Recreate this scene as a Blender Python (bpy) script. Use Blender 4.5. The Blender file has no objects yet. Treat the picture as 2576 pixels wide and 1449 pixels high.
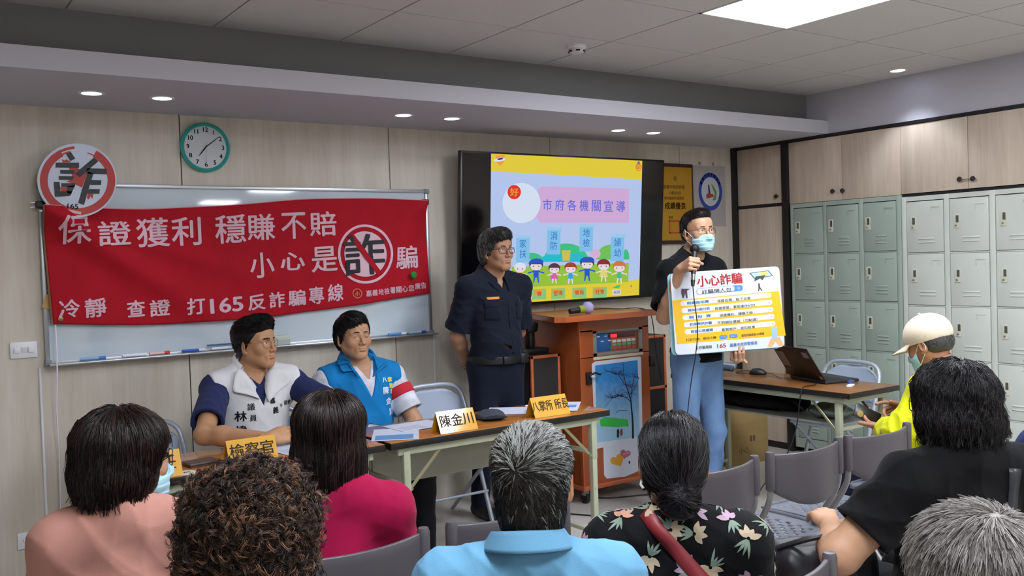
import bpy, bmesh, math, random
import numpy as np
from mathutils import Matrix, Vector, Euler
from mathutils.bvhtree import BVHTree
pi = math.pi
SC = bpy.context.scene
COL = SC.collection

# ------------------------------------------------------------------ camera, world, exposure
CAM_H = 1.512
yaw, pitch, roll = math.radians(34.656), math.radians(-1.670), math.radians(-1.879)
fw = Vector((math.sin(yaw) * math.cos(pitch), math.cos(yaw) * math.cos(pitch), math.sin(pitch)))
rt = Vector((math.cos(yaw), -math.sin(yaw), 0))
up = rt.cross(fw)
rt2 = rt * math.cos(roll) + up * math.sin(roll)
up2 = up * math.cos(roll) - rt * math.sin(roll)
cam = bpy.data.objects.new('camera', bpy.data.cameras.new('camera'))
COL.objects.link(cam)
cm = Matrix((rt2, up2, -fw)).transposed().to_4x4()
cm.translation = (0, 0, CAM_H)
cam.matrix_world = cm
cam.data.sensor_width = 36
cam.data.lens = 2327.0 / 2576 * 36
cam.data.clip_start = 0.05
SC.camera = cam
W_ = bpy.data.worlds.new('world')
SC.world = W_
W_.use_nodes = True
W_.node_tree.nodes['Background'].inputs[0].default_value = (0.60, 0.66, 0.75, 1)
W_.node_tree.nodes['Background'].inputs[1].default_value = 0.10
SC.view_settings.view_transform = 'Standard'
SC.view_settings.look = 'None'
SC.view_settings.gamma = 1
SC.view_settings.exposure = 0.0
SC.view_settings.use_curve_mapping = False

# ------------------------------------------------------------------ room constants
XR = 5.706     # face of the cupboards and lockers on the right
YW = 5.097     # board wall
ZC = 2.657     # tile ceiling
ZS = 2.353     # underside of the soffit
XL, YB = -0.9, -1.9
PANEL_E = 40.0
SPOT_W = 5.0

# ------------------------------------------------------------------ materials
def lin(c):
    if isinstance(c, str):
        c = c.lstrip('#'); c = [int(c[i:i + 2], 16) / 255 for i in (0, 2, 4)]
    return tuple((x / 12.92 if x <= .04045 else ((x + .055) / 1.055) ** 2.4) for x in c)

MATS = {}
def mat(name, col, rough=.5, metal=0, spec=.5, coat=0, emit=None, es=1, noise=None, bump=None, alpha=None, trans=0, sheen=0):
    """noise=(scale xyz, amount, detail), bump=(scale xyz, strength, distance)"""
    if name in MATS: return MATS[name]
    m = bpy.data.materials.new(name); m.use_nodes = True
    nt = m.node_tree; b = nt.nodes['Principled BSDF']
    c = lin(col)
    b.inputs['Base Color'].default_value = (*c, 1)
    b.inputs['Roughness'].default_value = rough
    b.inputs['Metallic'].default_value = metal
    b.inputs['Specular IOR Level'].default_value = spec
    b.inputs['Coat Weight'].default_value = coat
    b.inputs['Coat Roughness'].default_value = .05
    b.inputs['Transmission Weight'].default_value = trans
    b.inputs['Sheen Weight'].default_value = sheen
    if alpha is not None: b.inputs['Alpha'].default_value = alpha
    if emit is not None:
        b.inputs['Emission Color'].default_value = (*lin(emit), 1)
        b.inputs['Emission Strength'].default_value = es
    def coords(sc):
        tc = nt.nodes.new('ShaderNodeTexCoord'); mp = nt.nodes.new('ShaderNodeMapping')
        nt.links.new(tc.outputs['Object'], mp.inputs['Vector'])
        mp.inputs['Scale'].default_value = sc
        return mp.outputs['Vector']
    if noise:
        sc, amt, det = noise
        n = nt.nodes.new('ShaderNodeTexNoise'); n.inputs['Scale'].default_value = 1; n.inputs['Detail'].default_value = det
        nt.links.new(coords(sc), n.inputs['Vector'])
        r = nt.nodes.new('ShaderNodeValToRGB')
        r.color_ramp.elements[0].position = .3; r.color_ramp.elements[1].position = .7
        r.color_ramp.elements[0].color = (*[max(0, x * (1 - amt)) for x in c], 1)
        r.color_ramp.elements[1].color = (*[min(1, x * (1 + amt)) for x in c], 1)
        nt.links.new(n.outputs['Fac'], r.inputs['Fac']); nt.links.new(r.outputs['Color'], b.inputs['Base Color'])
    if bump:
        sc, st, ds = bump
        n = nt.nodes.new('ShaderNodeTexNoise'); n.inputs['Scale'].default_value = 1; n.inputs['Detail'].default_value = 3
        nt.links.new(coords(sc), n.inputs['Vector'])
        bp = nt.nodes.new('ShaderNodeBump'); bp.inputs['Strength'].default_value = st; bp.inputs['Distance'].default_value = ds
        nt.links.new(n.outputs['Fac'], bp.inputs['Height']); nt.links.new(bp.outputs['Normal'], b.inputs['Normal'])
    MATS[name] = m
    return m

def fabric(name, col, rough=.85, bs=.25):
    return mat(name, col, rough, spec=.15, sheen=.04, noise=((9, 9, 9), .06, 2), bump=((420, 420, 420), bs, .002))

# ------------------------------------------------------------------ objects
WM = {}
def props(o, label=None, cat=None, group=None, kind=None):
    for k, v in (('label', label), ('category', cat), ('group', group), ('kind', kind)):
        if v: o[k] = v
    return o

def thing(name, label, cat, loc=(0, 0, 0), rz=0, group=None, mtx=None):
    o = bpy.data.objects.new(name, None); COL.objects.link(o)
    o.empty_display_size = .1
    M = mtx if mtx is not None else Matrix.Translation(loc) @ Matrix.Rotation(rz, 4, 'Z')
    o.matrix_world = M; WM[o.name] = M.copy()
    return props(o, label, cat, group)

def link(name, me, mats, parent=None, smooth=35, world=False):
    """world=True: the mesh is in world coordinates and is moved into the parent's frame"""
    if mats is not None:
        for m in (mats if isinstance(mats, (list, tuple)) else [mats]): me.materials.append(m)
    o = bpy.data.objects.new(name, me); COL.objects.link(o)
    if parent is not None:
        o.parent = parent
        if world: me.transform(WM[parent.name].inverted())
        WM[o.name] = WM[parent.name].copy()
    else:
        WM[o.name] = Matrix.Identity(4)
    if smooth:
        me.shade_smooth()
        if smooth < 180: me.set_sharp_from_angle(angle=math.radians(smooth))
    return o

def np_mesh(name, V, F, mi=None):
    """V (n,3), F (m,k) with one k"""
    me = bpy.data.meshes.new(name)
    V = np.ascontiguousarray(V, np.float32); F = np.ascontiguousarray(F, np.int32)
    k = F.shape[1]
    me.vertices.add(len(V)); me.vertices.foreach_set('co', V.ravel())
    me.loops.add(F.size); me.loops.foreach_set('vertex_index', F.ravel())
    me.polygons.add(len(F)); me.polygons.foreach_set('loop_start', np.arange(0, F.size, k, dtype=np.int32))
    if mi is not None: me.polygons.foreach_set('material_index', np.ascontiguousarray(mi, np.int32))
    me.update(calc_edges=True); me.validate()
    return me

class MB:
    def __init__(s): s.bm = bmesh.new()
    def _f(s, vs, mi):
        try:
            f = s.bm.faces.new(vs); f.material_index = mi; return f
        except ValueError: return None
    def box(s, c, d, rot=None, bev=0, mi=0, seg=2):
        M = Matrix.Translation(c) @ (rot.to_4x4() if rot is not None else Matrix()) @ Matrix.Diagonal((*d, 1))
        r = bmesh.ops.create_cube(s.bm, size=1, matrix=M)
        fs = set(f for v in r['verts'] for f in v.link_faces)
        for f in fs: f.material_index = mi
        if bev:
            es = list(set(e for v in r['verts'] for e in v.link_edges))
            rr = bmesh.ops.bevel(s.bm, geom=es, offset=min(bev, min(d) * .49), segments=seg, affect='EDGES', profile=.5)
            for f in rr['faces']: f.material_index = mi
        return s
    def mm(s, lo, hi, bev=0, mi=0):
        return s.box([(a + b) / 2 for a, b in zip(lo, hi)], [abs(b - a) for a, b in zip(lo, hi)], None, bev, mi)
    def ring(s, c, ax, r, n, ref=None, ry=None):
        ax = Vector(ax).normalized()
        a = (Vector(ref) if ref is not None else Vector((0, 0, 1) if abs(ax.z) < .9 else (1, 0, 0)))
        u = (a - ax * a.dot(ax)).normalized(); v = ax.cross(u)
        ry = r if ry is None else ry
        return [s.bm.verts.new(Vector(c) + u * (math.cos(2 * pi * i / n) * r) + v * (math.sin(2 * pi * i / n) * ry)) for i in range(n)]
    def loft(s, rings, mi=0, cap=True, closed=False):
        n = len(rings[0])
        prs = list(zip(rings, rings[1:])) + ([(rings[-1], rings[0])] if closed else [])
        for A, B in prs:
            for i in range(n): s._f((A[i], A[(i + 1) % n], B[(i + 1) % n], B[i]), mi)
        if cap and not closed:
            s._f(list(reversed(rings[0])), mi); s._f(rings[-1], mi)
        return s
    def cyl(s, a, b, r, r2=None, n=20, mi=0, cap=True):
        a, b = Vector(a), Vector(b); r2 = r if r2 is None else r2
        return s.loft([s.ring(a, b - a, r, n), s.ring(b, b - a, r2, n)], mi, cap)
    def tube(s, pts, r, n=8, mi=0, closed=False, ry=None, ref=None):
        P = [Vector(p) for p in pts]; R = []
        m = len(P); prev = None
        for i, p in enumerate(P):
            if closed: t = P[(i + 1) % m] - P[i - 1]
            else: t = P[min(i + 1, m - 1)] - P[max(i - 1, 0)]
            t.normalize()
            if ref is not None: u = Vector(ref)
            elif prev is None: u = Vector((0, 0, 1)) if abs(t.z) < .9 else Vector((1, 0, 0))
            else: u = prev
            u = (u - t * u.dot(t)).normalized(); prev = u
            rr = r[i] if isinstance(r, (list, tuple)) else r
            R.append(s.ring(p, t, rr, n, u, ry))
        return s.loft(R, mi, True, closed)
    def lathe(s, prof, o=(0, 0, 0), ax=(0, 0, 1), n=32, mi=0, cap=True):
        ax = Vector(ax).normalized()
        return s.loft([s.ring(Vector(o) + ax * z, ax, max(r, 1e-5), n) for r, z in prof], mi, cap)
    def prism(s, poly, M, depth, mi=0):
        """poly in local xy, extruded along local z by depth"""
        A = [s.bm.verts.new(M @ Vector((x, y, 0))) for x, y in poly]
        B = [s.bm.verts.new(M @ Vector((x, y, depth))) for x, y in poly]
        n = len(poly)
        s._f(list(reversed(A)), mi); s._f(B, mi)
        for i in range(n): s._f((A[i], A[(i + 1) % n], B[(i + 1) % n], B[i]), mi)
        return s
    def flat(s, poly, M, z=0, mi=0):
        s._f([s.bm.verts.new(M @ Vector((x, y, z))) for x, y in poly], mi); return s
    def grid(s, fn, nu, nv, mi=0, closeu=False):
        V = [[s.bm.verts.new(fn(i / (nu if closeu else nu - 1), j / (nv - 1))) for j in range(nv)] for i in range(nu)]
        for i in range(nu if closeu else nu - 1):
            for j in range(nv - 1):
                a = (i + 1) % nu
                s._f((V[i][j], V[a][j], V[a][j + 1], V[i][j + 1]), mi)
        return s
    def sphere(s, c, r, mi=0, nu=20, nv=12, M=None):
        r = (r, r, r) if not hasattr(r, '__len__') else r
        MM = Matrix.Translation(c) @ (M.to_4x4() if M is not None else Matrix()) @ Matrix.Diagonal((*r, 1))
        g = bmesh.ops.create_uvsphere(s.bm, u_segments=nu, v_segments=nv, radius=1, matrix=MM)
        for f in set(f for v in g['verts'] for f in v.link_faces): f.material_index = mi
        return s
    def build(s, name, mats, parent=None, smooth=35, world=False, fixn=True):
        if fixn: bmesh.ops.recalc_face_normals(s.bm, faces=s.bm.faces[:])
        me = bpy.data.meshes.new(name); s.bm.to_mesh(me); s.bm.free()
        return link(name, me, mats, parent, smooth, world)

def rrect(w, h, r, n=6, cx=0, cy=0):
    P = []
    for qx, qy, a0 in ((1, 1, 0), (-1, 1, 90), (-1, -1, 180), (1, -1, 270)):
        for i in range(n + 1):
            a = math.radians(a0 + 90 * i / n)
            P.append((cx + qx * (w / 2 - r) + r * math.cos(a), cy + qy * (h / 2 - r) + r * math.sin(a)))
    return P

def circ(r, n=32, cx=0, cy=0, ry=None, a0=0, a1=360):
    ry = r if ry is None else ry
    full = abs(a1 - a0) >= 360
    m = n if full else n + 1
    return [(cx + r * math.cos(math.radians(a0 + (a1 - a0) * i / n)), cy + ry * math.sin(math.radians(a0 + (a1 - a0) * i / n))) for i in range(m)]

def frame(o, x, y):
    """matrix with local x, y axes and z = x cross y"""
    x = Vector(x).normalized(); y = Vector(y); y = (y - x * y.dot(x)).normalized(); z = x.cross(y)
    M = Matrix((x, y, z)).transposed().to_4x4(); M.translation = o
    return M

_font = [None]
def text_mesh(body, size, weight=0.0, align='CENTER', sx=1.0):
    if _font[0] is None: _font[0] = bpy.data.fonts.load('<builtin>')
    cu = bpy.data.curves.new('txt', 'FONT'); cu.body = body; cu.size = size
    cu.font = _font[0]; cu.align_x = align; cu.align_y = 'CENTER'; cu.resolution_u = 3
    cu.fill_mode = 'BOTH'
    ob = bpy.data.objects.new('txt', cu); COL.objects.link(ob)
    bpy.context.view_layer.update()
    me = bpy.data.meshes.new_from_object(ob)
    bpy.data.objects.remove(ob); bpy.data.curves.remove(cu)
    if weight and len(me.polygons):      # bolder strokes: shifted copies of the glyph outline
        bm = bmesh.new(); bm.from_mesh(me); w = weight
        base = bm.copy(); bm.clear(); tmp = bpy.data.meshes.new('tmp')
        for dx, dy in ((-w, 0), (w, 0), (0, w * .8), (0, -w * .8)):
            b2 = base.copy(); bmesh.ops.translate(b2, verts=b2.verts, vec=(dx, dy, 0)); b2.to_mesh(tmp); b2.free(); bm.from_mesh(tmp)
        bm.to_mesh(me); bm.free(); base.free(); bpy.data.meshes.remove(tmp)
    if sx != 1: me.transform(Matrix.Diagonal((sx, 1, 1, 1)))
    return me

def text(name, body, size, m, M, parent=None, weight=0.0, align='CENTER', sx=1.0, world=False, mapfn=None, z=.0008):
    me = text_mesh(body, size, weight, align, sx)
    if mapfn:
        for v in me.vertices: v.co = mapfn(v.co)
    else:
        me.transform(M @ Matrix.Translation((0, 0, z)))
    me.materials.clear()
    return link(name, me, m, parent, 0, world)

def proj_map(M, bvh, off=.0012, far=.5):
    """map text plane points onto a mesh by rays along -local z of M"""
    d = (M.to_3x3() @ Vector((0, 0, -1))).normalized()
    def f(co):
        p = M @ Vector((co.x, co.y, 0))
        h = bvh.ray_cast(p - d * far, d, far * 2)
        return (h[0] - d * off) if h[0] is not None else p
    return f
# ------------------------------------------------------------------ implicit surfaces
def smin(a, b, k):
    if k <= 0: return np.minimum(a, b)
    h = np.maximum(k - np.abs(a - b), 0) / k
    return np.minimum(a, b) - h * h * k * .25

class SDF:
    def __init__(s, lo, hi, h):
        s.h = h; s.lo = np.array(lo, float) - 3 * h
        s.n = (np.ceil((np.array(hi, float) + 3 * h - s.lo) / h)).astype(int) + 1
        s.g = np.full(tuple(s.n), 1.0, np.float32)
    def reg(s, lo, hi):
        a = np.clip(np.floor((np.array(lo) - s.lo) / s.h).astype(int), 0, s.n - 1)
        b = np.clip(np.ceil((np.array(hi) - s.lo) / s.h).astype(int) + 1, 1, s.n)
        if np.any(b <= a): return None, None
        ax = [(s.lo[i] + s.h * np.arange(a[i], b[i])).astype(np.float32) for i in range(3)]
        return tuple(slice(a[i], b[i]) for i in range(3)), (ax[0][:, None, None], ax[1][None, :, None], ax[2][None, None, :])
    def put(s, prim, k=0., sub=False, grow=0.):
        f, lo, hi = prim
        m = k + grow + 3 * s.h
        sl, P = s.reg(np.array(lo) - m, np.array(hi) + m)
        if sl is None: return s
        d = f(P) - grow
        s.g[sl] = -smin(-s.g[sl], d, k) if sub else smin(s.g[sl], d, k)
        return s
    def warp(s, fn, lo=None, hi=None):
        """add a displacement field near the surface"""
        sl, P = s.reg(s.lo if lo is None else lo, s.lo + s.n * s.h if hi is None else hi)
        if sl is not None: s.g[sl] = s.g[sl] + fn(P)
        return s
    def mesh(s):
        g = s.g; I = g < 0
        c = [I[dx:I.shape[0] - 1 + dx, dy:I.shape[1] - 1 + dy, dz:I.shape[2] - 1 + dz] for dx in (0, 1) for dy in (0, 1) for dz in (0, 1)]
        any_ = c[0].copy(); all_ = c[0].copy()
        for q in c[1:]: any_ |= q; all_ &= q
        act = any_ & ~all_
        idx = np.argwhere(act); n = len(idx)
        vid = np.full(act.shape, -1, np.int32); vid[act] = np.arange(n)
        cor = [(dx, dy, dz) for dx in (0, 1) for dy in (0, 1) for dz in (0, 1)]
        val = np.stack([g[idx[:, 0] + a, idx[:, 1] + b, idx[:, 2] + c_] for a, b, c_ in cor], 1)
        acc = np.zeros((n, 3)); cnt = np.zeros(n)
        for i in range(8):
            for j in range(i + 1, 8):
                df = np.array(cor[j]) - np.array(cor[i])
                if np.abs(df).sum() != 1: continue
                a, b = val[:, i], val[:, j]
                x = (a < 0) != (b < 0)
                t = np.where(x, a / np.where(x, a - b, 1), 0)
                acc += np.where(x[:, None], np.array(cor[i])[None] + t[:, None] * df[None], 0); cnt += x
        V = (idx + acc / cnt[:, None]) * s.h + s.lo
        Fs = []
        for ax in range(3):
            o = [k for k in range(3) if k != ax]
            sh = [slice(None)] * 3; sh2 = [slice(None)] * 3
            sh[ax] = slice(0, -1); sh2[ax] = slice(1, None)
            A, B = I[tuple(sh)], I[tuple(sh2)]
            for flip in (False, True):
                E_ = (A & ~B) if not flip else (~A & B)
                e = np.argwhere(E_)
                if not len(e): continue
                e = e[(e[:, o[0]] > 0) & (e[:, o[1]] > 0) & (e[:, o[0]] < I.shape[o[0]] - 1) & (e[:, o[1]] < I.shape[o[1]] - 1)]
                def at(d0, d1):
                    q = e.copy(); q[:, o[0]] += d0; q[:, o[1]] += d1
                    return vid[q[:, 0], q[:, 1], q[:, 2]]
                q = np.stack([at(-1, -1), at(0, -1), at(0, 0), at(-1, 0)], 1)
                if (ax == 1) != flip: q = q[:, ::-1]
                Fs.append(q)
        F = np.concatenate(Fs); F = F[(F >= 0).all(1)]
        return V, F

def _len(x, y, z): return np.sqrt(x * x + y * y + z * z)

def ell(c, r, rot=None):
    c = [float(v) for v in c]; r = [float(v) for v in r]
    R = np.array(rot.to_3x3()).T if rot is not None else None   # world -> local
    def f(P):
        x, y, z = P[0] - c[0], P[1] - c[1], P[2] - c[2]
        if R is not None: x, y, z = [R[i, 0] * x + R[i, 1] * y + R[i, 2] * z for i in range(3)]
        k0 = _len(x / r[0], y / r[1], z / r[2]); k1 = _len(x / r[0] ** 2, y / r[1] ** 2, z / r[2] ** 2)
        return (k0 * (k0 - 1) / np.maximum(k1, 1e-6)).astype(np.float32)
    m = max(r)
    ext = np.array(r) if R is None else np.sqrt(((R.T * np.array(r)[None]) ** 2).sum(1))
    return f, np.array(c) - ext, np.array(c) + ext

def cone(a, b, r1, r2=None, fl=None):
    """tapered capsule; fl=(axis vector, factor) squeezes the section along an axis"""
    a = np.array(a, float); b = np.array(b, float); r2 = r1 if r2 is None else r2
    ba = b - a; L2 = float(ba @ ba) or 1e-9
    def f(P):
        x, y, z = P[0] - a[0], P[1] - a[1], P[2] - a[2]
        h = np.clip((x * ba[0] + y * ba[1] + z * ba[2]) / L2, 0, 1)
        dx, dy, dz = x - h * ba[0], y - h * ba[1], z - h * ba[2]
        if fl is not None:
            u, q = fl; w = (dx * u[0] + dy * u[1] + dz * u[2]) * (1 / q - 1)
            dx, dy, dz = dx + w * u[0], dy + w * u[1], dz + w * u[2]
        return (_len(dx, dy, dz) - (r1 + (r2 - r1) * h)).astype(np.float32)
    m = max(r1, r2)
    return f, np.minimum(a, b) - m, np.maximum(a, b) + m

def obox(c, half, rot=None, r=0.0):
    c = [float(v) for v in c]
    R = np.array(rot.to_3x3()).T if rot is not None else np.eye(3)
    def f(P):
        x, y, z = P[0] - c[0], P[1] - c[1], P[2] - c[2]
        q = [np.abs(R[i, 0] * x + R[i, 1] * y + R[i, 2] * z) - (half[i] - r) for i in range(3)]
        return (_len(*[np.maximum(v, 0) for v in q]) + np.minimum(np.maximum(q[0], np.maximum(q[1], q[2])), 0) - r).astype(np.float32)
    m = np.abs(R.T) @ np.array(half)
    return f, np.array(c) - m, np.array(c) + m

def half(p, n, ext=1.5):
    """half space: inside where (x-p).n < 0 (used for cutting, local to ext)"""
    p = np.array(p, float); n = np.array(n, float); n = n / np.linalg.norm(n)
    def f(P): return ((P[0] - p[0]) * n[0] + (P[1] - p[1]) * n[1] + (P[2] - p[2]) * n[2]).astype(np.float32) + 0 * (P[0] + P[1] + P[2])
    return f, p - ext, p + ext

def xf(M, p): return M @ Vector(p)

def join_np(parts):
    V = []; F = []; n = 0
    for v, f in parts: V.append(v); F.append(f + n); n += len(v)
    return np.concatenate(V), np.concatenate(F)

def vnormals(V, F):
    a, b, c = V[F[:, 0]], V[F[:, 1]], V[F[:, 2]]
    d = V[F[:, 3]] if F.shape[1] > 3 else c
    fn = np.cross(c - a, d - b)
    N = np.zeros_like(V)
    for k in range(F.shape[1]): np.add.at(N, F[:, k], fn)
    return N / np.maximum(np.linalg.norm(N, axis=1, keepdims=True), 1e-12)

# ------------------------------------------------------------------ head, hands
EYE = {}
def head_prims(S, M, sex='m', fat=1.0, ears=True, face=True, lid=.0042, mouth=0.0):
    """head in its own frame: +y face, +z up, x to the person's right; M maps it into the body frame"""
    R = M.to_3x3(); q = lambda *p: M @ Vector(p)
    e = lambda c, r, k=.01, sub=False, rot=None: S.put(ell(q(*c), r, R @ rot if rot is not None else R), k, sub)
    c = lambda a, b, r1, r2, k=.01, sub=False: S.put(cone(q(*a), q(*b), r1, r2), k, sub)
    e((0, -.012, .040), (.076 * fat, .093, .083), 0)
    e((0, .022, -.020), (.062 * fat, .067, .088), .03)
    for s in (-1, 1):
        c((s * .049 * fat, -.004, -.045), (s * .020, .060, -.092), .019 * fat, .017, .03)
    e((0, .064, -.096), (.024, .020, .018), .022)
    if face:
        e((0, .050, .045), (.056, .040, .045), .02)
        for s in (-1, 1):
            e((s * .043, .056, -.022), (.024 * fat, .024, .024), .02)
            c((s * .016, .0815, .0235), (s * .044, .068, .0215), .0085, .007, .012)
            e((s * .0315, .091, .003), (.017, .0115, .0105), .012, True)
            e((s * .0315, .0695, .004), (.0150, .0150, .0135), .004)
            e((s * .0315, .0835, .0035), (.0132, .0066, lid * .98), .0014, True)
            e((s * .0315, .078, -.010), (.014, .008, .006), .006)
        c((0, .083, .014), (0, .101, -.026), .0065, .0085, .010)
        e((0, .1035, -.0315), (.0105, .0095, .0085), .006)
        for s in (-1, 1):
            e((s * .0125, .0935, -.034), (.0075, .0095, .0070), .005)
            e((s * .0065, .0995, -.0405), (.0034, .0050, .0030), .002, True)
        e((0, .075, -.062), (.029, .016, .023), .016)
        rm = Matrix.Identity(3)
        e((0, .0905, -.0565), (.0215, .0052, .0046), .004)
        e((0, .0895, -.0662), (.0180, .0056, .0054), .004)
        e((0, .0965, -.0612), (.0240, .0066, .0011), .0015, True)
        e((0, .087, -.078), (.016, .006, .004), .008, True)
        for s in (-1, 1): e((s * .0225, .0905, -.0592), (.0035, .0040, .0016), .003, True)
    if ears:
        for s in (-1, 1):
            rz = Matrix.Rotation(s * -.55, 3, 'Z') @ Matrix.Rotation(-.15, 3, 'X')
            e((s * .0800 * fat, -.014, -.008), (.0065, .0170, .0305), .006, False, rz)
            e((s * .0870 * fat, -.008, -.005), (.0040, .0095, .0190), .003, True, rz)
            e((s * .078 * fat, -.004, -.034), (.0055, .0085, .0090), .004, False, rz)

def hand_prims(S, M, side, curl=(.25, .3, .35, .4), spread=.06, thumb=(.5, .5, .3), k=.006, scale=1.0):
    """hand frame: origin wrist, +y to the fingers, palm faces -z, thumb on the +x*side side"""
    sc = scale; q = lambda x, y, z: M @ Vector((x * side * sc, y * sc, z * sc))
    S.put(cone(q(.0, -.03, 0), q(0, .012, 0), .0255 * sc, .026 * sc, (M.to_3x3() @ Vector((0, 0, 1)), .78)), .01)
    kn = [(.030, .088, .0), (.0105, .093, .003), (-.0095, .089, .002), (-.028, .080, -.002)]
    for (x, y, z) in kn:
        S.put(cone(q(x * .55, .015, 0), q(x, y, z), .0135 * sc, .0108 * sc), .012)
    S.put(ell(q(0, .05, -.006), (.036 * sc, .042 * sc, .012 * sc), M.to_3x3()), .012)
    L = [(.044, .025, .021), (.049, .029, .022), (.045, .027, .021), (.035, .020, .019)]
    tips = []
    for i, (x, y, z) in enumerate(kn):
        cu = curl[i]; cu = (cu, cu, cu * .8) if not hasattr(cu, '__len__') else cu
        sp = spread * (1.5 - i)
        p = Vector((x, y, z)); a = 0; r = .0098 if i < 3 else .0086
        for j in range(3):
            a += cu[j]
            d = Vector((math.sin(sp) * math.cos(a), math.cos(sp) * math.cos(a), -math.sin(a)))
            p2 = p + d * L[i][j]; r2 = r - .0009
            S.put(cone(q(*p), q(*p2), r * sc, r2 * sc), k if j == 0 else .002)
            p, r = p2, r2
        tips.append((q(*p), r * sc))
    # thumb: base near the wrist on the side, angled out
    t0 = Vector((.020, .022, -.006)); ta, tb, tc = thumb       # out angle, down angle, bend
    d = Vector((math.sin(ta), math.cos(ta) * math.cos(tb), -math.cos(ta) * math.sin(tb) * 1.0)).normalized()
    p1 = t0 + d * .042
    S.put(cone(q(*t0), q(*p1), .0155 * sc, .0118 * sc), .012)
    d2 = (d + Vector((-.55 * tc, .25 * tc, -.45 * tc))).normalized(); p2 = p1 + d2 * .032
    S.put(cone(q(*p1), q(*p2), .0112 * sc, .0102 * sc), .004)
    d3 = (d2 + Vector((-.4 * tc, .2 * tc, -.3 * tc))).normalized(); p3 = p2 + d3 * .026
    S.put(cone(q(*p2), q(*p3), .0103 * sc, .0086 * sc), .002)
    tips.append((q(*p3), .0086 * sc))
    return tips
# ------------------------------------------------------------------ people
from types import SimpleNamespace as NS
HS = random.Random(7)

def build_sdf(S, name, mats, parent, extra=None, smooth=180, mi=None):
    V, F = S.mesh()
    if extra: V, F = join_np([(V, F)] + extra)
    return link(name, np_mesh(name, V, F, mi), mats, parent, smooth)

def folds(seed, amp, sc=1.0, lo=None, hi=None):
    r = random.Random(seed)
    ws = [(Vector((r.uniform(-1, 1), r.uniform(-.6, .6), r.uniform(-1, 1))).normalized() * r.uniform(16, 52) * sc, r.uniform(0, 6), r.uniform(.4, 1)) for _ in range(7)]
    def f(P):
        o = 0
        wx = .05 * np.sin(9 * P[2] + seed) + .03 * np.sin(14 * P[1] + 2 * seed)
        for k, ph, a in ws:
            s = np.sin(k[0] * (P[0] + wx) + k[1] * P[1] + k[2] * (P[2] + wx) + ph)
            o = o + a * (np.abs(s) ** .6 - .65) * (1 + .6 * np.sin(6 * P[2] + 5 * P[0] + k[0]))
        return (amp * np.minimum(o / 2.2, .75)).astype(np.float32)
    return f

def torso(S, J, g=0., k=.05, low=True, legs=False):
    w, d = J.w, J.d
    n, c = Vector(J.neck), Vector(J.chest)
    S.put(ell(c, (J.sw * .90, .120 * d, .170)), k, grow=g)
    L, R = Vector(J.sh[0]), Vector(J.sh[1])
    S.put(cone(L, R, .060 * d, .060 * d), k, grow=g)
    for q in (L, R): S.put(cone(n + Vector((0, -.012, .012)), q + Vector((0, 0, .012)), .050, .048), .04, grow=g)
    if low:
        S.put(ell(Vector(J.belly), (.150 * w, .122 * d * J.bel, .165)), k, grow=g)
        S.put(ell(Vector(J.pelvis), (.168 * w, .128 * d, .120)), k, grow=g)

def jnt(**kw):
    """seated audience pose by default: head top height H, everything in the person's own frame"""
    H = kw.get('H', 1.17); sit = kw.get('sit', True)
    J = NS(H=H, w=1., d=1., sw=.178, bel=1., face=False, sex='m', fat=1., hr=(0, 0, 0), ho=(0, 0), hand=True, ears=True, r=1.0, lid=.0042)
    for k, v in kw.items(): setattr(J, k, v)
    zc = H - .115
    J.head = Matrix.Translation((J.ho[0], J.ho[1], zc - .012)) @ Euler([math.radians(a) for a in J.hr], 'ZXY' if 0 else 'XYZ').to_matrix().to_4x4()
    if not hasattr(J, 'neck'): J.neck = (0, -.02, H - .275)
    zs = J.neck[2] - .045
    if not hasattr(J, 'sh'): J.sh = [(-J.sw, -.02, zs), (J.sw, -.02, zs)]
    if not hasattr(J, 'chest'): J.chest = (0, .005, zs - .13)
    if sit:
        zp = .55
        if not hasattr(J, 'belly'): J.belly = (0, .0, (zs - .13 + zp) / 2 - .03)
        if not hasattr(J, 'pelvis'): J.pelvis = (0, -.02, zp)
        if not hasattr(J, 'el'): J.el = [(-J.sw - .045, .04, zs - .27), (J.sw + .045, .04, zs - .27)]
        if not hasattr(J, 'wr'): J.wr = [(-.10, .22, .64), (.10, .22, .64)]
        if not hasattr(J, 'hip'): J.hip = [(-.09, .02, .53), (.09, .02, .53)]
        if not hasattr(J, 'kn'): J.kn = [(-.12, .43, .50), (.12, .43, .50)]
        if not hasattr(J, 'an'): J.an = [(-.12, .42, .09), (.12, .42, .09)]
    else:
        zp = H * .53
        if not hasattr(J, 'belly'): J.belly = (0, .01, zp + .16)
        if not hasattr(J, 'pelvis'): J.pelvis = (0, 0, zp)
        if not hasattr(J, 'hip'): J.hip = [(-.09, 0, zp - .05), (.09, 0, zp - .05)]
        if not hasattr(J, 'kn'): J.kn = [(-.11, .02, .48), (.11, .02, .48)]
        if not hasattr(J, 'an'): J.an = [(-.12, -.02, .09), (.12, -.02, .09)]
    return J

def hframe(w, el, fingers=None, palm=(0, 0, -1)):
    """hand matrix: +y along the fingers, +z out of the back of the hand"""
    y = (Vector(fingers) if fingers is not None else Vector(w) - Vector(el)).normalized()
    z = -Vector(palm); z = (z - y * z.dot(y)).normalized(); x = y.cross(z)
    M = Matrix((x, y, z)).transposed().to_4x4(); M.translation = w
    return M

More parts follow.
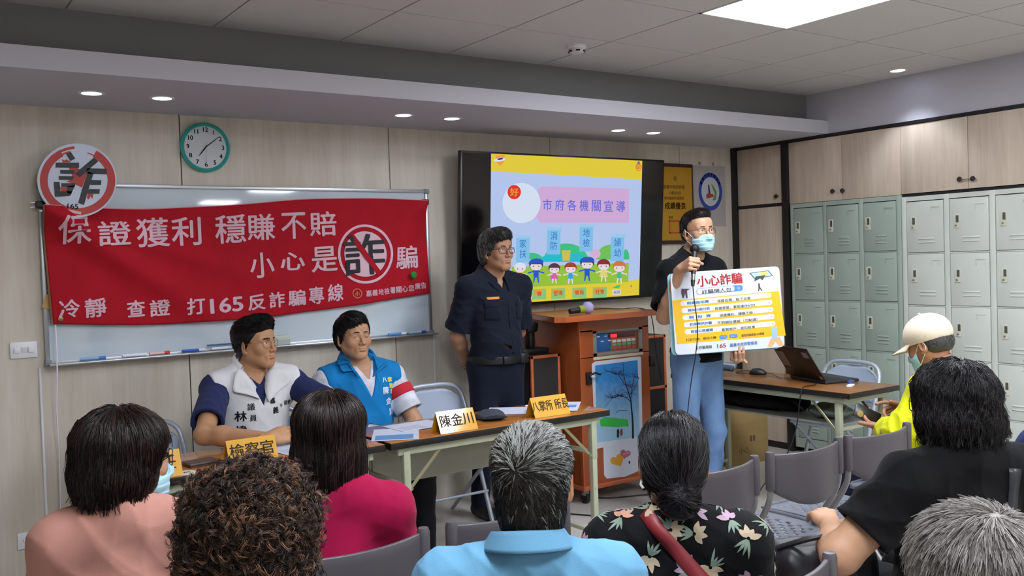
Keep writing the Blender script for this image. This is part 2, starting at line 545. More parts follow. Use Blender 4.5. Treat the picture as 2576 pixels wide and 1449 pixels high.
def skin_body(J, root, skin, res=.005, hres=.003, hands=None, headres=.0022):
    parts = []
    lo = [1e9] * 3; hi = [-1e9] * 3
    pts = [J.neck, J.chest, J.belly] + list(J.sh) + list(J.el) + list(J.wr)
    lo = np.min(np.array(pts), 0) - .17; hi = np.max(np.array(pts), 0) + .17
    S = SDF(lo, hi, res)
    torso(S, J, 0, low=False)
    S.put(ell(J.belly, (.13 * J.w, .098 * J.d, .14)), .03)
    hc = J.head @ Vector((0, -.02, -.05))
    S.put(cone(Vector(J.neck) + Vector((0, 0, -.02)), hc, .056 * J.r, .054 * J.r), .035)
    for i in (0, 1):
        S.put(cone(J.sh[i], J.el[i], .052 * J.r * J.fat, .041 * J.r * J.fat), .03)
        a, b = Vector(J.el[i]), Vector(J.wr[i])
        m = a.lerp(b, .3)
        S.put(cone(a, m, .042 * J.r * J.fat, .043 * J.r * J.fat), .02); S.put(cone(m, b, .042 * J.r * J.fat, .026 * J.r), .02)
    V, F = S.mesh(); parts.append((V, F))
    c = J.head.translation
    S = SDF(np.array(c) - (.125, .14, .19), np.array(c) + (.125, .14, .15), headres if J.face else .0035)
    head_prims(S, J.head, J.sex, J.fat if J.fat < 1.12 else 1.12, J.ears, J.face, J.lid)
    S.put(cone(Vector(J.neck) + Vector((0, 0, -.02)), hc, .0563 * J.r, .0543 * J.r), .03)
    parts.append(S.mesh())
    tips = []
    for i, h in enumerate(hands or []):
        if h is None: tips.append(None); continue
        M, kw = h
        w = M.translation
        y = M.to_3x3() @ Vector((0, 1, 0)); cc = w + y * .07
        S = SDF(np.array(cc) - .145, np.array(cc) + .145, hres)
        side = kw.pop('side', -1 if i == 1 else 1)
        tips.append(hand_prims(S, M, side, **kw))
        a, b = Vector(J.el[i]), Vector(J.wr[i])
        m = a.lerp(b, .3)
        S.put(cone(m, b, .0422 * J.r * J.fat, .0262 * J.r), .01)
        parts.append(S.mesh())
    V, F = join_np(parts)
    o = link('body', np_mesh('body', V, F), skin, root, 180)
    J.bodyVF = parts[1]
    return o, tips

def shirt(J, root, m, sleeve=.62, g=.012, neck='crew', seed=1, amp=.005, res=.005, name='shirt', bottom=None, loose=.012, arms=True, armhole=0., vdepth=.12, sl_r=None, vw=.062):
    pts = [J.neck, J.chest, J.belly, J.pelvis] + list(J.sh) + (list(J.el) if arms else [])
    if sleeve > 1: pts += list(J.wr)
    lo = np.min(np.array(pts), 0) - .17; hi = np.max(np.array(pts), 0) + .13
    S = SDF(lo, hi, res)
    torso(S, J, g)
    if not arms:
        for i in (0, 1): S.put(cone(J.sh[i], Vector(J.sh[i]).lerp(Vector(J.el[i]), .05), .060 * J.r * J.fat + g - .012), .03)
    if amp: S.warp(folds(seed, amp))
    if arms:
        A = SDF(lo, hi, res); ff = folds(seed + 1, amp, 1.15) if amp else None
        for i in (0, 1):
            a, b = Vector(J.sh[i]), Vector(J.el[i])
            r0 = .054 * J.r * J.fat + g; r1 = (sl_r or (.046 * J.r * J.fat + g + loose))
            B = SDF(lo, hi, res)
            if sleeve <= 1:
                e = a.lerp(b, sleeve); B.put(cone(a, e + (b - a).normalized() * .03, r0, r1), .035); d = (b - a).normalized()
            else:
                B.put(cone(a, b, r0, r1), .035)
                w = Vector(J.wr[i]); e = b.lerp(w, sleeve - 1); d = (w - b).normalized()
                B.put(cone(b, e + d * .03, r1, r1 * .85), .03); r1 *= .85
            if ff: B.warp(ff)
            R = d.to_track_quat('Z', 'X').to_matrix()
            B.put(obox(e + d * .30, (.30, .30, .30), R), 0, True) if sleeve <= 1 else B.put(obox(e + d * .12, (.14, .14, .12), R), 0, True)
            B.put(cone(e - d * .03, e + d * .03, r1 - .013 - amp), 0, True)
            A.g = np.minimum(A.g, B.g)
        S.g = smin(S.g, A.g, .03)
    if not arms:
        for i in (0, 1):
            s = -1 if i == 0 else 1
            c = Vector(J.sh[i]); q = c + Vector((s * (.075 + armhole), 0, -.06))
            S.put(ell(q, (.07, .16, .17)), .01, True)
    n = Vector(J.neck); h = J.head @ Vector((0, -.02, -.03))
    ax = (h - n).normalized()
    if neck == 'crew':
        S.put(cone(n + ax * .055, n + ax * .14, .064 * J.r), .004, True)
    elif neck == 'high':
        S.put(cone(n + ax * .075, n + ax * .16, .062 * J.r), .004, True)
    elif neck in ('v', 'polo'):
        S.put(cone(n + ax * .045, n + ax * .14, .066 * J.r), .004, True)
        yf0 = J.chest[1] + .02
        tip = Vector((0, J.chest[1] + .14, n.z - vdepth)); topL = Vector((0, n.y + .09, n.z + .06))
        def wedge(P, z0=tip.z, z1=n.z + .02, yf=J.chest[1] + .02, wt=vw):
            w = np.clip((P[2] - z0) / (z1 - z0), 0, 1.4) * wt
            return np.maximum(np.maximum(np.abs(P[0] - n.x) - w, yf - P[1]), z0 - P[2]).astype(np.float32)
        S.put((wedge, np.array([n.x - .12, yf0, tip.z]), np.array([n.x + .12, n.y + .30, n.z + .12])), .006, True)
    if bottom is not None:
        S.put(obox((0, 0, bottom - .3), (.5, .5, .3)), 0, True)
    V, F = S.mesh(); J.shirtVF = (V, F)
    o = link(name, np_mesh(name, V, F), m, root, 180)
    return o

def trousers(J, root, m, res=.007, seed=3, amp=.006, name='trousers', belt=None, r=1.0, top=None):
    pts = [J.pelvis] + list(J.hip) + list(J.kn) + list(J.an)
    lo = np.min(np.array(pts), 0) - .2; hi = np.max(np.array(pts), 0) + .2
    lo[2] = max(lo[2], -.01)
    S = SDF(lo, hi, res)
    S.put(ell(J.pelvis, (.172 * J.w, .134 * J.d, .135)), 0)
    if top: S.put(ell(Vector(J.pelvis) + Vector((0, 0, .09)), (.158 * J.w, .128 * J.d, .09)), .03)
    for i in (0, 1):
        S.put(cone(J.hip[i], J.kn[i], .088 * r, .068 * r), .05)
        S.put(cone(J.kn[i], J.an[i], .066 * r, .055 * r), .02)
    zh = (J.hip[0][2] + J.hip[1][2]) / 2
    if top: S.put(ell((J.pelvis[0], J.pelvis[1], zh - .06), (.150, .100, .17)), .04)
    S.warp(folds(seed, amp, .9))
    if top: S.put(obox((J.pelvis[0], J.pelvis[1], top + .3), (.4, .4, .3)), 0, True)
    for i in (0, 1):
        a = Vector(J.an[i]); S.put(obox((a.x, a.y, a.z - .135), (.1, .1, .1)), 0, True)
    return build_sdf(S, name, m, root)

def shoes(J, root, m, sole=None):
    for i in (0, 1):
        a = Vector(J.an[i])
        S = SDF((a.x - .07, a.y - .12, 0), (a.x + .07, a.y + .24, .14), .005)
        S.put(cone((a.x, a.y - .03, .045), (a.x, a.y + .12, .035), .045, .040), 0)
        S.put(ell((a.x, a.y + .13, .030), (.045, .06, .030)), .02)
        S.put(cone((a.x, a.y - .01, .06), (a.x, a.y - .02, .11), .040, .045), .02)
        S.put(obox((a.x, a.y, -.05), (.2, .5, .05)), 0, True)
        build_sdf(S, 'shoe', m, root)

# ---- strands over a base mesh
def strand_mesh(name, root, pos, nrm, flow, length, lift=.2, clump=1, cl_r=.002, mfun=None, stick=0., seg=5, rad=.0009, jit=.25, curl=0., curlr=.004, grav=0., seed=1, mats=None, nm=1, taper=.35, mesh_extra=None, weights=None):
    rg = np.random.default_rng(seed)
    n = len(pos)
    if clump > 1: n = n // clump; pos, nrm = pos[:n], nrm[:n]
    T = flow(pos); T = T - nrm * (T * nrm).sum(1, keepdims=True)
    T /= np.maximum(np.linalg.norm(T, axis=1, keepdims=True), 1e-6)
    J_ = rg.normal(0, jit, (n, 3)); T = T + J_; T -= nrm * (T * nrm).sum(1, keepdims=True)
    T /= np.maximum(np.linalg.norm(T, axis=1, keepdims=True), 1e-6)
    L = (length(pos) if callable(length) else length) * rg.uniform(.7, 1.25, n)
    lf = lift * rg.uniform(.5, 1.4, n)
    D = T * np.sqrt(np.maximum(1 - lf ** 2, .05))[:, None] + nrm * lf[:, None]
    st = (L / seg)[:, None]
    P = [pos - nrm * .001]
    # curvature of the base is followed by bending back towards the tangent
    cen = pos - nrm * .10
    B = np.cross(nrm, T); ph = rg.uniform(0, 2 * pi, n)
    cur = pos.copy(); d = D.copy()
    for i in range(seg):
        cur = cur + d * st
        nn = cur - cen; nn /= np.linalg.norm(nn, axis=1, keepdims=True)
        # remove the outward part beyond the wanted lift
        o = (d * nn).sum(1, keepdims=True)
        d = d - nn * (o - lf[:, None] * (.7 if curl == 0 else .3)) * .8
        d[:, 2] -= grav
        d /= np.linalg.norm(d, axis=1, keepdims=True)
        q = cur
        if curl:
            a = ph + curl * (i + 1)
            q = cur + (B * np.cos(a)[:, None] + nn * np.sin(a)[:, None] * .8) * curlr * min(1, (i + 1) / 2)
        P.append(q)
    P = np.stack(P, 1)  # n, seg+1, 3
    if stick:
        bv = BVHTree.FromPolygons([tuple(v) for v in mesh_extra[0]], [tuple(f) for f in mesh_extra[1]])
        off = stick * rg.uniform(.3, 1.5, n)
        for i in range(n):
            for k in range(1, seg + 1):
                h = bv.find_nearest(Vector(P[i, k]))
                if h[0] is not None and h[1].z > -.55: P[i, k] = h[0] + h[1] * off[i] * (k / seg)
    sel = None
    if mfun is not None: sel = mfun(pos, rg)
    if clump > 1:
        o = rg.normal(0, cl_r, (n, clump, 1, 3)); w_ = np.linspace(1.3, .55, seg + 1)[None, None, :, None]
        P = (P[:, None] + o * w_).reshape(n * clump, seg + 1, 3); nrm = np.repeat(nrm, clump, 0)
        sel = np.repeat(sel, clump) if sel is not None else np.repeat(rg.integers(0, nm, n) if weights is None else rg.choice(nm, n, p=weights), clump); n = n * clump
    m = seg + 1
    tan = np.gradient(P, axis=1); tan /= np.maximum(np.linalg.norm(tan, axis=2, keepdims=True), 1e-9)
    ref = np.broadcast_to(nrm[:, None, :], P.shape)
    u = np.cross(tan, ref); u /= np.maximum(np.linalg.norm(u, axis=2, keepdims=True), 1e-9)
    v = np.cross(tan, u)
    w = rad * (1 - (1 - taper) * np.linspace(0, 1, m))[None, :, None] * rg.uniform(.7, 1.3, (n, 1, 1))
    ring = [P + (u * math.cos(a) + v * math.sin(a)) * w for a in (0, 2 * pi / 3, 4 * pi / 3)]
    Vv = np.stack(ring, 2).reshape(n, m * 3, 3)
    base = (np.arange(n) * m * 3)[:, None, None]
    F = []
    for i in range(seg):
        for k in range(3):
            k2 = (k + 1) % 3
            F.append([i * 3 + k, i * 3 + k2, (i + 1) * 3 + k2, (i + 1) * 3 + k])
    F = (base + np.array(F)[None]).reshape(-1, 4)
    mi = np.repeat(sel if sel is not None else (rg.integers(0, nm, n) if weights is None else rg.choice(nm, n, p=weights)), seg * 3)
    Vv = Vv.reshape(-1, 3)
    if mesh_extra is not None:
        bv, bf = mesh_extra; F = np.concatenate([bf, F + len(bv)]); Vv = np.concatenate([bv, Vv]); mi = np.concatenate([np.zeros(len(bf), int), mi])
    o = link(name, np_mesh(name, Vv, F, mi), mats, root, 180)
    return o

def hair_from(S, root, M, mats, n, flow, keep=None, seed=1, name='hair', nzmin=-.45, **kw):
    """S: SDF of the hair volume in the person's frame; M head matrix; flow, keep in the head frame"""
    V, F = S.mesh()
    N = vnormals(V, F)
    rg = np.random.default_rng(seed)
    idx = rg.integers(0, len(V), n * 2)
    Mi = np.array(M.inverted()); Rm = np.array(M.to_3x3())
    Hp = V @ Mi[:3, :3].T + Mi[:3, 3]
    idx = idx[N[idx] @ Rm[:, 2] > nzmin]
    if keep is not None:
        idx = idx[keep(Hp[idx])]
    idx = idx[:n]
    f2 = lambda p: flow(p @ Mi[:3, :3].T + Mi[:3, 3]) @ Rm.T
    if callable(kw.get('length')):
        l0 = kw['length']; kw['length'] = lambda p: l0(p @ Mi[:3, :3].T + Mi[:3, 3])
    if kw.get('mfun'):
        m0 = kw['mfun']; kw['mfun'] = lambda p, r: m0(p @ Mi[:3, :3].T + Mi[:3, 3], r)
    pos = V[idx] + rg.normal(0, .001, (len(idx), 3))
    return strand_mesh(name, root, pos, N[idx], f2, seed=seed, mats=mats, nm=len(mats), mesh_extra=(V, F), **kw)

def hair_mats(base, light, dark, rough=.42):
    return [mat('hair_' + base + '_%d' % i, c, rough, spec=.35, bump=((60, 60, 500), .3, .002)) for i, c in enumerate((base, light, dark))]

def whorl(c, down=.6):
    c = np.array(c)
    def f(p):
        d = p - c; r = np.linalg.norm(d, axis=1, keepdims=True)
        s = np.cross(np.array([0, 0, 1.]), d)
        o = d / r + .5 * s / r * np.exp(-r * 12); o[:, 2] -= down * np.minimum(1, r[:, 0] * 8)
        return o
    return f

def eyes(J, root, iris='#1d130e', closed=False):
    if closed: return
    for s in (-1, 1):
        mb = MB(); M3 = J.head
        c = M3 @ Vector((s * .0315, .0700, .0042))
        mb.sphere(c, .0134, 0, 18, 12)
        g = getattr(J, 'gaze', (0, 0))
        dr = (M3.to_3x3() @ Vector((g[0], 1, g[1]))).normalized()
        mb.sphere(c + dr * .0094, .0056, 1, 14, 10)
        mb.build('eye', [mat('eye_white', '#d9d2cc', .25), mat('eye_iris', iris, .12)], root, 60)

def brows(J, root, m, w=.0032, dz=0):
    for s in (-1, 1):
        pts = [J.head @ Vector((s * x, y, z + dz)) for x, y, z in ((.012, .0915, .0240), (.024, .0895, .0268), (.037, .0825, .0264), (.050, .0695, .0215))]
        MB().tube(pts, [w, w * 1.2, w, w * .4], 8, ry=None).build('eyebrow', m, root, 60)

def lips(J, root, m):
    mb = MB(); h = J.head
    for z, w, y in ((-.0572, .0185, .0935), (-.0655, .0150, .0925)):
        pts = [h @ Vector((x * w, y - .0010 - .011 * x * x, z + (.0008 if z > -.06 else -.0006) * (1 - x * x) + .0022 * x * x)) for x in np.linspace(-1, 1, 9)]
        mb.tube(pts, [.0005, .0016, .0022, .0025, .0026, .0025, .0022, .0016, .0005], 8)
    mb.build('lips', m, root, 60)

def glasses(J, root, m, w=.048, h=.034, r=.0011, z=.001, y=.0985, shape=.012, half_rim=False):
    mb = MB(); H = J.head
    for s in (-1, 1):
        P = rrect(w, h, shape, 5)
        cx = s * (w / 2 + .0095)
        pts = [H @ Vector((cx + px, y - abs(cx + px) ** 2 * 4.2, z + pz)) for px, pz in P]
        mb.tube(pts, r, 6, closed=True)
        x0 = cx + s * w / 2
        mb.tube([H @ Vector(p) for p in ((x0, y - x0 * x0 * 4.2, z + h * .25), (s * .0735, .060, z + .010), (s * .0775, .02, z + .009), (s * .0775, -.012, z + .004), (s * .0775, -.028, z - .012))], r, 6)
        mb.tube([H @ Vector(p) for p in ((s * .0085, y - .001, z - .004), (s * .0095, y - .008, z - .010))], r * .6, 5)
    mb.tube([H @ Vector((x, y - .0004, z + .006 - 60 * x * x)) for x in (-.0095, 0, .0095)], r, 6)
    g = mb.build('glasses', m, root, 60)
    for s in (-1, 1):
        P = rrect(w, h, shape, 5); cx = s * (w / 2 + .0095)
        b = MB(); vs = [b.bm.verts.new(H @ Vector((cx + px, y - abs(cx + px) ** 2 * 4.2, z + pz))) for px, pz in P]
        b.bm.faces.new(vs)
        b.build('lens', mat('lens_glass', '#30343a', .03, spec=.6, alpha=.05), g, 0)
    return g

def face_mask(J, root, m, ml, res=.0025, nose=-.012):
    H = J.head; R = H.to_3x3(); q = lambda *p: H @ Vector(p)
    c = H @ Vector((0, .06, -.05))
    S = SDF(np.array(c) - .10, np.array(c) + .10, res)
    S.put(ell(q(0, .026, -.050), (.071, .076, .068), R), 0)
    S.put(cone(q(0, .084, -.010), q(0, .106, -.038), .012, .014), .02)
    S.put(ell(q(0, .074, -.092), (.030, .026, .024), R), .03)
    Mi = np.array(H.inverted())
    def pleat(P):
        z = Mi[2, 0] * P[0] + Mi[2, 1] * P[1] + Mi[2, 2] * P[2] + Mi[2, 3]
        t = ((z + .085) / .021) % 1.0
        return (-.0022 * t + 0 * P[0]).astype(np.float32)
    S.warp(pleat)
    S.put(ell(q(0, .022, -.050), (.068, .072, .066), R), 0, True)
    S.put(obox(q(0, -.06, -.05), (.2, .095, .2), R), 0, True)
    S.put(obox(q(0, .05, nose + .10), (.2, .2, .1), R @ Matrix.Rotation(-.12, 3, 'X')), 0, True)
    S.put(obox(q(0, .05, -.112 - .1), (.2, .2, .1), R), 0, True)
    o = build_sdf(S, 'face_mask', m, root)
    for s in (-1, 1):
        mb = MB()
        mb.tube([q(s * .068, .036, -.025), q(s * .079, .005, .006), q(s * .083, -.022, .010), q(s * .084, -.030, -.010), q(s * .078, -.012, -.038), q(s * .066, .034, -.080)], .0014, 6)
        mb.build('ear_loop', ml, o, 60)
    return o

def collar(J, root, m, r=(.066, .070), tilt=.32, h=.03, leaf=.045, open_=.35, tip=.02, flare=.030, dz=0.03, name='collar', thick=.003, dy=0, front_drop=.05, lo=0.):
    """folded shirt collar; open_ is the half gap at the front in radians"""
    n = Vector(J.neck) + Vector((0, dy, dz))
    N = 48
    def P(u, v):
        a = open_ + u * (2 * pi - 2 * open_)           # 0 front, around the back
        ca, sa = math.cos(a), math.sin(a)
        f = max(0, ca) ** 2
        base = Vector((sa * r[0], ca * r[1], -ca * r[1] * tilt - f * front_drop))
        rad = Vector((sa, ca, 0)).normalized()
        hh = h * (1 - .35 * f)
        lf = leaf + tip * f ** 1.5
        if v < .35:
            t = v / .35
            return n + base + Vector((0, 0, hh * t)) + rad * (-.004 * t)
        t = (v - .35) / .65
        top = n + base + Vector((0, 0, hh)) + rad * (-.004)
        out = rad * (flare * (t ** .7) + .004) + Vector((0, 0, -(lf) * t ** 1.25 + .004 * math.sin(pi * min(1, t * 3)))) + Vector((0, .012 * f * t, 0))
        return top + out
    mb = MB(); mb.grid(P, N, 12)
    o = mb.build(name, m, root, 60, fixn=True)
    sm = o.modifiers.new('thickness', 'SOLIDIFY'); sm.thickness = thick; sm.offset = 0
    return o

def px_on(J, root, X, Y, depth, off=.006, src=None):
    """point of the garment seen at photo pixel X, Y, lifted off the cloth along its normal (person's frame)"""
    Mi = WM[root.name].inverted(); d = (fw + rt2 * ((X - 1288) / 2327) - up2 * ((Y - 724.5) / 2327)); c0 = Vector((0, 0, CAM_H))
    bv = src or J.bvh; a = Mi @ (c0 + d * (depth - .6)); b = (Mi.to_3x3() @ d).normalized()
    h = bv.ray_cast(a, b, 1.2)
    if h[0] is None or abs((h[0] - (Mi @ (c0 + d * depth))).length) > .16: h = bv.find_nearest(Mi @ (c0 + d * depth))
    n = h[1]; 
    if n.dot(b) > 0: n = -n
    return h[0] + n * off
def lapel(J, root, P, depth, m, name, off=.008, thick=.004, lift=None):
    """garment patch bounded by photo pixels, densely filled so it follows the cloth"""
    cx, cy = sum(p[0] for p in P) / len(P), sum(p[1] for p in P) / len(P)
    R = []
    for i in range(len(P)):
        a, b = P[i], P[(i + 1) % len(P)]
        for k in range(4): R.append((a[0] + (b[0] - a[0]) * k / 4, a[1] + (b[1] - a[1]) * k / 4))
    mb = MB(); rows = []
    for t in (1, .8, .6, .4, .2):
        rows.append([mb.bm.verts.new(px_on(J, root, cx + (x - cx) * t, cy + (y - cy) * t, depth, off + (lift or 0) * (t ** 2))) for x, y in R])
    c = mb.bm.verts.new(px_on(J, root, cx, cy, depth, off))
    n = len(R)
    for r in rows:
        for _ in range(3):
            Q = [v.co.copy() for v in r]
            for i in range(n): r[i].co = Q[i] * .5 + (Q[i - 1] + Q[(i + 1) % n]) * .25
    for A, B in zip(rows, rows[1:]):
        for i in range(n): mb._f((A[i], A[(i + 1) % n], B[(i + 1) % n], B[i]), 0)
    for i in range(n): mb._f((rows[-1][i], rows[-1][(i + 1) % n], c), 0)
    for _ in range(3): bmesh.ops.smooth_vert(mb.bm, verts=[v for r in rows[1:] for v in r], factor=.5, use_axis_x=True, use_axis_y=True, use_axis_z=True)
    o = mb.build(name, m, root, 180); sm = o.modifiers.new('thickness', 'SOLIDIFY'); sm.thickness = thick; sm.offset = 0
    return o
# ------------------------------------------------------------------ setting materials
def wall_mat(name, col, dark):
    m = bpy.data.materials.new(name); m.use_nodes = True; nt = m.node_tree; b = nt.nodes['Principled BSDF']
    b.inputs['Roughness'].default_value = .55; b.inputs['Specular IOR Level'].default_value = .3
    tc = nt.nodes.new('ShaderNodeTexCoord')
    def nz(sc, det):
        mp = nt.nodes.new('ShaderNodeMapping'); mp.inputs['Scale'].default_value = sc
        n = nt.nodes.new('ShaderNodeTexNoise'); n.inputs['Scale'].default_value = 1; n.inputs['Detail'].default_value = det
        nt.links.new(tc.outputs['Object'], mp.inputs['Vector']); nt.links.new(mp.outputs['Vector'], n.inputs['Vector']); return n.outputs['Fac']
    a, c = nz((13, 13, 1.2), 4), nz((70, 70, 5), 3)
    mx = nt.nodes.new('ShaderNodeMath'); mx.operation = 'MULTIPLY_ADD'
    nt.links.new(c, mx.inputs[0]); mx.inputs[1].default_value = .45; nt.links.new(a, mx.inputs[2])
    r = nt.nodes.new('ShaderNodeValToRGB')
    r.color_ramp.elements[0].position = .5; r.color_ramp.elements[1].position = .92
    r.color_ramp.elements[0].color = (*lin(dark), 1); r.color_ramp.elements[1].color = (*lin(col), 1)
    nt.links.new(mx.outputs[0], r.inputs['Fac']); nt.links.new(r.outputs['Color'], b.inputs['Base Color'])
    return m

def wood_mat(name, c1, c2, rough=.3, sc=(3, 60, 60), coat=.3):
    m = bpy.data.materials.new(name); m.use_nodes = True; nt = m.node_tree; b = nt.nodes['Principled BSDF']
    b.inputs['Roughness'].default_value = rough; b.inputs['Coat Weight'].default_value = coat; b.inputs['Coat Roughness'].default_value = .08
    tc = nt.nodes.new('ShaderNodeTexCoord'); mp = nt.nodes.new('ShaderNodeMapping'); mp.inputs['Scale'].default_value = sc
    n = nt.nodes.new('ShaderNodeTexNoise'); n.inputs['Scale'].default_value = 1; n.inputs['Detail'].default_value = 5; n.inputs['Distortion'].default_value = .6
    nt.links.new(tc.outputs['Object'], mp.inputs['Vector']); nt.links.new(mp.outputs['Vector'], n.inputs['Vector'])
    r = nt.nodes.new('ShaderNodeValToRGB'); r.color_ramp.elements[0].position = .35; r.color_ramp.elements[1].position = .68
    r.color_ramp.elements[0].color = (*lin(c1), 1); r.color_ramp.elements[1].color = (*lin(c2), 1)
    nt.links.new(n.outputs['Fac'], r.inputs['Fac']); nt.links.new(r.outputs['Color'], b.inputs['Base Color'])
    return m

M_wall = wall_mat('wall_laminate', '#d4ccbf', '#c5bbac')
M_cup = wall_mat('cupboard_laminate', '#d2c2b0', '#bcab98')
M_black = mat('black_paint', '#161416', .45)
M_seam = mat('dark_seam', '#3a3530', .8)
M_ceil = mat('ceiling_tile', '#cac5c3', .9, spec=.1, noise=((160, 160, 160), .05, 2))
M_grid = mat('ceiling_grid', '#8e8a88', .7)
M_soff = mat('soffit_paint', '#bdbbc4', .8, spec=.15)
M_soff_shade = mat('soffit_upper_shade', '#7d7d7d', .85, spec=.15)  # soffit colour darkened: shade of the less lit recess painted in
M_floor = mat('floor_tile', '#c2bfb8', .28, spec=.5, noise=((2, 2, 2), .06, 4))
M_white = mat('white_plastic', '#e6e6ea', .35)
M_lock = mat('locker_green', '#9dab9f', .38, noise=((3, 3, 3), .05, 2))
M_lock2 = mat('locker_pale_green', '#c6cbc2', .38, noise=((3, 3, 3), .05, 2))
M_chrome = mat('chrome', '#d0d0d0', .2, 1)
M_steel = mat('grey_steel', '#9a9ca0', .4, .7)

def S_(o): o['kind'] = 'structure'; return o
YR, XW, XL2 = -7.2, 6.32, -2.6       # rear wall, wall behind the cupboards, left wall
S_(MB().mm((XL2, YR, -.05), (XW, YW + .1, 0)).build('floor', M_floor))
# board wall: laminate boards with dark seams
mb = MB(); mb.mm((XL2, YW + .012, 0), (XW, YW + .1, 2.75), 0, 1)
xs = [XL2, -1.104, .144, 1.392, 2.640, 3.878, 5.118, XR + .02]
for a, b in zip(xs, xs[1:]): mb.mm((a + .003, YW, .0), (b - .003, YW + .02, 2.74))
S_(mb.build('wall_front', [M_wall, M_seam]))
S_(MB().mm((XL2 - .1, YR, 0), (XL2, YW + .1, 2.75)).build('wall_left', M_wall))
S_(MB().mm((XL2, YR - .1, 0), (XW, YR, 2.75)).build('wall_rear', M_wall))
S_(MB().mm((XW, YR, 0), (XW + .1, YW + .1, 2.75)).build('wall_right', M_wall))
# ceiling: tiles with a recessed grid
T = .6357; gx0, gy0 = 2.007, 3.746
PAN = {}
def cell(cx, cy): return round((cx - gx0) / T - .5), round((cy - gy0) / T - .5)
for cx, cy in ((3.596, 2.79), (3.596, 1.52), (3.596, .25), (1.053, 1.52), (1.053, .25), (4.868, -2.93), (2.325, -2.93), (-.218, -2.93), (4.868, -5.47), (2.325, -5.47), (-.218, -5.47)):
    PAN[cell(cx, cy)] = 1
LOOSE = cell(1.69, 4.0)
mb = MB(); mb.mm((XL2, YR, ZC + .03), (XW, YW + .1, ZC + .1), 0, 1)
for i in range(-8, 8):
    for j in range(-18, 2):
        if (i, j) in PAN: continue
        x0, x1 = gx0 + i * T, gx0 + (i + 1) * T; y0, y1 = gy0 + j * T, gy0 + (j + 1) * T
        x0, x1, y0, y1 = max(x0, XL2), min(x1, XR), max(y0, YR), min(y1, 4.44)
        if x1 - x0 < .02 or y1 - y0 < .02: continue
        mb.mm((x0 + .004, y0 + .004, ZC), (x1 - .004, y1 - .004, ZC + .012))
        mb.mm((x0 - .004, y0 + .004, ZC + .004), (x0 + .004, y1, ZC + .016), 0, 1); mb.mm((x0, y0 - .004, ZC + .004), (x1, y0 + .004, ZC + .016), 0, 1)
S_(mb.build('ceiling', [M_ceil, M_grid]))
# soffit along the board wall: lower lip, and a recessed face above it with its shade in the colour
mb = MB()
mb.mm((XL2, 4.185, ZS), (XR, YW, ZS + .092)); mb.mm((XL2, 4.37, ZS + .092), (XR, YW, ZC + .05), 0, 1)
S_(mb.build('trim_1', [M_soff, M_soff_shade]))
# bulkhead over the cupboards
S_(MB().mm((XR, YR, ZS), (XW, YW, ZC + .05)).build('trim_2', M_soff))

# ------------------------------------------------------------------ lamps
M_panel = mat('panel_glow', '#ffffff', .5, emit='#edf2fc', es=PANEL_E)
M_alu = mat('lamp_frame', '#d6d6d6', .5)
names = ['lit square ceiling panel lamp above the cupboards side, in view', 'square ceiling panel lamp to the left of the lit one in view']
for n, (i, j) in enumerate(PAN):
    cx, cy = gx0 + (i + .5) * T, gy0 + (j + .5) * T
    t = thing('ceiling_panel_lamp', ['lit square panel lamp in the tile ceiling at the top right'][0] if n == 0 else
              'square panel lamp in the tile ceiling outside the picture, %s' % ('among the four near the front' if n < 5 else 'rear rows'), 'ceiling light', (cx, cy, ZC), 0,
              None if n == 0 else ('panel lamps near the front outside the picture' if n < 5 else 'panel lamps in the rear rows'))
    h = T / 2
    fr = MB()
    for a, b in (((-h, -h), (h, -h + .014)), ((-h, h - .014), (h, h)), ((-h, -h), (-h + .014, h)), ((h - .014, -h), (h, h))): fr.mm((*a, -.003), (*b, .02))
    fr.build('frame', M_alu, t)
    MB().mm((-h + .012, -h + .012, .001), (h - .012, h - .012, .012)).build('diffuser', M_panel, t)
M_dl = mat('downlight_glow', '#ffffff', .5, emit='#dfe8ff', es=14)
def downlight(x, y, z, label, w=SPOT_W, ang=80):
    t = thing('downlight', label, 'downlight', (x, y, z), 0, 'round downlights')
    MB().lathe([(.044, .004), (.044, -.003), (.056, -.003), (.058, 0.0), (.058, .004)], n=40).build('bezel', M_white, t)
    MB().lathe([(.0, -.0015), (.044, -.0015), (.044, .003)], n=40).build('lens', M_dl, t)
    l = bpy.data.lights.new('downlight_beam', 'SPOT'); l.energy = w; l.spot_size = math.radians(ang); l.spot_blend = .6; l.color = (.80, .88, 1); l.shadow_soft_size = .04
    o = bpy.data.objects.new('downlight_beam', l); COL.objects.link(o); o.parent = t; o.location = (0, 0, -.02)
for i, (x, lb) in enumerate(((.874, 'leftmost round downlight in the soffit, above the round sign'), (1.19, 'second round downlight from the left in the soffit, left of the clock'),
                             (2.50, 'third round downlight from the left in the soffit, right of the clock'), (2.818, 'fourth round downlight from the left in the soffit'),
                             (4.10, 'fifth round downlight from the left in the soffit, above the television'), (4.418, 'round downlight at the right end of the soffit, above the television'))):
    downlight(x, 4.636, ZS, lb)
downlight(5.49, 3.493, ZC, 'single round downlight in the tile ceiling above the cupboards', 16, 95)

# smoke detector
t = thing('smoke_detector', 'white round smoke detector on the tile ceiling', 'smoke detector', (3.17, 3.90, ZC))
MB().lathe([(.0, 0), (.052, 0), (.052, -.012), (.046, -.016), (0, -.016)], n=36).build('base', M_white, t)
MB().lathe([(.045, -.015), (.044, -.030), (.034, -.040), (.0, -.042)], n=36).build('sensor', mat('detector_white', '#d8d4d0', .4), t)
mb = MB()
for k in range(6):
    a = k * pi / 3; mb.box((.041 * math.cos(a), .041 * math.sin(a), -.031), (.010, .022, .008), Matrix.Rotation(a, 3, 'Z'))
mb.build('vent', M_black, t)

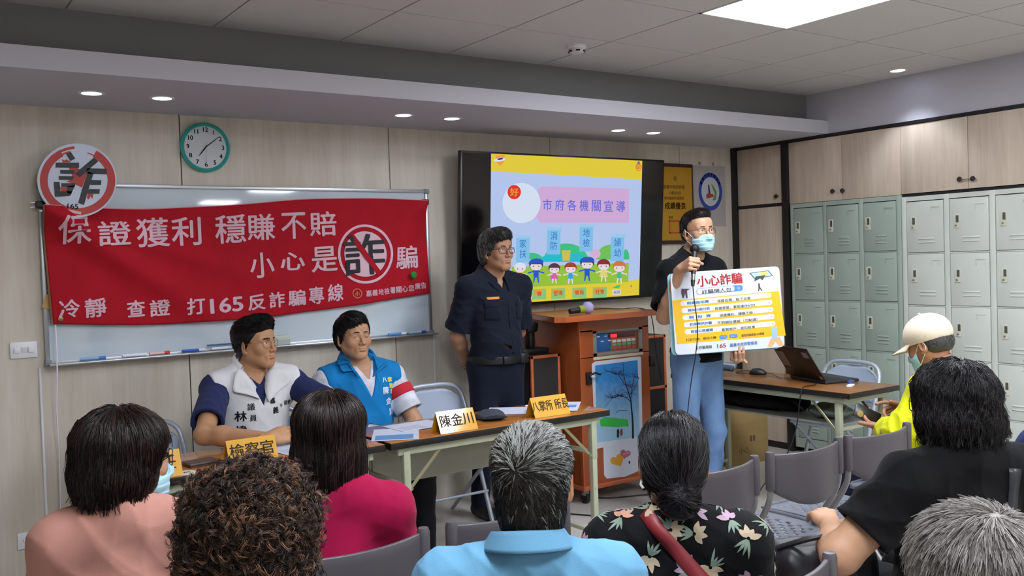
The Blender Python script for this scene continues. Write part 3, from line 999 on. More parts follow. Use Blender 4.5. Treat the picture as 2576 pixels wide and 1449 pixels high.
# ------------------------------------------------------------------ black framing on the right wall
mb = MB(); mb.mm((XR - .02, 5.045, 0), (XR + .05, YW, ZS), .003); S_(mb.build('trim_3', M_black))
S_(MB().mm((XR - .025, 4.541, 0), (XR + .06, 4.597, ZS - .018), .003).build('trim_4', M_black))
S_(MB().mm((XR - .008, -.4, ZS - .022), (XR + .05, 5.045, ZS)).build('trim_5', M_black))
S_(MB().mm((XR - .002, 2.2, 1.853), (XR + .02, 3.613, 1.869)).build('trim_6', M_black))
S_(MB().mm((XR + .005, 4.597, 0), (XR + .02, 5.045, .05)).build('baseboard_right', M_black))
knob_m = mat('knob_dark', '#2c2624', .35)
def knob(par, y, z):
    MB().lathe([(.006, 0), (.006, .012), (.014, .018), (.017, .026), (.013, .034), (0, .036)], (XR - .003, y, z), (-1, 0, 0), 20).build('knob', knob_m, par, world=True)
def door_panel(par, y0, y1, z0, z1, name='door', m=None):
    return MB().mm((XR - .002, y0 + .0015, z0), (XR + .018, y1 - .0015, z1), .001).build(name, m or M_cup, par, world=True)
# tall narrow cupboard between the posts
t = thing('tall_cupboard', 'tall narrow beige cupboard between two black posts in the corner', 'cupboard', (XR, 4.82, 0))
MB().mm((XR + .02, 4.597, .05), (XW - .02, 5.045, 2.33)).build('carcass', M_seam, t, world=True)
d = door_panel(t, 4.599, 5.043, 1.888, 2.328); knob(t, 4.646, 1.938)
door_panel(t, 4.599, 5.043, .052, 1.862)
MB().mm((XR - .004, 4.597, 1.864), (XR + .02, 5.045, 1.886)).build('shelf_edge', M_black, t, world=True)
# overhead cupboards, doors in pairs
for k, (y1, lb) in enumerate(((4.541, 'left beige overhead cupboard with two doors above the green lockers'), (3.622, 'middle beige overhead cupboard with two doors and a latch bar above the pale lockers'), (2.695, 'right beige overhead cupboard at the picture edge'))):
    y0 = y1 - (.919 if k == 0 else .927)
    t = thing('overhead_cupboard', lb, 'cupboard', (XR, (y0 + y1) / 2, 1.87), 0, 'overhead cupboards above the lockers')
    MB().mm((XR + .02, y0 + .002, 1.872), (XW - .02, y1 - .002, 2.33)).build('carcass', M_seam, t, world=True)
    ym = (y0 + y1) / 2 if k else 4.08
    for a, b in ((ym, y1), (y0, ym)): door_panel(t, a, b, 1.871 if k == 0 else 1.874, 2.328)
    if k < 2:
        kk = [(4.143, 1.936), (4.062, 1.934), (3.203, 1.936), (3.117, 1.932)][k * 2:k * 2 + 2]
        for y, z in kk: knob(t, y, z)
    if k == 1: MB().tube([(XR - .03, 3.20, 1.934), (XR - .03, 3.12, 1.931)], .0035, 8).build('latch_bar', M_chrome, t, world=True)

# ------------------------------------------------------------------ lockers
def locker_unit(y1, y0, ztop, cols, m, lb, second):
    t = thing('locker_cabinet', lb, 'locker', (XR, (y0 + y1) / 2, 0), 0)
    e = .001
    body = MB()
    body.mm((XR + .03, y0, .04), (XR + .5, y1, ztop))                 # box behind
    zr = [ztop - .030 - k * (.345 if not second else .347) for k in range(6)]
    ed = [y1] + [v for c in cols for v in c] + [y0]
    for a, b in zip(ed[0::2], ed[1::2]): body.mm((XR - .012, b, .04), (XR + .03, a, ztop), .002)    # uprights
    for k in range(6):
        zt = ztop if k == 0 else zr[k] + .001
        zb = zr[k] if k < 5 else .04
        for a, b in cols: body.mm((XR - .010, b, min(zb, zt) - (.004 if 0 < k < 5 else 0)), (XR + .03, a, max(zt, zb) + (.002 if 0 < k < 5 else 0)), 0)
    body.build('body', m, t, world=True)
    dark = mat('locker_slot', '#4b4f48', .6)
    for r in range(5):
        zt, zb = zr[r] - .006, zr[r + 1] + .006
        for ci, (a, b) in enumerate(cols):
            a2, b2 = a - .004, b + .004; w = a2 - b2
            d = MB(); d.mm((XR - .013, b2, zb), (XR + .004, a2, zt), .0025)
            for q in range(3 if not second else 2):   # pressed louvres
                z = zb + .055 + q * .024 + (.01 if second else 0)
                d.box((XR - .014, b2 + w * .45, z), (.010, .085 if not second else .115, .011), Matrix.Rotation(.5, 3, 'Y'), .003)
            dd = d.build('door', m, t, world=True)
            hy, hz = a2 - .035 - (.012 if second else 0), (zt + zb) / 2 + .025
            h = MB(); h.mm((XR - .019, hy - .020, hz - .045), (XR - .012, hy + .020, hz + .045), .003)
            hh = h.build('handle_plate', mat('handle_cream', '#c9c7b4', .4), dd, world=True)
            MB().mm((XR - .0205, hy - .016, hz - .008), (XR - .0185, hy + .002, hz + .036)).build('handle_recess', dark, dd, world=True)
            MB().cyl((XR - .018, hy + .002, hz - .028), (XR - .023, hy + .002, hz - .028), .006).build('lock', M_steel, dd, world=True)
            cy, cz = b2 + .055, zt - .060                # card holder
            f = MB()
            f.mm((XR - .0165, cy - .03, cz + .017), (XR - .012, cy + .03, cz + .021)); f.mm((XR - .0165, cy + .026, cz - .02), (XR - .012, cy + .03, cz + .02)); f.mm((XR - .0165, cy - .03, cz - .02), (XR - .012, cy - .026, cz - .008))
            f.build('card_holder', m, dd, world=True)
    return t
locker_unit(4.529, 3.622, 1.868, [(4.503, 4.240), (4.212, 3.945), (3.911, 3.655)], M_lock, 'grey-green steel locker cabinet with fifteen doors beside the black post', False)
locker_unit(3.616, 2.700, 1.852, [(3.584, 3.320), (3.285, 3.025), (2.989, 2.730)], M_lock2, 'paler steel locker cabinet with fifteen doors behind the man in the cap', True)
# ------------------------------------------------------------------ things on the board wall
WF = frame((0, 0, 0), (1, 0, 0), (0, 0, 1))     # local x right, y up, z towards the room (-Y)
def wframe(x, z, y): return frame((x, y, z), (1, 0, 0), (0, 0, 1))
# clock
t = thing('wall_clock', 'round wall clock with a turquoise rim on the board wall', 'clock', (1.518, YW, 2.182))
C0 = (0, 0, 0)
MB().lathe([(.0, 0), (.125, 0), (.133, .012), (.133, .030), (.122, .040), (.116, .034), (.113, .026)], C0, (0, -1, 0), 64).build('rim', mat('turquoise', '#2fa79c', .3), t)
MB().lathe([(0, .022), (.116, .022), (.116, .027), (0, .027)], C0, (0, -1, 0), 64).build('dial', mat('dial_white', '#c9cdd2', .6), t)
M_ink = mat('black_ink', '#15151a', .6, spec=.2)
mk = MB()
for n in range(12):
    a = math.radians(90 - 30 * (n or 12))
    F = frame((.094 * math.cos(a), -.0275, .094 * math.sin(a)), (1, 0, 0), (0, 0, 1))
    text('numeral', str(n or 12), .034, M_ink, F, t, weight=.0006)
def hand_(deg, L, w, tail, mm, y):
    a = math.radians(90 - deg); F = frame((0, y, 0), (math.cos(a), 0, math.sin(a)), (-math.sin(a), 0, math.cos(a)))
    return MB().prism([(-tail, -w / 2), (L * .6, -w / 2), (L, -.0008), (L, .0008), (L * .6, w / 2), (-tail, w / 2)], F, .0012)
hand_(218, .062, .006, .012, M_ink, -.030).build('hour_hand', M_ink, t)
hand_(51, .096, .0045, .014, M_ink, -.032).build('minute_hand', M_ink, t)
hand_(181, .085, .0014, .03, M_ink, -.034).build('second_hand', mat('grey_hand', '#8a8a90', .4), t)

# switches and sockets
def plate(name, x0, x1, z0, z1, lb, cat, kind):
    t = thing(name, lb, cat, ((x0 + x1) / 2, YW, (z0 + z1) / 2))
    w, h = x1 - x0, z1 - z0
    MB().mm((-w / 2, -.012, -h / 2), (w / 2, 0, h / 2), .004).build('plate', M_white, t)
    for k in (-1, 0, 1):
        if kind == 'sw':
            MB().mm((k * .031 - .013, -.020 if k else -.014, -.014), (k * .031 + .013, -.01, .014), .003).build('rocker', M_white if k else mat('blank_grey', '#cfcfcf', .4), t)
        elif k:
            mb = MB()
            for q in (-.006, .006): mb.mm((k * .028 + q - .001, -.0128, -.004), (k * .028 + q + .001, -.0115, .006))
            mb.cyl((k * .028, -.0128, -.009), (k * .028, -.0115, -.009), .0022)
            mb.build('outlet_hole', mat('outlet_dark', '#3a3a3a', .6), t)
plate('light_switch', .538, .658, 1.115, 1.195, 'white three-gang light switch left of the whiteboard', 'switch', 'sw')
plate('wall_socket', .530, .650, .178, .258, 'white double wall socket low on the wall at the left', 'socket', 'so')
def cord(name, pts, r, m, lb, cat, world=True, n=6):
    o = MB().tube(pts, r, n).build(name, m, None, 60); props(o, lb, cat); return o
def smoothpts(P, n=8):
    P = [Vector(p) for p in P]; out = []
    for i in range(len(P) - 1):
        a, b, c, d = P[max(i - 1, 0)], P[i], P[i + 1], P[min(i + 2, len(P) - 1)]
        for k in range(n):
            t = k / n
            out.append(.5 * ((2 * b) + (c - a) * t + (2 * a - 5 * b + 4 * c - d) * t * t + (3 * b - a - 3 * c + d) * t ** 3))
    out.append(P[-1]); return out
cord('wall_conduit', [(.664, YW - .006, 1.06), (.664, YW - .006, .258)], .006, M_white, 'thin white conduit running down the wall to the low socket', 'conduit')
cord('wall_conduit', [(2.905, YW - .006, 1.06), (2.905, YW - .006, .25)], .006, M_white, 'thin white conduit below the right end of the whiteboard', 'conduit')

# whiteboard
t = thing('whiteboard', 'long glossy whiteboard with an aluminium frame behind the red banner', 'whiteboard', (1.79, YW, 1.52))
wx0, wx1, wz0, wz1 = .690, 2.885, 1.070, 1.975
MB().mm((wx0 + .012, YW - .022, wz0 + .012), (wx1 - .012, YW - .006, wz1 - .012)).build('panel', mat('whiteboard_gloss', '#c6d3dc', .04, spec=.8), t, world=True)
M_al = mat('aluminium', '#b4b8bc', .35, .8)
fr = MB()
for lo, hi in (((wx0, wz0), (wx1, wz0 + .02)), ((wx0, wz1 - .02), (wx1, wz1)), ((wx0, wz0), (wx0 + .02, wz1)), ((wx1 - .02, wz0), (wx1, wz1))):
    fr.mm((lo[0], YW - .034, lo[1]), (hi[0], YW, hi[1]), .003)
fr.build('frame', M_al, t, world=True)
MB().mm((wx0 + .01, YW - .085, wz0 - .002), (wx1 + .01, YW - .03, wz0 + .010), .004).build('tray', M_al, t, world=True)
cm_ = mat('corner_grey', '#7c8084', .5)
for x in (wx0 - .004, wx1 - .022):
    for z in (wz0 - .004, wz1 - .026): MB().mm((x, YW - .038, z), (x + .03, YW, z + .03), .003).build('corner_cap', cm_, t, world=True)
# pens and eraser on the tray
def pen(x, c, lb, capc='#f0f0f0', L=.12, dz=0):
    t = thing('marker_pen', lb, 'marker pen', (x, YW - .06, wz0 + .021 + dz))
    MB().cyl((-L / 2, 0, 0), (L * .22, 0, 0), .0075, n=14).build('barrel', mat('pen_' + capc, capc, .35), t)
    MB().cyl((L * .22, 0, 0), (L / 2, 0, 0), .0082, n=14).build('cap', mat('pen_' + c, c, .35), t)
pen(.90, '#3f7fd0', 'blue marker lying first from the left on the whiteboard tray', '#8ab4e0')
pen(1.10, '#f4f4f8', 'white marker second from the left on the whiteboard tray', '#eef0fa')
pen(1.225, '#d23a36', 'marker with a red cap on the left half of the whiteboard tray', '#f2c8c8', .10)
pen(1.40, '#d9dde4', 'pale marker with a blue barrel on the whiteboard tray', '#2a63b8')
pen(1.555, '#b8d0ea', 'light blue marker in the middle of the whiteboard tray', '#e4ecf4')
pen(1.680, '#c93030', 'red barrelled marker left of the eraser on the whiteboard tray', '#c93030', .10)
pen(1.79, '#e89aa8', 'white marker with a pink cap right next to the eraser', '#f0f0f4', .10)
o = MB().box((1.655, YW - .047, wz0 + .040), (.36, .012, .008), None, .003).build('pointer_stick', mat('pointer_blue', '#3b5f80', .4)); props(o, 'thin dark blue stick lying above the markers on the tray', 'stick')
t = thing('board_eraser', 'pale whiteboard eraser standing on the tray behind the young man', 'eraser', (1.885, YW - .060, wz0 + .0115))
MB().mm((-.05, -.018, .02), (.05, .020, .055), .005).build('grip', mat('eraser_pale', '#c6cebb', .6), t)
MB().mm((-.048, -.017, 0), (.048, .018, .021), .002).build('felt_pad', mat('eraser_felt', '#b8bfb8', .9), t)
pen(2.62, '#eef2f6', 'white and blue marker at the right end of the tray beside the older man', '#5a94d0')
pen(2.76, '#2c4f9e', 'dark blue capped marker furthest right on the whiteboard tray', '#a6c4e4')

# red banner: a sagging cloth clipped at its two upper corners
M_red = fabric('banner_red', '#a91423', .75, .15)
P00, P10, P11, P01 = (Vector(p) for p in ((.728, 5.045, 1.276), (2.866, 5.045, 1.330), (2.836, 5.045, 1.902), (.700, 5.045, 1.855)))
def ban(u, v, off=0.0):
    p = (P00 * (1 - u) + P10 * u) * (1 - v) + (P01 * (1 - u) + P11 * u) * v
    p = p.copy(); p.z += -.060 * max(0, math.sin(pi * min(1, max(0, u)) ** .85)) * (1 - v) - .022 * math.sin(2 * pi * u) * v + .0015 * math.sin(u * 23)
    # diagonal drag folds from the clipped corners
    w = math.exp(-((v - (1 - u * 2.6)) / .16) ** 2) * math.exp(-u * 4) * .070
    w += math.exp(-((v - (1 - u * 1.3)) / .10) ** 2) * math.exp(-u * 3) * .034
    w += math.exp(-((v - (1 - (1 - u) * 4.5)) / .22) ** 2) * math.exp(-(1 - u) * 9) * .035
    w += math.exp(-((v - (1 - (1 - u) * 2.2)) / .10) ** 2) * math.exp(-(1 - u) * 7) * .022
    w += .004 * math.sin(u * 17 + v * 4) + .003 * math.sin(u * 41 - v * 6)
    p.y -= w + off
    return p
t = thing('banner', 'wide red cloth banner with white Chinese writing over the whiteboard', 'banner', (1.79, 5.04, 1.58))
o = MB().grid(lambda a, b: ban(a, b), 240, 60).build('cloth', M_red, t, 180, True)
o.modifiers.new('thickness', 'SOLIDIFY').thickness = .0012
o = MB().grid(lambda a, b: ban(a, .985 + b * .022, .0006), 120, 3).build('hem', mat('hem_pink', '#d9818a', .8), t, 180, True)
o = MB().grid(lambda a, b: ban(-.004 + a * .008, b, .0006), 3, 40).build('hem', mat('hem_brown', '#7c5a3c', .8), t, 180, True)
BW, BH = 2.14, .56
# homography from photo pixels of the banner to u, v is replaced by direct ray casts onto its plane
def px(x, y, Y=5.045):
    d = fw + rt2 * ((x - 1288) / 2327) - up2 * ((y - 724.5) / 2327)
    return Vector((0, 0, CAM_H)) + d * (Y / d.y)
def ban_uv(x, z):
    tx, tz = x, z
    for _k in range(6):
        u, v = _buv(x, z); q = ban(u, v); x += tx - q.x; z += tz - q.z
    return u, v
def _buv(x, z):
    u, v = .5, .5
    for _ in range(8):
        q = (P00 * (1 - u) + P10 * u) * (1 - v) + (P01 * (1 - u) + P11 * u) * v
        du = (P10 - P00) * (1 - v) + (P11 - P01) * v; dv = (P01 - P00) * (1 - u) + (P11 - P10) * u
        ex, ez = x - q.x, z - q.z; det = du.x * dv.z - dv.x * du.z
        u += (ex * dv.z - dv.x * ez) / det; v += (du.x * ez - ex * du.z) / det
    return u, v
M_wt = fabric('banner_white', '#d9b4c0', .75, .1)
def bchar(ch, x, y, hpx, wpx=None, m=None, wt=.0022, off=.004, name='lettering', par=None):
    """a glyph centred on photo pixel x, y of the banner with its pixel height"""
    c = px(x, y); s = (px(x, y - hpx / 2) - px(x, y + hpx / 2)).z; w = ((px(x + (wpx or hpx) / 2, y) - px(x - (wpx or hpx) / 2, y)).x)
    me = text_mesh(ch, 1.0, wt / s)
    co = np.array([v.co[:] for v in me.vertices]); lo, hi = co.min(0), co.max(0)
    sl = math.tan(math.radians(2.2))
    for v in me.vertices:
        nx = (v.co.x - (lo[0] + hi[0]) / 2) / (hi[0] - lo[0]) * w; nz = (v.co.y - (lo[1] + hi[1]) / 2) / (hi[1] - lo[1]) * s
        u, vv = ban_uv(c.x + nx, c.z + nz + nx * sl)
        v.co = ban(u, vv, off)
    me.materials.clear()
    return link(name, me, m or M_wt, par or t, 0, True)
for ch, x, y, h, w in (('保', 184, 578, 72, 82), ('證', 285, 587, 62, 86), ('獲', 383, 585, 74, 84), ('利', 468, 582, 72, 76), ('穩', 580, 576, 72, 78), ('賺', 657, 571, 66, 70), ('不', 738, 568, 66, 62), ('賠', 812, 563, 62, 68),
                       ('小', 659, 667, 64, 62), ('心', 736, 657, 46, 62), ('是', 815, 652, 64, 64), ('騙', 1023, 647, 58, 56),
                       ('冷', 174, 776, 46, 54), ('靜', 240, 774, 48, 56), ('查', 342, 776, 42, 46), ('證', 402, 774, 42, 52), ('打', 491, 770, 42, 46), ('反', 645, 760, 40, 44), ('詐', 696, 754, 40, 40), ('騙', 747, 749, 40, 44), ('專', 795, 743, 44, 38), ('線', 843, 736, 44, 40)):
    bchar(ch, x, y, h, w)
bchar('165', 569, 767, 38, 86, wt=.0022)
for k, ch in enumerate('嘉義地檢署關心您'): bchar(ch, 925 + k * 15.6, 738 - k * 1.9, 16, 14, wt=.0008)
for k, ch in enumerate('廣告'): bchar(ch, 1050 + k * 15, 720 - k * 2, 16, 14, wt=.0008)
def bring(cx, cy, r0, r1, m, off, name, n=72, ry=1.08, par=None, a0=0, a1=360):
    mb = MB(); rows = []
    for k in range(n + 1):
        a = math.radians(a0 + (a1 - a0) * k / n); row = []
        for r in (r0, r1):
            p = px(cx + r * math.cos(a), cy - r * ry * math.sin(a)); u, v = ban_uv(p.x, p.z); row.append(mb.bm.verts.new(ban(u, v, off)))
        rows.append(row)
    for A, B in zip(rows, rows[1:]): mb._f((A[0], A[1], B[1], B[0]), 0)
    return mb.build(name, m, par or t, 0, True)
bring(917, 639, 63, 69, M_wt, .0050, 'ring')
bring(917, 639, 0.5, 53, M_wt, .0050, 'disc')
mb = MB(); F_ = []
for x, y in ((878, 596), (888, 588), (956, 684), (947, 693)):
    p = px(x, y); u, v = ban_uv(p.x, p.z); F_.append(mb.bm.verts.new(ban(u, v, .0062)))
mb._f(F_, 0); mb.build('stroke', M_red, t, 0, True)
bchar('詐', 915, 640, 104, 104, mat('banner_black', '#1a1c22', .7), .0034, .0078)
bring(897, 738, 9.5, 11.5, mat('logo_gold', '#d8785c', .7), .006, 'logo'); bchar('卍' if 0 else '小', 897, 739, 13, 12, MATS['logo_gold'], .0012, .0065, 'logo')
mb = MB(); p = px(152, 802); mb.lathe([(.006, 0), (.011, .0), (.012, .002), (.006, .003)], (p.x, 5.036, p.z), (0, -1, 0), 20).build('grommet', mat('brass', '#8a7a5a', .35, .8), t, world=True)
p = px(1036, 692)
o = MB().lathe([(.0, 0), (.021, 0), (.021, .008), (.017, .013), (0, .014)], (p.x, 5.026, p.z), (0, -1, 0), 28).build('magnet', mat('magnet_green', '#12852c', .35)); props(o, 'round green magnet pinned on the red banner', 'magnet')
def clip(x, z, lb):
    t = thing('binder_clip', lb, 'binder clip', (x, 5.06, z))
    MB().mm((-.020, -.03, -.016), (.022, .012, .018), .004).build('jaw', M_black, t)
    MB().tube([(-.018, -.018, .01), (-.045, -.022, .013), (-.045, -.022, -.012), (-.018, -.018, -.009)], .0022, 6).build('handle', M_chrome, t)
clip(.694, 1.862, 'black binder clip holding the upper left corner of the banner')
clip(2.850, 1.895, 'black binder clip holding the upper right corner of the banner')
o = MB().box((.712, 5.058, 1.385), (.04, .002, .07), Matrix.Rotation(.35, 3, 'Y')).build('sticky_note', mat('note_tan', '#b8925a', .8)); props(o, 'tan paper note behind the left edge of the banner', 'note')
cord('white_string', smoothpts([(.735, 5.03, 1.27), (.730, 5.005, 1.06), (.722, 5.03, .85), (.728, 5.05, .6), (.722, 5.06, .3), (.724, 5.07, .05)], 4), .0035, mat('string_white', '#e9e4ec', .8), 'white string hanging from the lower left corner of the banner', 'string')

# round sign with slanted brush character
RS = thing('round_sign', 'round white sign with a red ring and a slanted black Chinese character', 'sign', (.868, 5.0, 1.983))
def rs(x, y, off):   # photo pixels of the close-up (80..310, 350..560 at 6.9x) to the sign plane
    p = px(80 + x / 6.9, 350 + y / 6.9, 4.985); return Vector((p.x, 4.985 - off, p.z))
def rsc(r, n=72, cx=785, cy=715, ry=None): return [(cx + r * math.cos(2 * pi * i / n), cy + (ry or r * .94) * math.sin(2 * pi * i / n)) for i in range(n)]
def rspoly(polys, m, name, off, th=0):
    mb = MB()
    for P in polys:
        vs = [mb.bm.verts.new(rs(x, y, off)) for x, y in P]
        mb.bm.faces.new(vs)
    return mb.build(name, m, RS, 0, True)
mb = MB(); A = [mb.bm.verts.new(rs(x, y, 0)) for x, y in rsc(690, ry=640)]; B = [mb.bm.verts.new(rs(x, y, -.006)) for x, y in rsc(690, ry=640)]
mb.loft([A, B]); mb.build('board', mat('sign_white', '#c9d1e0', .45), RS, 40, True)
M_sr = mat('sign_red', '#b5332f', .5); M_sk = mat('sign_black', '#26282a', .5)
mb = MB()
def seg(a0, a1, r0, r1, n=40):
    for k in range(n):
        q = []
        for (aa, rr) in ((a0 + (a1 - a0) * k / n, r0), (a0 + (a1 - a0) * (k + 1) / n, r0), (a0 + (a1 - a0) * (k + 1) / n, r1), (a0 + (a1 - a0) * k / n, r1)):
            w = math.radians(aa); q.append(mb.bm.verts.new(rs(795 + rr * math.cos(w), 720 - rr * .92 * math.sin(w), .001)))
        mb._f(q, 0)
seg(118, 420, 520, 655); seg(95, 118, 600, 650); seg(103, 118, 545, 575); seg(60, 72, 540, 560)
bmesh.ops.remove_doubles(mb.bm, verts=mb.bm.verts, dist=1e-5)
mb.build('ring', M_sr, RS, 0, True)
rspoly([[(515, 345), (560, 370), (600, 350), (650, 380), (680, 400), (540, 405)], [(640, 490), (770, 490), (960, 600), (870, 840), (720, 770), (600, 740), (720, 680)], [(485, 835), (620, 835), (600, 915), (500, 905)], [(975, 945), (1070, 950), (1050, 1040), (1020, 990), (985, 1050), (955, 1020)]], M_sr, 'splash', .0014)
rspoly([[(590, 255), (675, 220), (755, 340), (670, 380)], [(415, 408), (820, 408), (820, 500), (415, 492)], [(490, 535), (740, 535), (740, 605), (495, 600)], [(465, 640), (735, 645), (700, 712), (470, 705)],
        [(380, 745), (480, 742), (490, 830), (480, 1000), (400, 1000)], [(510, 765), (760, 765), (740, 830), (515, 830)], [(480, 905), (700, 905), (665, 985), (480, 1000)], [(620, 820), (750, 800), (680, 960), (600, 920)],
        [(1080, 318), (1155, 385), (830, 665), (745, 600)], [(960, 505), (1300, 515), (1300, 610), (940, 600)], [(975, 560), (1070, 600), (1005, 800), (905, 1145), (805, 1105), (880, 850)],
        [(1030, 710), (1208, 715), (1200, 795), (1010, 795)], [(990, 865), (1180, 870), (1172, 950), (960, 945)]], M_sk, 'character', .0022)
c = rs(700, 1170, .003); text('number', '165', .034, M_sk, frame(c, (1, 0, -.08), (0, 0, 1)), RS, .0004, sx=1.15, world=True)
rspoly([[(475, 1185), (860, 1265), (850, 1310), (465, 1225)]], mat('sign_pink', '#dcb4bc', .6), 'label', .0018)

# television with a lit slide
TH = math.radians(4.4)
tz, ty = 1.395, 4.98
TF = frame((0, ty, tz), (1, 0, 0), (0, -math.sin(TH), math.cos(TH)))
TV = thing('television', 'large black television on the board wall showing a cartoon slide', 'television', (3.916, YW, 1.26))
def tvb(u0, u1, v0, v1, z0, z1, name, m, bev=.004, par=None):
    mb = MB(); mb.mm((u0, v0, z0), (u1, v1, z1), bev); mb.bm.transform(TF); return mb.build(name, m, par or TV, 35, True)
tvb(3.045, 4.787, -.180, .818, -.035, .0, 'housing', mat('tv_black', '#0d0c0f', .35))
tvb(3.057, 4.775, -.168, .806, .0, .002, 'screen', mat('screen_black', '#08070a', .10, spec=.6), 0)
mb = MB(); mb.mm((3.6, ty + .03, 1.40), (4.2, YW, 1.9), .01); mb.build('wall_mount', M_black, TV, world=True)
def em(name, c, s=.86): return mat('slide_' + name, '#000000', .4, spec=.3, emit=c, es=s)
SL = None
def sx(x, y):   # photo pixel to television plane u, v
    d = fw + rt2 * ((x - 1288) / 2327) - up2 * ((y - 724.5) / 2327); o = Vector((0, ty, tz)); n = Vector((0, math.cos(TH), math.sin(TH)))
    c0 = Vector((0, 0, CAM_H)); t_ = (o - c0).dot(n) / d.dot(n); p = c0 + d * t_
    return p.x, (p - o).dot(Vector((0, -math.sin(TH), math.cos(TH))))
def zp(x, y): return 1130 + x / 3.449, 360 + y / 3.449      # close-up of the slide
lay = [.0024]
def slide(name, P, m, pix=True, dz=.00035, par=None):
    lay[0] += dz * .3
    mb = MB(); Q = [sx(*zp(*p)) for p in P] if pix else P
    mb.flat(Q, TF, lay[0]); return mb.build(name, m, par or SL, 0, True)
def slide_ell(name, cx, cy, rx, ry, m, n=28, rot=0, a0=0, a1=360, par=None):
    P = []
    for k in range(n):
        a = math.radians(a0 + (a1 - a0) * k / (n if a1 - a0 >= 360 else n - 1)); x, y = rx * math.cos(a), ry * math.sin(a); r = math.radians(rot)
        P.append((cx + x * math.cos(r) - y * math.sin(r), cy + x * math.sin(r) + y * math.cos(r)))
    return slide(name, P, m, par=par)
def slide_text(name, s, cx, cy, h, m, wpx=None, wt=.0, rot=0, par=None):
    lay[0] += .0001
    u, v = sx(*zp(cx, cy)); u2, v2 = sx(*zp(cx, cy - h / 2)); u3, v3 = sx(*zp(cx, cy + h / 2)); hh = v2 - v3
    me = text_mesh(s, 1.0, wt); co = np.array([q.co[:] for q in me.vertices]); lo, hi = co.min(0), co.max(0)
    ww = (sx(*zp(cx + (wpx or h) / 2, cy))[0] - sx(*zp(cx - (wpx or h) / 2, cy))[0])
    for q in me.vertices: q.co = TF @ Vector((u + ((q.co.x - lo[0]) / (hi[0] - lo[0]) - .5) * ww, v + ((q.co.y - lo[1]) / (hi[1] - lo[1]) - .5) * hh, lay[0]))
    me.materials.clear(); return link(name, me, m, par or SL, 0, True)
u0, u1 = 3.271, 4.567
mb = MB(); mb.flat([(u0, -.160), (u1, -.160), (u1, .806), (u0, .806)], TF, .0023); SL = mb.build('slide', em('sky', '#bccff8'), TV, 0, True)
slide('slide_band', [(u0, .695), (u1, .672), (u1, .806), (u0, .806)], em('yellow', '#ecd53a'), False)
slide('slide_band', [(u0, -.160), (u1, -.160), (u1, -.050), (u0, -.050)], em('yellow', '#ecd53a'), False)
slide('heading_box', [(800, 375), (1560, 395), (1558, 690), (790, 690), (750, 640), (760, 410)], em('pink', '#d9b3e2'))
slide_ell('portrait_disc', 625, 520, 165, 175, em('pale', '#dfeaff'))
slide_ell('red_paddle', 562, 425, 58, 62, em('red', '#e8321e')); slide_text('paddle_character', '好', 562, 425, 72, em('orange', '#ffa040'), 74, .02)
for k, ch in enumerate('市府各機關宣導'): slide_text('heading_character', ch, 850 + k * 106, 535 + k * 2.2, 98, em('violet', '#6a6fe0'), 78, .012)
hg, ht, hl = em('green', '#3ec98a'), em('teal', '#1fc4d8'), em('lime', '#9ccb3c')
slide_ell('hill', 1010, 1010, 190, 140, hg, 24, 0, 180, 360); slide_ell('hill', 1400, 1010, 130, 130, em('green2', '#74c85a'), 24, 0, 180, 360); slide_ell('hill', 700, 1010, 110, 60, hg, 24, 0, 180, 360)
slide_ell('hill', 1530, 1010, 30, 90, hg, 24, 0, 180, 360)
slide('pond', [(800, 990), (860, 955), (1140, 955), (1180, 1030), (780, 1030)], ht)
slide('lawn', [(540, 1075), (1555, 1040), (1550, 1205), (740, 1245), (540, 1240)], hl)
slide_ell('tent', 1265, 960, 45, 40, em('pink2', '#e0b8e0')); slide('castle', [(975, 930), (1050, 930), (1040, 1020), (980, 1020)], em('gold', '#d8c84a'))
for (x, y, a, b) in ((640, 910, '家', '扶'), (908, 840, '消', '防'), (1190, 815, '地', '檢'), (1460, 900, '婦', '幼')):
    h = 105
    slide('scroll', [(x - 62, y - h), (x + 55, y - h), (x + 50, y + h + 20), (x - 65, y + h + 20)], em('cyan', '#86c8f4'))
    slide('scroll_roll', [(x - 62, y - h - 8), (x + 70, y - h - 2), (x + 68, y - h + 22), (x - 62, y - h + 20)], em('cyan2', '#9fd4f6'))
    slide_text('scroll_character', a, x - 4, y - 38, 72, em('blue', '#3f7fd0'), 58, .008); slide_text('scroll_character', b, x - 4, y + 50, 72, em('blue', '#3f7fd0'), 58, .008)
fc = em('face', '#f2e4ea'); nv = em('navy', '#2a55c8'); dk = em('dark', '#2c3050')
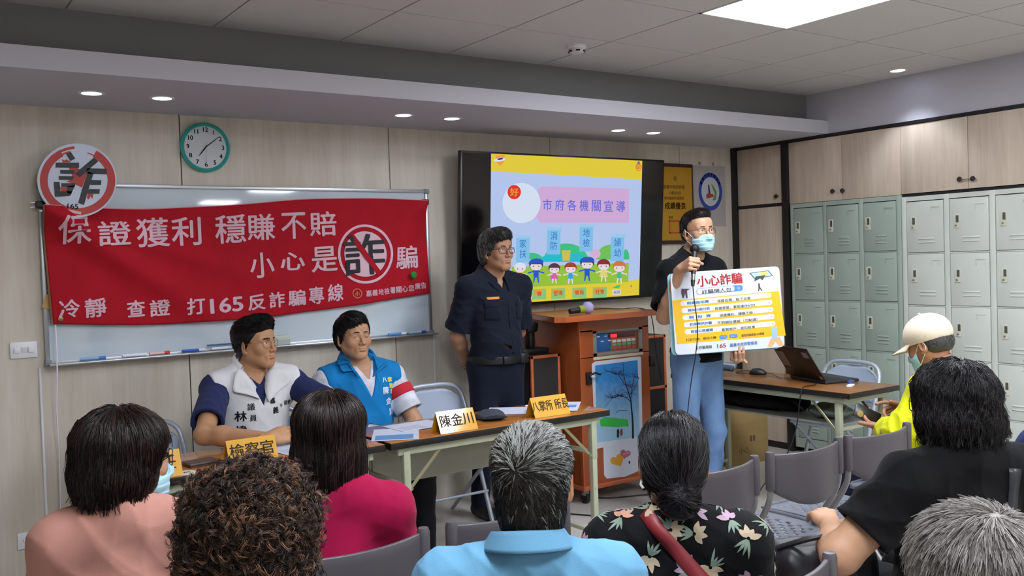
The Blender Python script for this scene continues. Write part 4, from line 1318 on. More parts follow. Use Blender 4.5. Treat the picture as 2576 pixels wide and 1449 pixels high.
def kid(x, y, hc, bc, s=1.0, cap=False, skirt=False):
    m_ = em('h' + hc, hc); b_ = em('b' + bc, bc)
    k = slide('child_figure', [(x - 22 * s, y + 40 * s), (x + 22 * s, y + 40 * s), (x + (40 if skirt else 22) * s, y + 105 * s), (x - (40 if skirt else 22) * s, y + 105 * s)], b_)
    for q in (-1, 1):
        slide('arm', [(x + q * 18 * s, y + 45 * s), (x + q * 72 * s, y + 62 * s), (x + q * 70 * s, y + 72 * s), (x + q * 18 * s, y + 58 * s)], b_ if cap else fc, par=k)
        slide('leg', [(x + q * 6 * s, y + 100 * s), (x + q * 20 * s, y + 100 * s), (x + q * 26 * s, y + 150 * s), (x + q * 16 * s, y + 150 * s)], b_ if cap else fc, par=k)
    slide_ell('hair', x, y - 8 * s, 60 * s, 50 * s, m_, par=k); slide_ell('face', x, y + 8 * s, 50 * s, 36 * s, fc, par=k)
    slide_ell('fringe', x, y - 10 * s, 54 * s, 34 * s, m_, 16, 0, 180, 360, par=k)
    for q in (-1, 1): slide_ell('eye', x + q * 24 * s, y + 8 * s, 5 * s, 6 * s, dk, 10, par=k)
    if cap: slide_ell('cap', x, y - 22 * s, 64 * s, 38 * s, nv, 18, -4, 180, 360, par=k); slide('cap_peak', [(x - 80 * s, y - 12 * s), (x - 20 * s, y - 28 * s), (x + 60 * s, y - 26 * s), (x + 60 * s, y - 16 * s)], nv, par=k)
kid(610, 1085, '#e8ecff', '#f09a2a', .85); kid(748, 1060, '#2c2440', '#2458d8', 1.0, True); kid(905, 1090, '#5c3448', '#e85fb4', .85, skirt=True); kid(1045, 1085, '#a8452c', '#38a8e8', .9)
kid(1188, 1045, '#2a2038', '#2458d8', 1.0, True); kid(1330, 1060, '#8c2c3c', '#e8dc7c', .95, skirt=True); kid(1465, 1075, '#dc7c48', '#58c088', .95)
for x, s in ((770, '會'), (935, '宣導'), (1118, '會員'), (1295, '社會')):
    y = 1300 - (x - 935) * .03
    b = slide('button', [(x - 62, y - 40), (x + 60, y - 44), (x + 60, y + 48), (x - 62, y + 52)], em('btn', '#8ccf86')); slide('button_glow', [(x - 50, y - 30), (x + 20, y - 34), (x + 30, y + 6), (x - 50, y + 10)], em('btn2', '#f0a03c'), par=b)
    slide_text('button_lettering', s, x, y, 44, em('btn3', '#c8442a'), 80 if len(s) > 1 else 44, .01, par=b)
slide('page_label', [(1405, 1272), (1475, 1268), (1475, 1312), (1405, 1314)], em('pale', '#dfeaff')); slide_text('page_lettering', '返回', 1440, 1291, 28, em('dark', '#2c3050'), 54, .01)
slide('leaf', [(1400, 1255), (1440, 1235), (1475, 1225), (1460, 1258), (1430, 1256)], em('green', '#3ec98a')); slide_text('page_number', '1', 1565, 1240, 16, em('dark', '#2c3050'), 6, .01)
slide('badge', [(390, 110), (470, 105), (462, 165), (430, 198), (398, 165)], em('orange', '#ffa040')); slide_ell('badge_car', 425, 145, 50, 16, em('pale', '#dfeaff'), 20, -8); slide_ell('badge_window', 430, 138, 26, 8, dk, 14, -8)
slide_ell('emblem', 1630, 210, 27, 34, em('emb', '#f08a30')); slide_ell('emblem_core', 1630, 172, 13, 13, em('emb2', '#7a78b0'), 16); slide_ell('emblem_core', 1630, 215, 17, 22, em('yellow', '#ecd53a'), 16); slide_text('emblem_mark', '業', 1630, 214, 28, em('red', '#e8321e'), 24, .01)

# plaque and calendar at the right end of the wall
t = thing('gold_plaque', 'gold certificate in a dark frame half hidden behind the television', 'plaque', (5.0, YW, 1.9))
MB().mm((4.72, YW - .03, 1.600), (5.232, YW, 2.210), .005).build('frame', mat('plaque_frame', '#3a2420', .4), t, world=True)
MB().mm((4.742, YW - .033, 1.628), (5.212, YW - .028, 2.182)).build('certificate', mat('gold_sheet', '#b98a22', .4, .25), t, world=True)
M_gi = mat('plaque_ink', '#33270e', .6)
def wt_(name, s, x, z, sz, m, par, sx=1.0, w=0., y=YW - .0335): return text(name, s, sz, m, frame((x, y, z), (1, 0, 0), (0, 0, 1)), par, w, sx=sx, world=True)
wt_('lettering', '嘉義市政府表揚', 5.02, 2.030, .032, M_gi, t); wt_('lettering', '八掌派出所', 5.03, 1.985, .026, M_gi, t); wt_('lettering', '績效優良特頒獎狀', 5.02, 1.945, .026, M_gi, t)
wt_('lettering', '成績優良', 5.03, 1.885, .056, M_gi, t, w=.001); wt_('lettering', '此致', 4.98, 1.800, .024, M_gi, t)
MB().lathe([(.0, 0), (.02, 0), (.02, .002), (0, .002)], (5.035, YW - .033, 2.095), (0, -1, 0), 24).build('seal', mat('gold_dark', '#8a6414', .5), t, world=True)
mb = MB()
for lo, hi in (((4.96, 1.68), (4.97, 1.78)), ((5.06, 1.68), (5.07, 1.78)), ((4.96, 1.77), (5.07, 1.78)), ((4.96, 1.68), (5.07, 1.69))): mb.mm((lo[0], YW - .0345, lo[1]), (hi[0], YW - .033, hi[1]))
mb.build('red_stamp', mat('stamp_red', '#b0401c', .5), t, world=True)
t = thing('emblem_poster', 'pale poster with a blue ring emblem beside the corner cupboard', 'poster', (5.43, YW, 1.97))
mb = MB(); mb.mm((5.262, YW - .006, 1.735), (5.612, YW, 2.205)); mb.build('sheet', mat('poster_grey', '#a9a4a2', .35), t, world=True)
CE = (5.442, YW - .0068, 2.005)
def ringflat(r0, r1, m, name, off=0, n=48, k=1.13):
    mb = MB(); A = []; 
    for i in range(n):
        a = 2 * pi * i / n; A.append([mb.bm.verts.new((CE[0] + r * math.cos(a), CE[1] - off, CE[2] + r * k * math.sin(a))) for r in (r0, r1)])
    for i in range(n): mb._f((A[i][0], A[i][1], A[(i + 1) % n][1], A[(i + 1) % n][0]), 0)
    return mb.build(name, m, t, 0, True)
ringflat(.001, .102, mat('emblem_pale', '#b9c0c4', .5), 'disc'); ringflat(.1, .132, mat('emblem_blue', '#33459a', .5), 'ring', .0004)
for k, ch in enumerate('嘉義市政府警察局'):
    a = math.radians(150 - k * 17); text('ring_lettering', ch, .027, mat('emblem_ink', '#101a4a', .5), frame((CE[0] + .116 * math.cos(a), CE[1] - .0008, CE[2] + .131 * math.sin(a)), (math.sin(a), 0, -math.cos(a)), (math.cos(a), 0, math.sin(a))), t, .0006, world=True)
def pf(P, m, name, off): return MB().flat(P, frame((CE[0], CE[1] - off, CE[2]), (1, 0, 0), (0, 0, 1))).build(name, m, t, 0, True)
pf([(-.035, -.04), (-.02, -.02), (-.026, .055), (-.012, .055), (.0, -.02), (-.02, -.05)], mat('emblem_navy', '#232b4c', .5), 'figure', .0006)
pf([(-.045, -.055), (.035, -.04), (.03, -.02), (-.03, -.012), (-.05, -.03)], mat('emblem_red', '#a83c34', .5), 'figure', .0007)
pf([(.01, .06), (.03, .05), (.07, .0), (.06, -.06), (.02, -.07), (.05, -.02)], mat('emblem_green', '#5a8a4c', .5), 'figure', .0006)
wt_('lettering', '歡', 5.335, 2.222, .028, M_gi, t, y=YW - .002); wt_('lettering', '迎', 5.485, 2.222, .028, M_gi, t, y=YW - .002)
# ------------------------------------------------------------------ tables
M_tbl = wood_mat('table_wood', '#a8682a', '#bb7a34', .22, (2, 40, 40), .5)
M_tbl2 = wood_mat('laptop_table_wood', '#7c5028', '#8c5e32', .3, (40, 2, 40), .3)
M_edge = mat('black_edging', '#17140f', .4)
M_leg = mat('leg_cream', '#a6aa92', .4, spec=.5)
def folding_table(x0, x1, y0, y1, lb, top, shelf=False, axis='x'):
    """axis: long side; legs in pairs near both ends, brackets, lower rail"""
    t = thing('folding_table', lb, 'table', ((x0 + x1) / 2, (y0 + y1) / 2, 0))
    W, D = (x1 - x0, y1 - y0)
    if axis == 'y': W, D = D, W
    R = Matrix.Identity(4) if axis == 'x' else Matrix.Rotation(pi / 2, 4, 'Z')
    def fin(mb, name, m, par=None, s=35):
        mb.bm.transform(R); return mb.build(name, m, par or t, s)
    fin(MB().mm((-W / 2 + .004, -D / 2 + .004, .712), (W / 2 - .004, D / 2 - .004, .740), .001), 'tabletop', top)
    ed = MB()
    for lo, hi in (((-W / 2, -D / 2), (W / 2, -D / 2 + .005)), ((-W / 2, D / 2 - .005), (W / 2, D / 2)), ((-W / 2, -D / 2), (-W / 2 + .005, D / 2)), ((W / 2 - .005, -D / 2), (W / 2, D / 2))):
        ed.mm((*lo, .709), (*hi, .7385), .0015)
    fin(ed, 'edging', M_edge)
    fr = MB()
    for y in (-D / 2 + .035, D / 2 - .035): fr.mm((-W / 2 + .05, y - .012, .675), (W / 2 - .05, y + .012, .711), .002)
    for x in (-W / 2 + .06, W / 2 - .06): fr.mm((x - .012, -D / 2 + .03, .675), (x + .012, D / 2 - .03, .711), .002)
    fin(fr, 'under_frame', M_leg)
    for sx_ in (-1, 1):
        for sy in (-1, 1):
            x, y = sx_ * (W / 2 - .09), sy * (D / 2 - .035)
            L = MB(); L.mm((x - .015, y - .015, .02), (x + .015, y + .015, .69), .003); L.cyl((x, y - .0155, .60), (x, y - .018, .60), .006); L.cyl((x, y - .0155, .35), (x, y - .018, .35), .006)
            L.mm((x - .0165, y - .0165, .50), (x + .0165, y + .0165, .69), .003)
            g = fin(L, 'leg', M_leg)
            fin(MB().mm((x - .018, y - .018, 0), (x + .018, y + .018, .025), .003), 'foot_cap', M_black, g)
            b = MB(); b.tube([(x - sx_ * .02, y, .52), (x - sx_ * .19, y, .69)], .008, 8, ry=.004); b.cyl((x - sx_ * .02, y - .010, .52), (x - sx_ * .02, y + .01, .52), .009)
            fin(b, 'brace', mat('brace_brass', '#9a9474', .35, .4))
        for z in (.12, .53): fin(MB().mm((sx_ * (W / 2 - .09) - .010, -D / 2 + .04, z - .010), (sx_ * (W / 2 - .09) + .010, D / 2 - .04, z + .010), .002), 'cross_rail', M_leg)
    if shelf:
        s = MB(); s.mm((-W / 2 + .10, -D / 2 + .04, .545), (W / 2 - .10, D / 2 - .05, .553)); s.mm((-W / 2 + .10, -D / 2 + .03, .540), (W / 2 - .10, -D / 2 + .045, .57))
        fin(s, 'shelf', mat('shelf_grey', '#8a8c84', .4))
    else:
        fin(MB().mm((-W / 2 + .10, D / 2 - .06, .46), (W / 2 - .10, D / 2 - .05, .675)), 'rear_panel', mat('panel_grey_green', '#8f9080', .5))
    return t
folding_table(.740, 1.790, 3.585, 4.035, 'wooden-topped folding table at the left with the brown wallet on it', M_tbl)
folding_table(1.812, 3.058, 3.585, 4.035, 'wooden-topped folding table in the middle with two yellow name cards', M_tbl)
folding_table(4.285, 4.752, 3.052, 4.40, 'brown folding table by the lockers with the laptop on it', M_tbl2, True, 'y')

# ------------------------------------------------------------------ lectern
M_pod = wood_mat('lectern_wood', '#93461f', '#a35226', .35, (6, 6, 1.5), .3)
M_pod2 = wood_mat('lectern_top_wood', '#ad5630', '#bd643a', .28, (2, 20, 20), .3)
LC = thing('lectern', 'orange-brown wooden lectern cabinet with a mixer and drawings on its front', 'lectern', (3.815, 4.55, 0))
def L_(mb, name, m, par=None, s=35): return mb.build(name, m, par or LC, s, True)
px0, px1, py0, py1 = 3.530, 4.100, 4.400, 4.900
mb = MB(); P = [(3.345, 4.300), (4.120, 4.300), (4.120, 4.915), (3.500, 4.915), (3.300, 4.345)]
mb.prism(P, Matrix.Translation((0, 0, 1.138)), .034); L_(mb, 'top_slab', M_pod2)
mb = MB(); mb.mm((px0, py0 + .012, .10), (px1, py1, 1.138), .003); L_(mb, 'cabinet', M_pod)
f = MB()
f.mm((px0 + .002, py0, .105), (px1 - .002, py0 + .014, .905)); f.mm((px0 + .002, py0, 1.062), (px1 - .002, py0 + .014, 1.136)); f.mm((px0 + .002, py0, .90), (3.635, py0 + .014, 1.07)); f.mm((4.045, py0, .90), (px1 - .002, py0 + .014, 1.07))
L_(f, 'front_door', M_pod)
mb = MB(); mb.mm((px0 - .006, py0 - .006, .10), (px0 + .0, py0 + .016, 1.137)); L_(mb, 'edge_strip', M_pod2)
mb = MB(); mb.mm((px0 - .01, py0 - .012, .088), (px1 + .01, py1, .118), .004); L_(mb, 'plinth', M_pod2)
for i, (x, y) in enumerate(((3.57, 4.44), (4.06, 4.44), (3.57, 4.86), (4.06, 4.86))):
    c = MB(); c.cyl((x - .011, y, .033), (x + .011, y, .033), .033, n=24); L_(c, 'caster', M_black)
    c = MB(); c.mm((x - .018, y - .016, .05), (x + .018, y + .016, .09), .004); L_(c, 'caster_bracket', M_steel)
# mixer window
mb = MB(); mb.mm((3.635, py0 + .02, .905), (4.045, py0 + .03, 1.065)); L_(mb, 'window_back', mat('mixer_dark', '#3a3c3a', .5))
mf = MB()
for lo, hi in (((3.632, .905), (4.048, .925)), ((3.632, 1.047), (4.048, 1.067)), ((3.632, .905), (3.665, 1.067)), ((4.015, .905), (4.048, 1.067))): mf.mm((lo[0], py0 + .001, lo[1]), (hi[0], py0 + .02, hi[1]), .001)
MIX = L_(mf, 'mixer', mat('mixer_grey', '#8b8f86', .35, .3))
def mxb(name, x0, x1, z0, z1, m, y=.016): return L_(MB().mm((x0, py0 + y - .004, z0), (x1, py0 + y + .006, z1), .0008), name, m, MIX)
mxb('mixer_face', 3.668, 3.790, .928, 1.045, mat('mixer_blue', '#2c62a0', .4)); mxb('mixer_face', 3.792, 4.012, .928, 1.045, mat('mixer_panel', '#4c6a8c', .4), .018)
mxb('display', 3.785, 3.835, 1.012, 1.034, mat('display_red', '#40060a', .3, emit='#ff2a3c', es=1.6), .010); mxb('display_bezel', 3.77, 3.99, 1.008, 1.040, mat('display_dark', '#5a2028', .3), .013)
for k in range(3):
    for j in range(5):
        mxb('key', 3.80 + j * .040, 3.832 + j * .040, .935 + k * .022, .952 + k * .022, mat(['key_red', 'key_green', 'key_pale'][k], ['#b04848', '#5c9a6a', '#c8ccc8'][k], .4), .012)
for k in range(4): mxb('label_strip', 3.675 + .03 * k, 3.697 + .03 * k, 1.022 - (k % 2) * .03, 1.027 - (k % 2) * .03, M_white, .011)
mxb('paper_strip', 3.632, 4.046, .884, .902, mat('strip_cream', '#c8c4a8', .6), .0)
for z in (.93, 1.03):
    L_(MB().cyl((3.648, py0, z), (3.648, py0 - .003, z), .006), 'screw', M_steel, MIX); L_(MB().cyl((4.03, py0, z), (4.03, py0 - .003, z), .006), 'screw', M_steel, MIX)
# latches
for x, z in ((3.585, .785), (4.115, .845)):
    h = MB(); h.mm((x - .018, py0 - .016, z - .045), (x + .022, py0 + .002, z + .03), .004); hh = L_(h, 'latch', M_black)
    if x < 4: L_(MB().tube([(x, py0 - .02, z + .012), (x + .03, py0 - .035, z + .026), (x + .075, py0 - .03, z + .012)], .007, 8), 'latch_lever', M_black, hh); L_(MB().mm((x + .008, py0 - .03, z - .002), (x + .034, py0 - .016, z + .016), .003), 'latch_keeper', M_white, hh)
# drawings taped to the door (the two sheets are things of their own)
def PD(x, y, d=0):  # photo close-up (1320..1720, 740..1260 at 2.787x) onto the door plane
    q = px(1320 + x / 2.787, 740 + y / 2.787, py0); return Vector((q.x, py0 - .0015 - d, q.z))
def sheet(P, m, name, d, par): 
    mb = MB(); mb.bm.faces.new([mb.bm.verts.new(PD(x, y, d)) for x, y in P]); return mb.build(name, m, par, 0, True)
t = thing('tree_drawing', 'pastel drawing of a bare tree under a blue sky taped on the lectern door', 'drawing', (3.82, py0, .61))
sheet([(468, 490), (490, 472), (800, 436), (815, 440), (826, 1015), (500, 1085), (492, 1060)], mat('paper_white', '#cfd3de', .8), 'paper', 0, t)
M_sky = bpy.data.materials.new('pastel_sky'); M_sky.use_nodes = True; nt = M_sky.node_tree; b_ = nt.nodes['Principled BSDF']; b_.inputs['Roughness'].default_value = .9
tc = nt.nodes.new('ShaderNodeTexCoord'); sp = nt.nodes.new('ShaderNodeSeparateXYZ'); nz_ = nt.nodes.new('ShaderNodeTexNoise'); nz_.inputs['Scale'].default_value = 26; nz_.inputs['Detail'].default_value = 4
ad = nt.nodes.new('ShaderNodeMath'); ad.operation = 'MULTIPLY_ADD'; rp = nt.nodes.new('ShaderNodeValToRGB')
nt.links.new(tc.outputs['Generated'], sp.inputs[0]); nt.links.new(tc.outputs['Object'], nz_.inputs['Vector']); nt.links.new(nz_.outputs['Fac'], ad.inputs[0]); ad.inputs[1].default_value = .35; nt.links.new(sp.outputs['Z'], ad.inputs[2]); nt.links.new(ad.outputs[0], rp.inputs['Fac'])
rp.color_ramp.elements[0].position = .35; rp.color_ramp.elements[0].color = (*lin('#9cc4dc'), 1); rp.color_ramp.elements[1].position = 1.0; rp.color_ramp.elements[1].color = (*lin('#2f86cc'), 1)
nt.links.new(rp.outputs['Color'], b_.inputs['Base Color'])
sheet([(492, 500), (790, 462), (806, 1000), (505, 1040)], M_sky, 'sky_wash', .0006, t)
sheet([(525, 880), (560, 862), (640, 868), (720, 880), (728, 925), (640, 932), (530, 925)], mat('pastel_green', '#3cb84a', .9), 'green_hill', .0012, t)
M_bark = mat('tree_black', '#181c2c', .8)
def stroke(pts, w, par, name='branch', d=.0016, m=None):
    mb = MB(); Q = [PD(x, y, d) for x, y in pts]; n = len(Q)
    for i in range(n - 1):
        a, b = Q[i], Q[i + 1]; u = (b - a).normalized(); nn = Vector((-u.z, 0, u.x)); wa = w * (1 - i / n) * .5; wb = w * (1 - (i + 1) / n) * .5 + .0003
        mb._f([mb.bm.verts.new(a + nn * wa), mb.bm.verts.new(b + nn * wb), mb.bm.verts.new(b - nn * wb), mb.bm.verts.new(a - nn * wa)], 0)
    return mb.build(name, m or M_bark, par, 0, True)
stroke([(757, 1012), (756, 930), (752, 850), (745, 790), (742, 740), (725, 690), (705, 630), (692, 560), (686, 480)], .017, t, 'trunk')
stroke([(745, 760), (715, 725), (660, 712), (610, 730), (560, 790)], .005, t); stroke([(742, 730), (750, 650), (768, 560), (775, 530)], .006, t); stroke([(745, 700), (775, 640), (795, 600)], .004, t)
stroke([(705, 640), (650, 560), (580, 540), (520, 560)], .004, t); stroke([(640, 830), (660, 815), (720, 815), (750, 850)], .003, t)
rr = random.Random(5)
tw = MB()
for k in range(150):
    x, y = rr.choice([(705, 640), (690, 570), (650, 560), (600, 545), (750, 650), (765, 580), (740, 700), (660, 712), (620, 725)]); ang = rr.uniform(pi * .9, 2.1 * pi); L = rr.uniform(20, 80)
    q = [(x, y), (x + L * .5 * math.cos(ang), y + L * .5 * math.sin(ang) * .8), (x + L * math.cos(ang + .4), y + L * math.sin(ang + .4) * .7)]
    q = [(min(max(a, 500), 800), min(max(b, 478), 800)) for a, b in q]
    for (xa, ya), (xb, yb) in zip(q, q[1:]):
        a, b = PD(xa, ya, .0019), PD(xb, yb, .0019)
        if (b - a).length < 1e-4: continue
        u = (b - a).normalized(); nn = Vector((-u.z, 0, u.x)) * .0007; tw._f([tw.bm.verts.new(v) for v in (a + nn, b + nn, b - nn, a - nn)], 0)
tw.build('twigs', mat('twig_violet', '#4a4a78', .8), t, 0, True)
for x, c, h in ((652, '#1c1c28', 60), (676, '#7a3a48', 46)):
    sheet([(x - 9, 950), (x + 4, 942), (x + 9, 965), (x + 6, 945 + h), (x - 8, 945 + h)], mat('walker_' + c, c, .8), 'walking_figure', .0018, t)
t = thing('heart_drawing', 'white sheet with a yellow and a pink heart taped below the tree drawing', 'drawing', (3.85, py0, .25))
mb = MB(); mb.bm.faces.new([mb.bm.verts.new(PD(x, y, -.0005)) for x, y in [(550, 1060), (805, 1015), (808, 1235), (700, 1280), (575, 1293), (556, 1270)]]); mb.build('paper', MATS['paper_white'], t, 0, True)
def heart(cx, cy, s, m, name, rot):
    P = []
    for k in range(28):
        a = 2 * pi * k / 28; x = 16 * math.sin(a) ** 3; y = -(13 * math.cos(a) - 5 * math.cos(2 * a) - 2 * math.cos(3 * a) - math.cos(4 * a)); x, y = x * math.cos(rot) - y * math.sin(rot), x * math.sin(rot) + y * math.cos(rot); P.append((cx + x * s, cy + y * s))
    sheet(P, m, name, .0004, t)
heart(650, 1165, 3.1, mat('heart_yellow', '#d79a34', .8), 'yellow_heart', -.5); heart(704, 1120, 2.3, mat('heart_pink', '#b8647a', .8), 'pink_heart', .2)
sheet([(728, 1170), (736, 1168), (738, 1186), (728, 1188)], M_ink, 'signature', .0006, t); text('lettering', 'LOVE YOU', .012, M_white, frame(PD(704, 1118, .001), (1, 0, .1), (0, 0, 1)), t, world=True)

# foam-covered microphone lying on the lectern
t = thing('foam_microphone', 'microphone with a lilac foam cover and green band lying on the lectern', 'microphone', (3.585, 4.44, 1.172))
MB().sphere((.05, 0, .037), .037, 0, 24, 16).build('foam_cover', mat('foam_lilac', '#a9a4d0', .95, bump=((300, 300, 300), .6, .004)), t, 180)
MB().cyl((.02, .0, .03), (-.085, .01, .020), .021, .017, 20).build('handle', M_black, t)
MB().cyl((.018, .0, .031), (-.02, .003, .0275), .0235, .0228, 20).build('band', mat('band_green', '#8a9a2c', .5), t)
cord('microphone_cable', smoothpts([(3.66, 4.62, 1.178), (3.85, 4.60, 1.185), (4.0, 4.55, 1.178), (4.10, 4.48, 1.178), (4.145, 4.42, 1.13), (4.16, 4.40, .9), (4.22, 4.42, .7)], 6), .003, M_black, 'thin black cable running over the top of the lectern', 'cable')

# loudspeaker cabinets either side
def speaker_cab(x0, x1, y0, y1, h, lb):
    t = thing('loudspeaker', lb, 'loudspeaker', ((x0 + x1) / 2, (y0 + y1) / 2, 0))
    fr = MB()
    fr.mm((x0, y0 + .012, 0), (x1, y1, h), .002); fr.build('case', mat('speaker_black', '#1a1817', .6), t, world=True)
    w = MB()
    for lo, hi in (((x0, 0), (x0 + .018, h)), ((x1 - .018, 0), (x1, h)), ((x0, h - .018), (x1, h)), ((x0, .0), (x1, .02)), ((x0, .575), (x1, .595))): w.mm((lo[0], y0, lo[1]), (hi[0], y0 + .025, hi[1]), .001)
    w.build('wooden_frame', M_pod2, t, world=True)
    for a, b in ((.02, .575), (.595, h - .018)): MB().mm((x0 + .018, y0 + .006, a), (x1 - .018, y0 + .014, b)).build('grille', mat('grille_cloth', '#242120', .95, bump=((500, 500, 500), .5, .002)), t, world=True)
    return t
speaker_cab(3.275, 3.498, 4.56, 4.86, .928, 'black loudspeaker with wooden edges standing left of the lectern')
speaker_cab(4.345, 4.625, 4.79, 5.06, .955, 'black loudspeaker with wooden edges standing right of the lectern')
t = thing('projector', 'small black device standing on the left loudspeaker behind the officer', 'projector', (3.385, 4.72, .928))
MB().mm((-.10, -.07, 0), (.10, .07, .035), .008).build('base', M_black, t); MB().mm((-.03, -.04, .03), (.02, .03, .15), .02).build('stand', M_black, t); MB().box((-.01, -.03, .17), (.09, .06, .07), Matrix.Rotation(.2, 3, 'X'), .02).build('head', M_black, t)
t = thing('tape_dispenser', 'small white and black object on top of the right loudspeaker', 'dispenser', (4.44, 4.87, .955))
MB().mm((-.05, -.03, 0), (.05, .03, .015), .004).build('base', M_white, t); MB().cyl((-.02, -.018, .035), (-.02, .018, .035), .022).build('roll', M_black, t)

# ------------------------------------------------------------------ things on the tables
M_card = mat('card_yellow', '#d49c18', .5); M_card2 = mat('card_yellow_gloss', '#d49c18', .10, spec=.8, coat=1.0); M_ink2 = mat('card_ink', '#4a3c10', .6)
def name_card(x, y, s, lb, rz=0, w=.20, h=.095, glossy=False, tsx=1.0, sz=.062):
    t = thing('name_card', lb, 'name card', (x, y, .741), rz)
    d = .045
    m = M_card2 if glossy else M_card
    mb = MB(); mb.prism([(-d, 0), (d, 0), (d - .002, 0), (0, h - .003), (-d + .002, 0)] if 0 else [(-d, 0), (0, h), (d, 0), (d - .003, 0), (0, h - .005), (-d + .003, 0)], frame((-w / 2, 0, 0), (0, 1, 0), (0, 0, 1)), w)
    mb.build('card', m, t, 0)
    n = Vector((0, -h, d)).normalized()
    F = frame(Vector((0, -d / 2, h / 2)) + n * .0008, (1, 0, 0), (0, d, h))
    text('lettering', s, sz, M_ink2, F, t, .0008, sx=tsx)
    return t
name_card(1.225, 3.66, '檢察官', 'yellow tent card reading three large characters in front of the young man', .0)
name_card(.860, 3.64, '主任', 'yellow tent card partly hidden behind the woman in salmon', .0, .16)
nc = name_card(2.18, 3.655, '陳金川', 'yellow tent card with glare in front of the older man in the blue vest', .0, glossy=True)
name_card(2.74, 3.685, '八掌所 所長', 'yellow tent card reading five characters in front of the officer', -.02, tsx=.72, w=.215, sz=.058)
t = thing('wallet', 'dark brown flat case lying on the left table', 'wallet', (1.05, 3.745, .741), .12)
MB().mm((-.062, -.045, 0), (.062, .045, .016), .004).build('cover', mat('leather_brown', '#54423e', .45), t); MB().mm((-.0625, -.0455, .006), (.0625, .0, .010)).build('zip', M_black, t)
t = thing('paper_tag', 'small oval white tag lying at the front edge of the left table', 'tag', (.955, 3.625, .741))
MB().lathe([(.0, 0), (.042, 0), (.042, .002), (0, .002)], n=30).build('disc', mat('tag_white', '#d6d4cc', .6), t); text('lettering', '165', .028, M_ink, frame((0, 0, .0022), (1, 0, 0), (0, 1, 0)), t)
M_pap = mat('document_white', '#ccd2e4', .5); M_pblue = mat('document_blue', '#5f93c8', .5)
def paper(x, y, w, h, rz, lb, z=.7415, blue=None):
    t = thing('document', lb, 'document', (x, y, z), rz)
    MB().mm((-w / 2, -h / 2, 0), (w / 2, h / 2, .0012)).build('sheet', M_pap, t)
    if blue: MB().mm((blue[0], blue[1], .0012), (blue[2], blue[3], .0016)).build('printed_block', M_pblue, t)
    mb = MB()
    for k in range(5): mb.mm((-w / 2 + .02, -h / 2 + .03 + k * .018, .0012), (-w / 2 + .02 + w * .5, -h / 2 + .034 + k * .018, .0015))
    mb.build('print_lines', mat('print_grey', '#8a90a4', .6), t)
    return t
paper(1.46, 3.82, .21, .29, .15, 'white document under the young man\'s hands')
paper(1.93, 3.76, .21, .29, -.5, 'white and blue leaflet at the left end of the middle table', blue=(-.09, -.13, .08, -.02))
paper(2.10, 3.88, .25, .20, .05, 'white document behind the card with glare', z=.7435)
paper(2.70, 3.90, .22, .30, .9, 'white document on the middle table left of the officer\'s card')
paper(2.93, 3.84, .21, .29, -.75, 'white document with a blue block at the right end of the middle table', z=.7435, blue=(0, -.04, .09, .04))
t = thing('pen', 'pale pen lying across the papers on the middle table', 'pen', (2.86, 3.93, .749), -.35); MB().cyl((-.07, 0, 0), (.06, 0, 0), .0045, n=10).build('barrel', M_white, t); MB().cyl((.06, 0, 0), (.075, 0, 0), .004, .001, 10).build('tip', M_steel, t)
# officer's folded cap
t = thing('field_cap', 'dark grey cap lying on the middle table in front of the officer', 'cap', (2.475, 3.80, .741), -.25)
S = SDF((-.13, -.14, 0), (.13, .14, .12), .004); S.put(ell((0, .01, .006), (.078, .066, .040)), 0); S.put(obox((0, 0, -.05), (.3, .3, .05)), 0, True); S.warp(folds(5, .005, 1.2))
build_sdf(S, 'crown', fabric('cap_grey', '#3f424c'), t)
MB().grid(lambda a, b: Vector(((a - .5) * .13, -.045 - b * .060 * math.cos((a - .5) * 2.2), .012 + .01 * math.cos((a - .5) * 3) * (1 - b * .4))), 18, 8).build('peak', fabric('cap_dark', '#1d1f28'), t, 180).modifiers.new('thickness', 'SOLIDIFY').thickness = .003

# ------------------------------------------------------------------ laptop and clutter on the right table
t = thing('laptop', 'open dark laptop seen from behind its lid on the right table', 'laptop', (4.545, 3.52, .741), math.radians(-16))
# local: +x towards the lockers (keyboard side), y along the hinge
M_lap = mat('laptop_black', '#1c1517', .35)
MB().mm((0, -.17, 0), (.235, .17, .018), .005).build('base', mat('laptop_grey', '#26262b', .4), t)
MB().mm((.03, -.15, .018), (.13, .15, .0195)).build('keyboard', M_black, t)
lid = MB(); lid.mm((-.003, -.17, 0), (.004, .17, .232), .003); lid.bm.transform(Matrix.Translation((0, 0, .018)) @ Matrix.Rotation(math.radians(-33), 4, 'Y')); LID = lid.build('lid', M_lap, t)
def lidp(name, y0, y1, z0, z1, m, side=-1):
    mb = MB(); x = -.0036 if side < 0 else .0044
    mb.mm((x - .0006, y0, z0), (x + .0006, y1, z1)); mb.bm.transform(Matrix.Translation((0, 0, .018)) @ Matrix.Rotation(math.radians(-33), 4, 'Y')); return mb.build(name, m, LID)
lidp('sticker', .085, .155, .085, .19, mat('sticker_grey', '#8a7a78', .6)); lidp('logo_plate', -.15, -.10, .165, .205, mat('logo_silver', '#8f8a8c', .3, .5)); lidp('sticker', -.162, -.14, .012, .035, mat('sticker_orange', '#a07060', .6)); lidp('display', -.155, .155, .015, .22, mat('laptop_screen', '#0c0c10', .1), 1)
t = thing('usb_adapter', 'white and blue cable adapter on the right table in front of the laptop', 'adapter', (4.51, 3.20, .741), .3)
MB().mm((-.03, -.014, 0), (.03, .014, .014), .003).build('body', M_white, t); MB().mm((.02, .0, .014), (.07, .026, .03), .003).build('plug', mat('plug_blue', '#3c4c8c', .4), t)
t = thing('computer_mouse', 'black computer mouse on the right table left of the laptop', 'mouse', (4.60, 3.94, .741), .4)
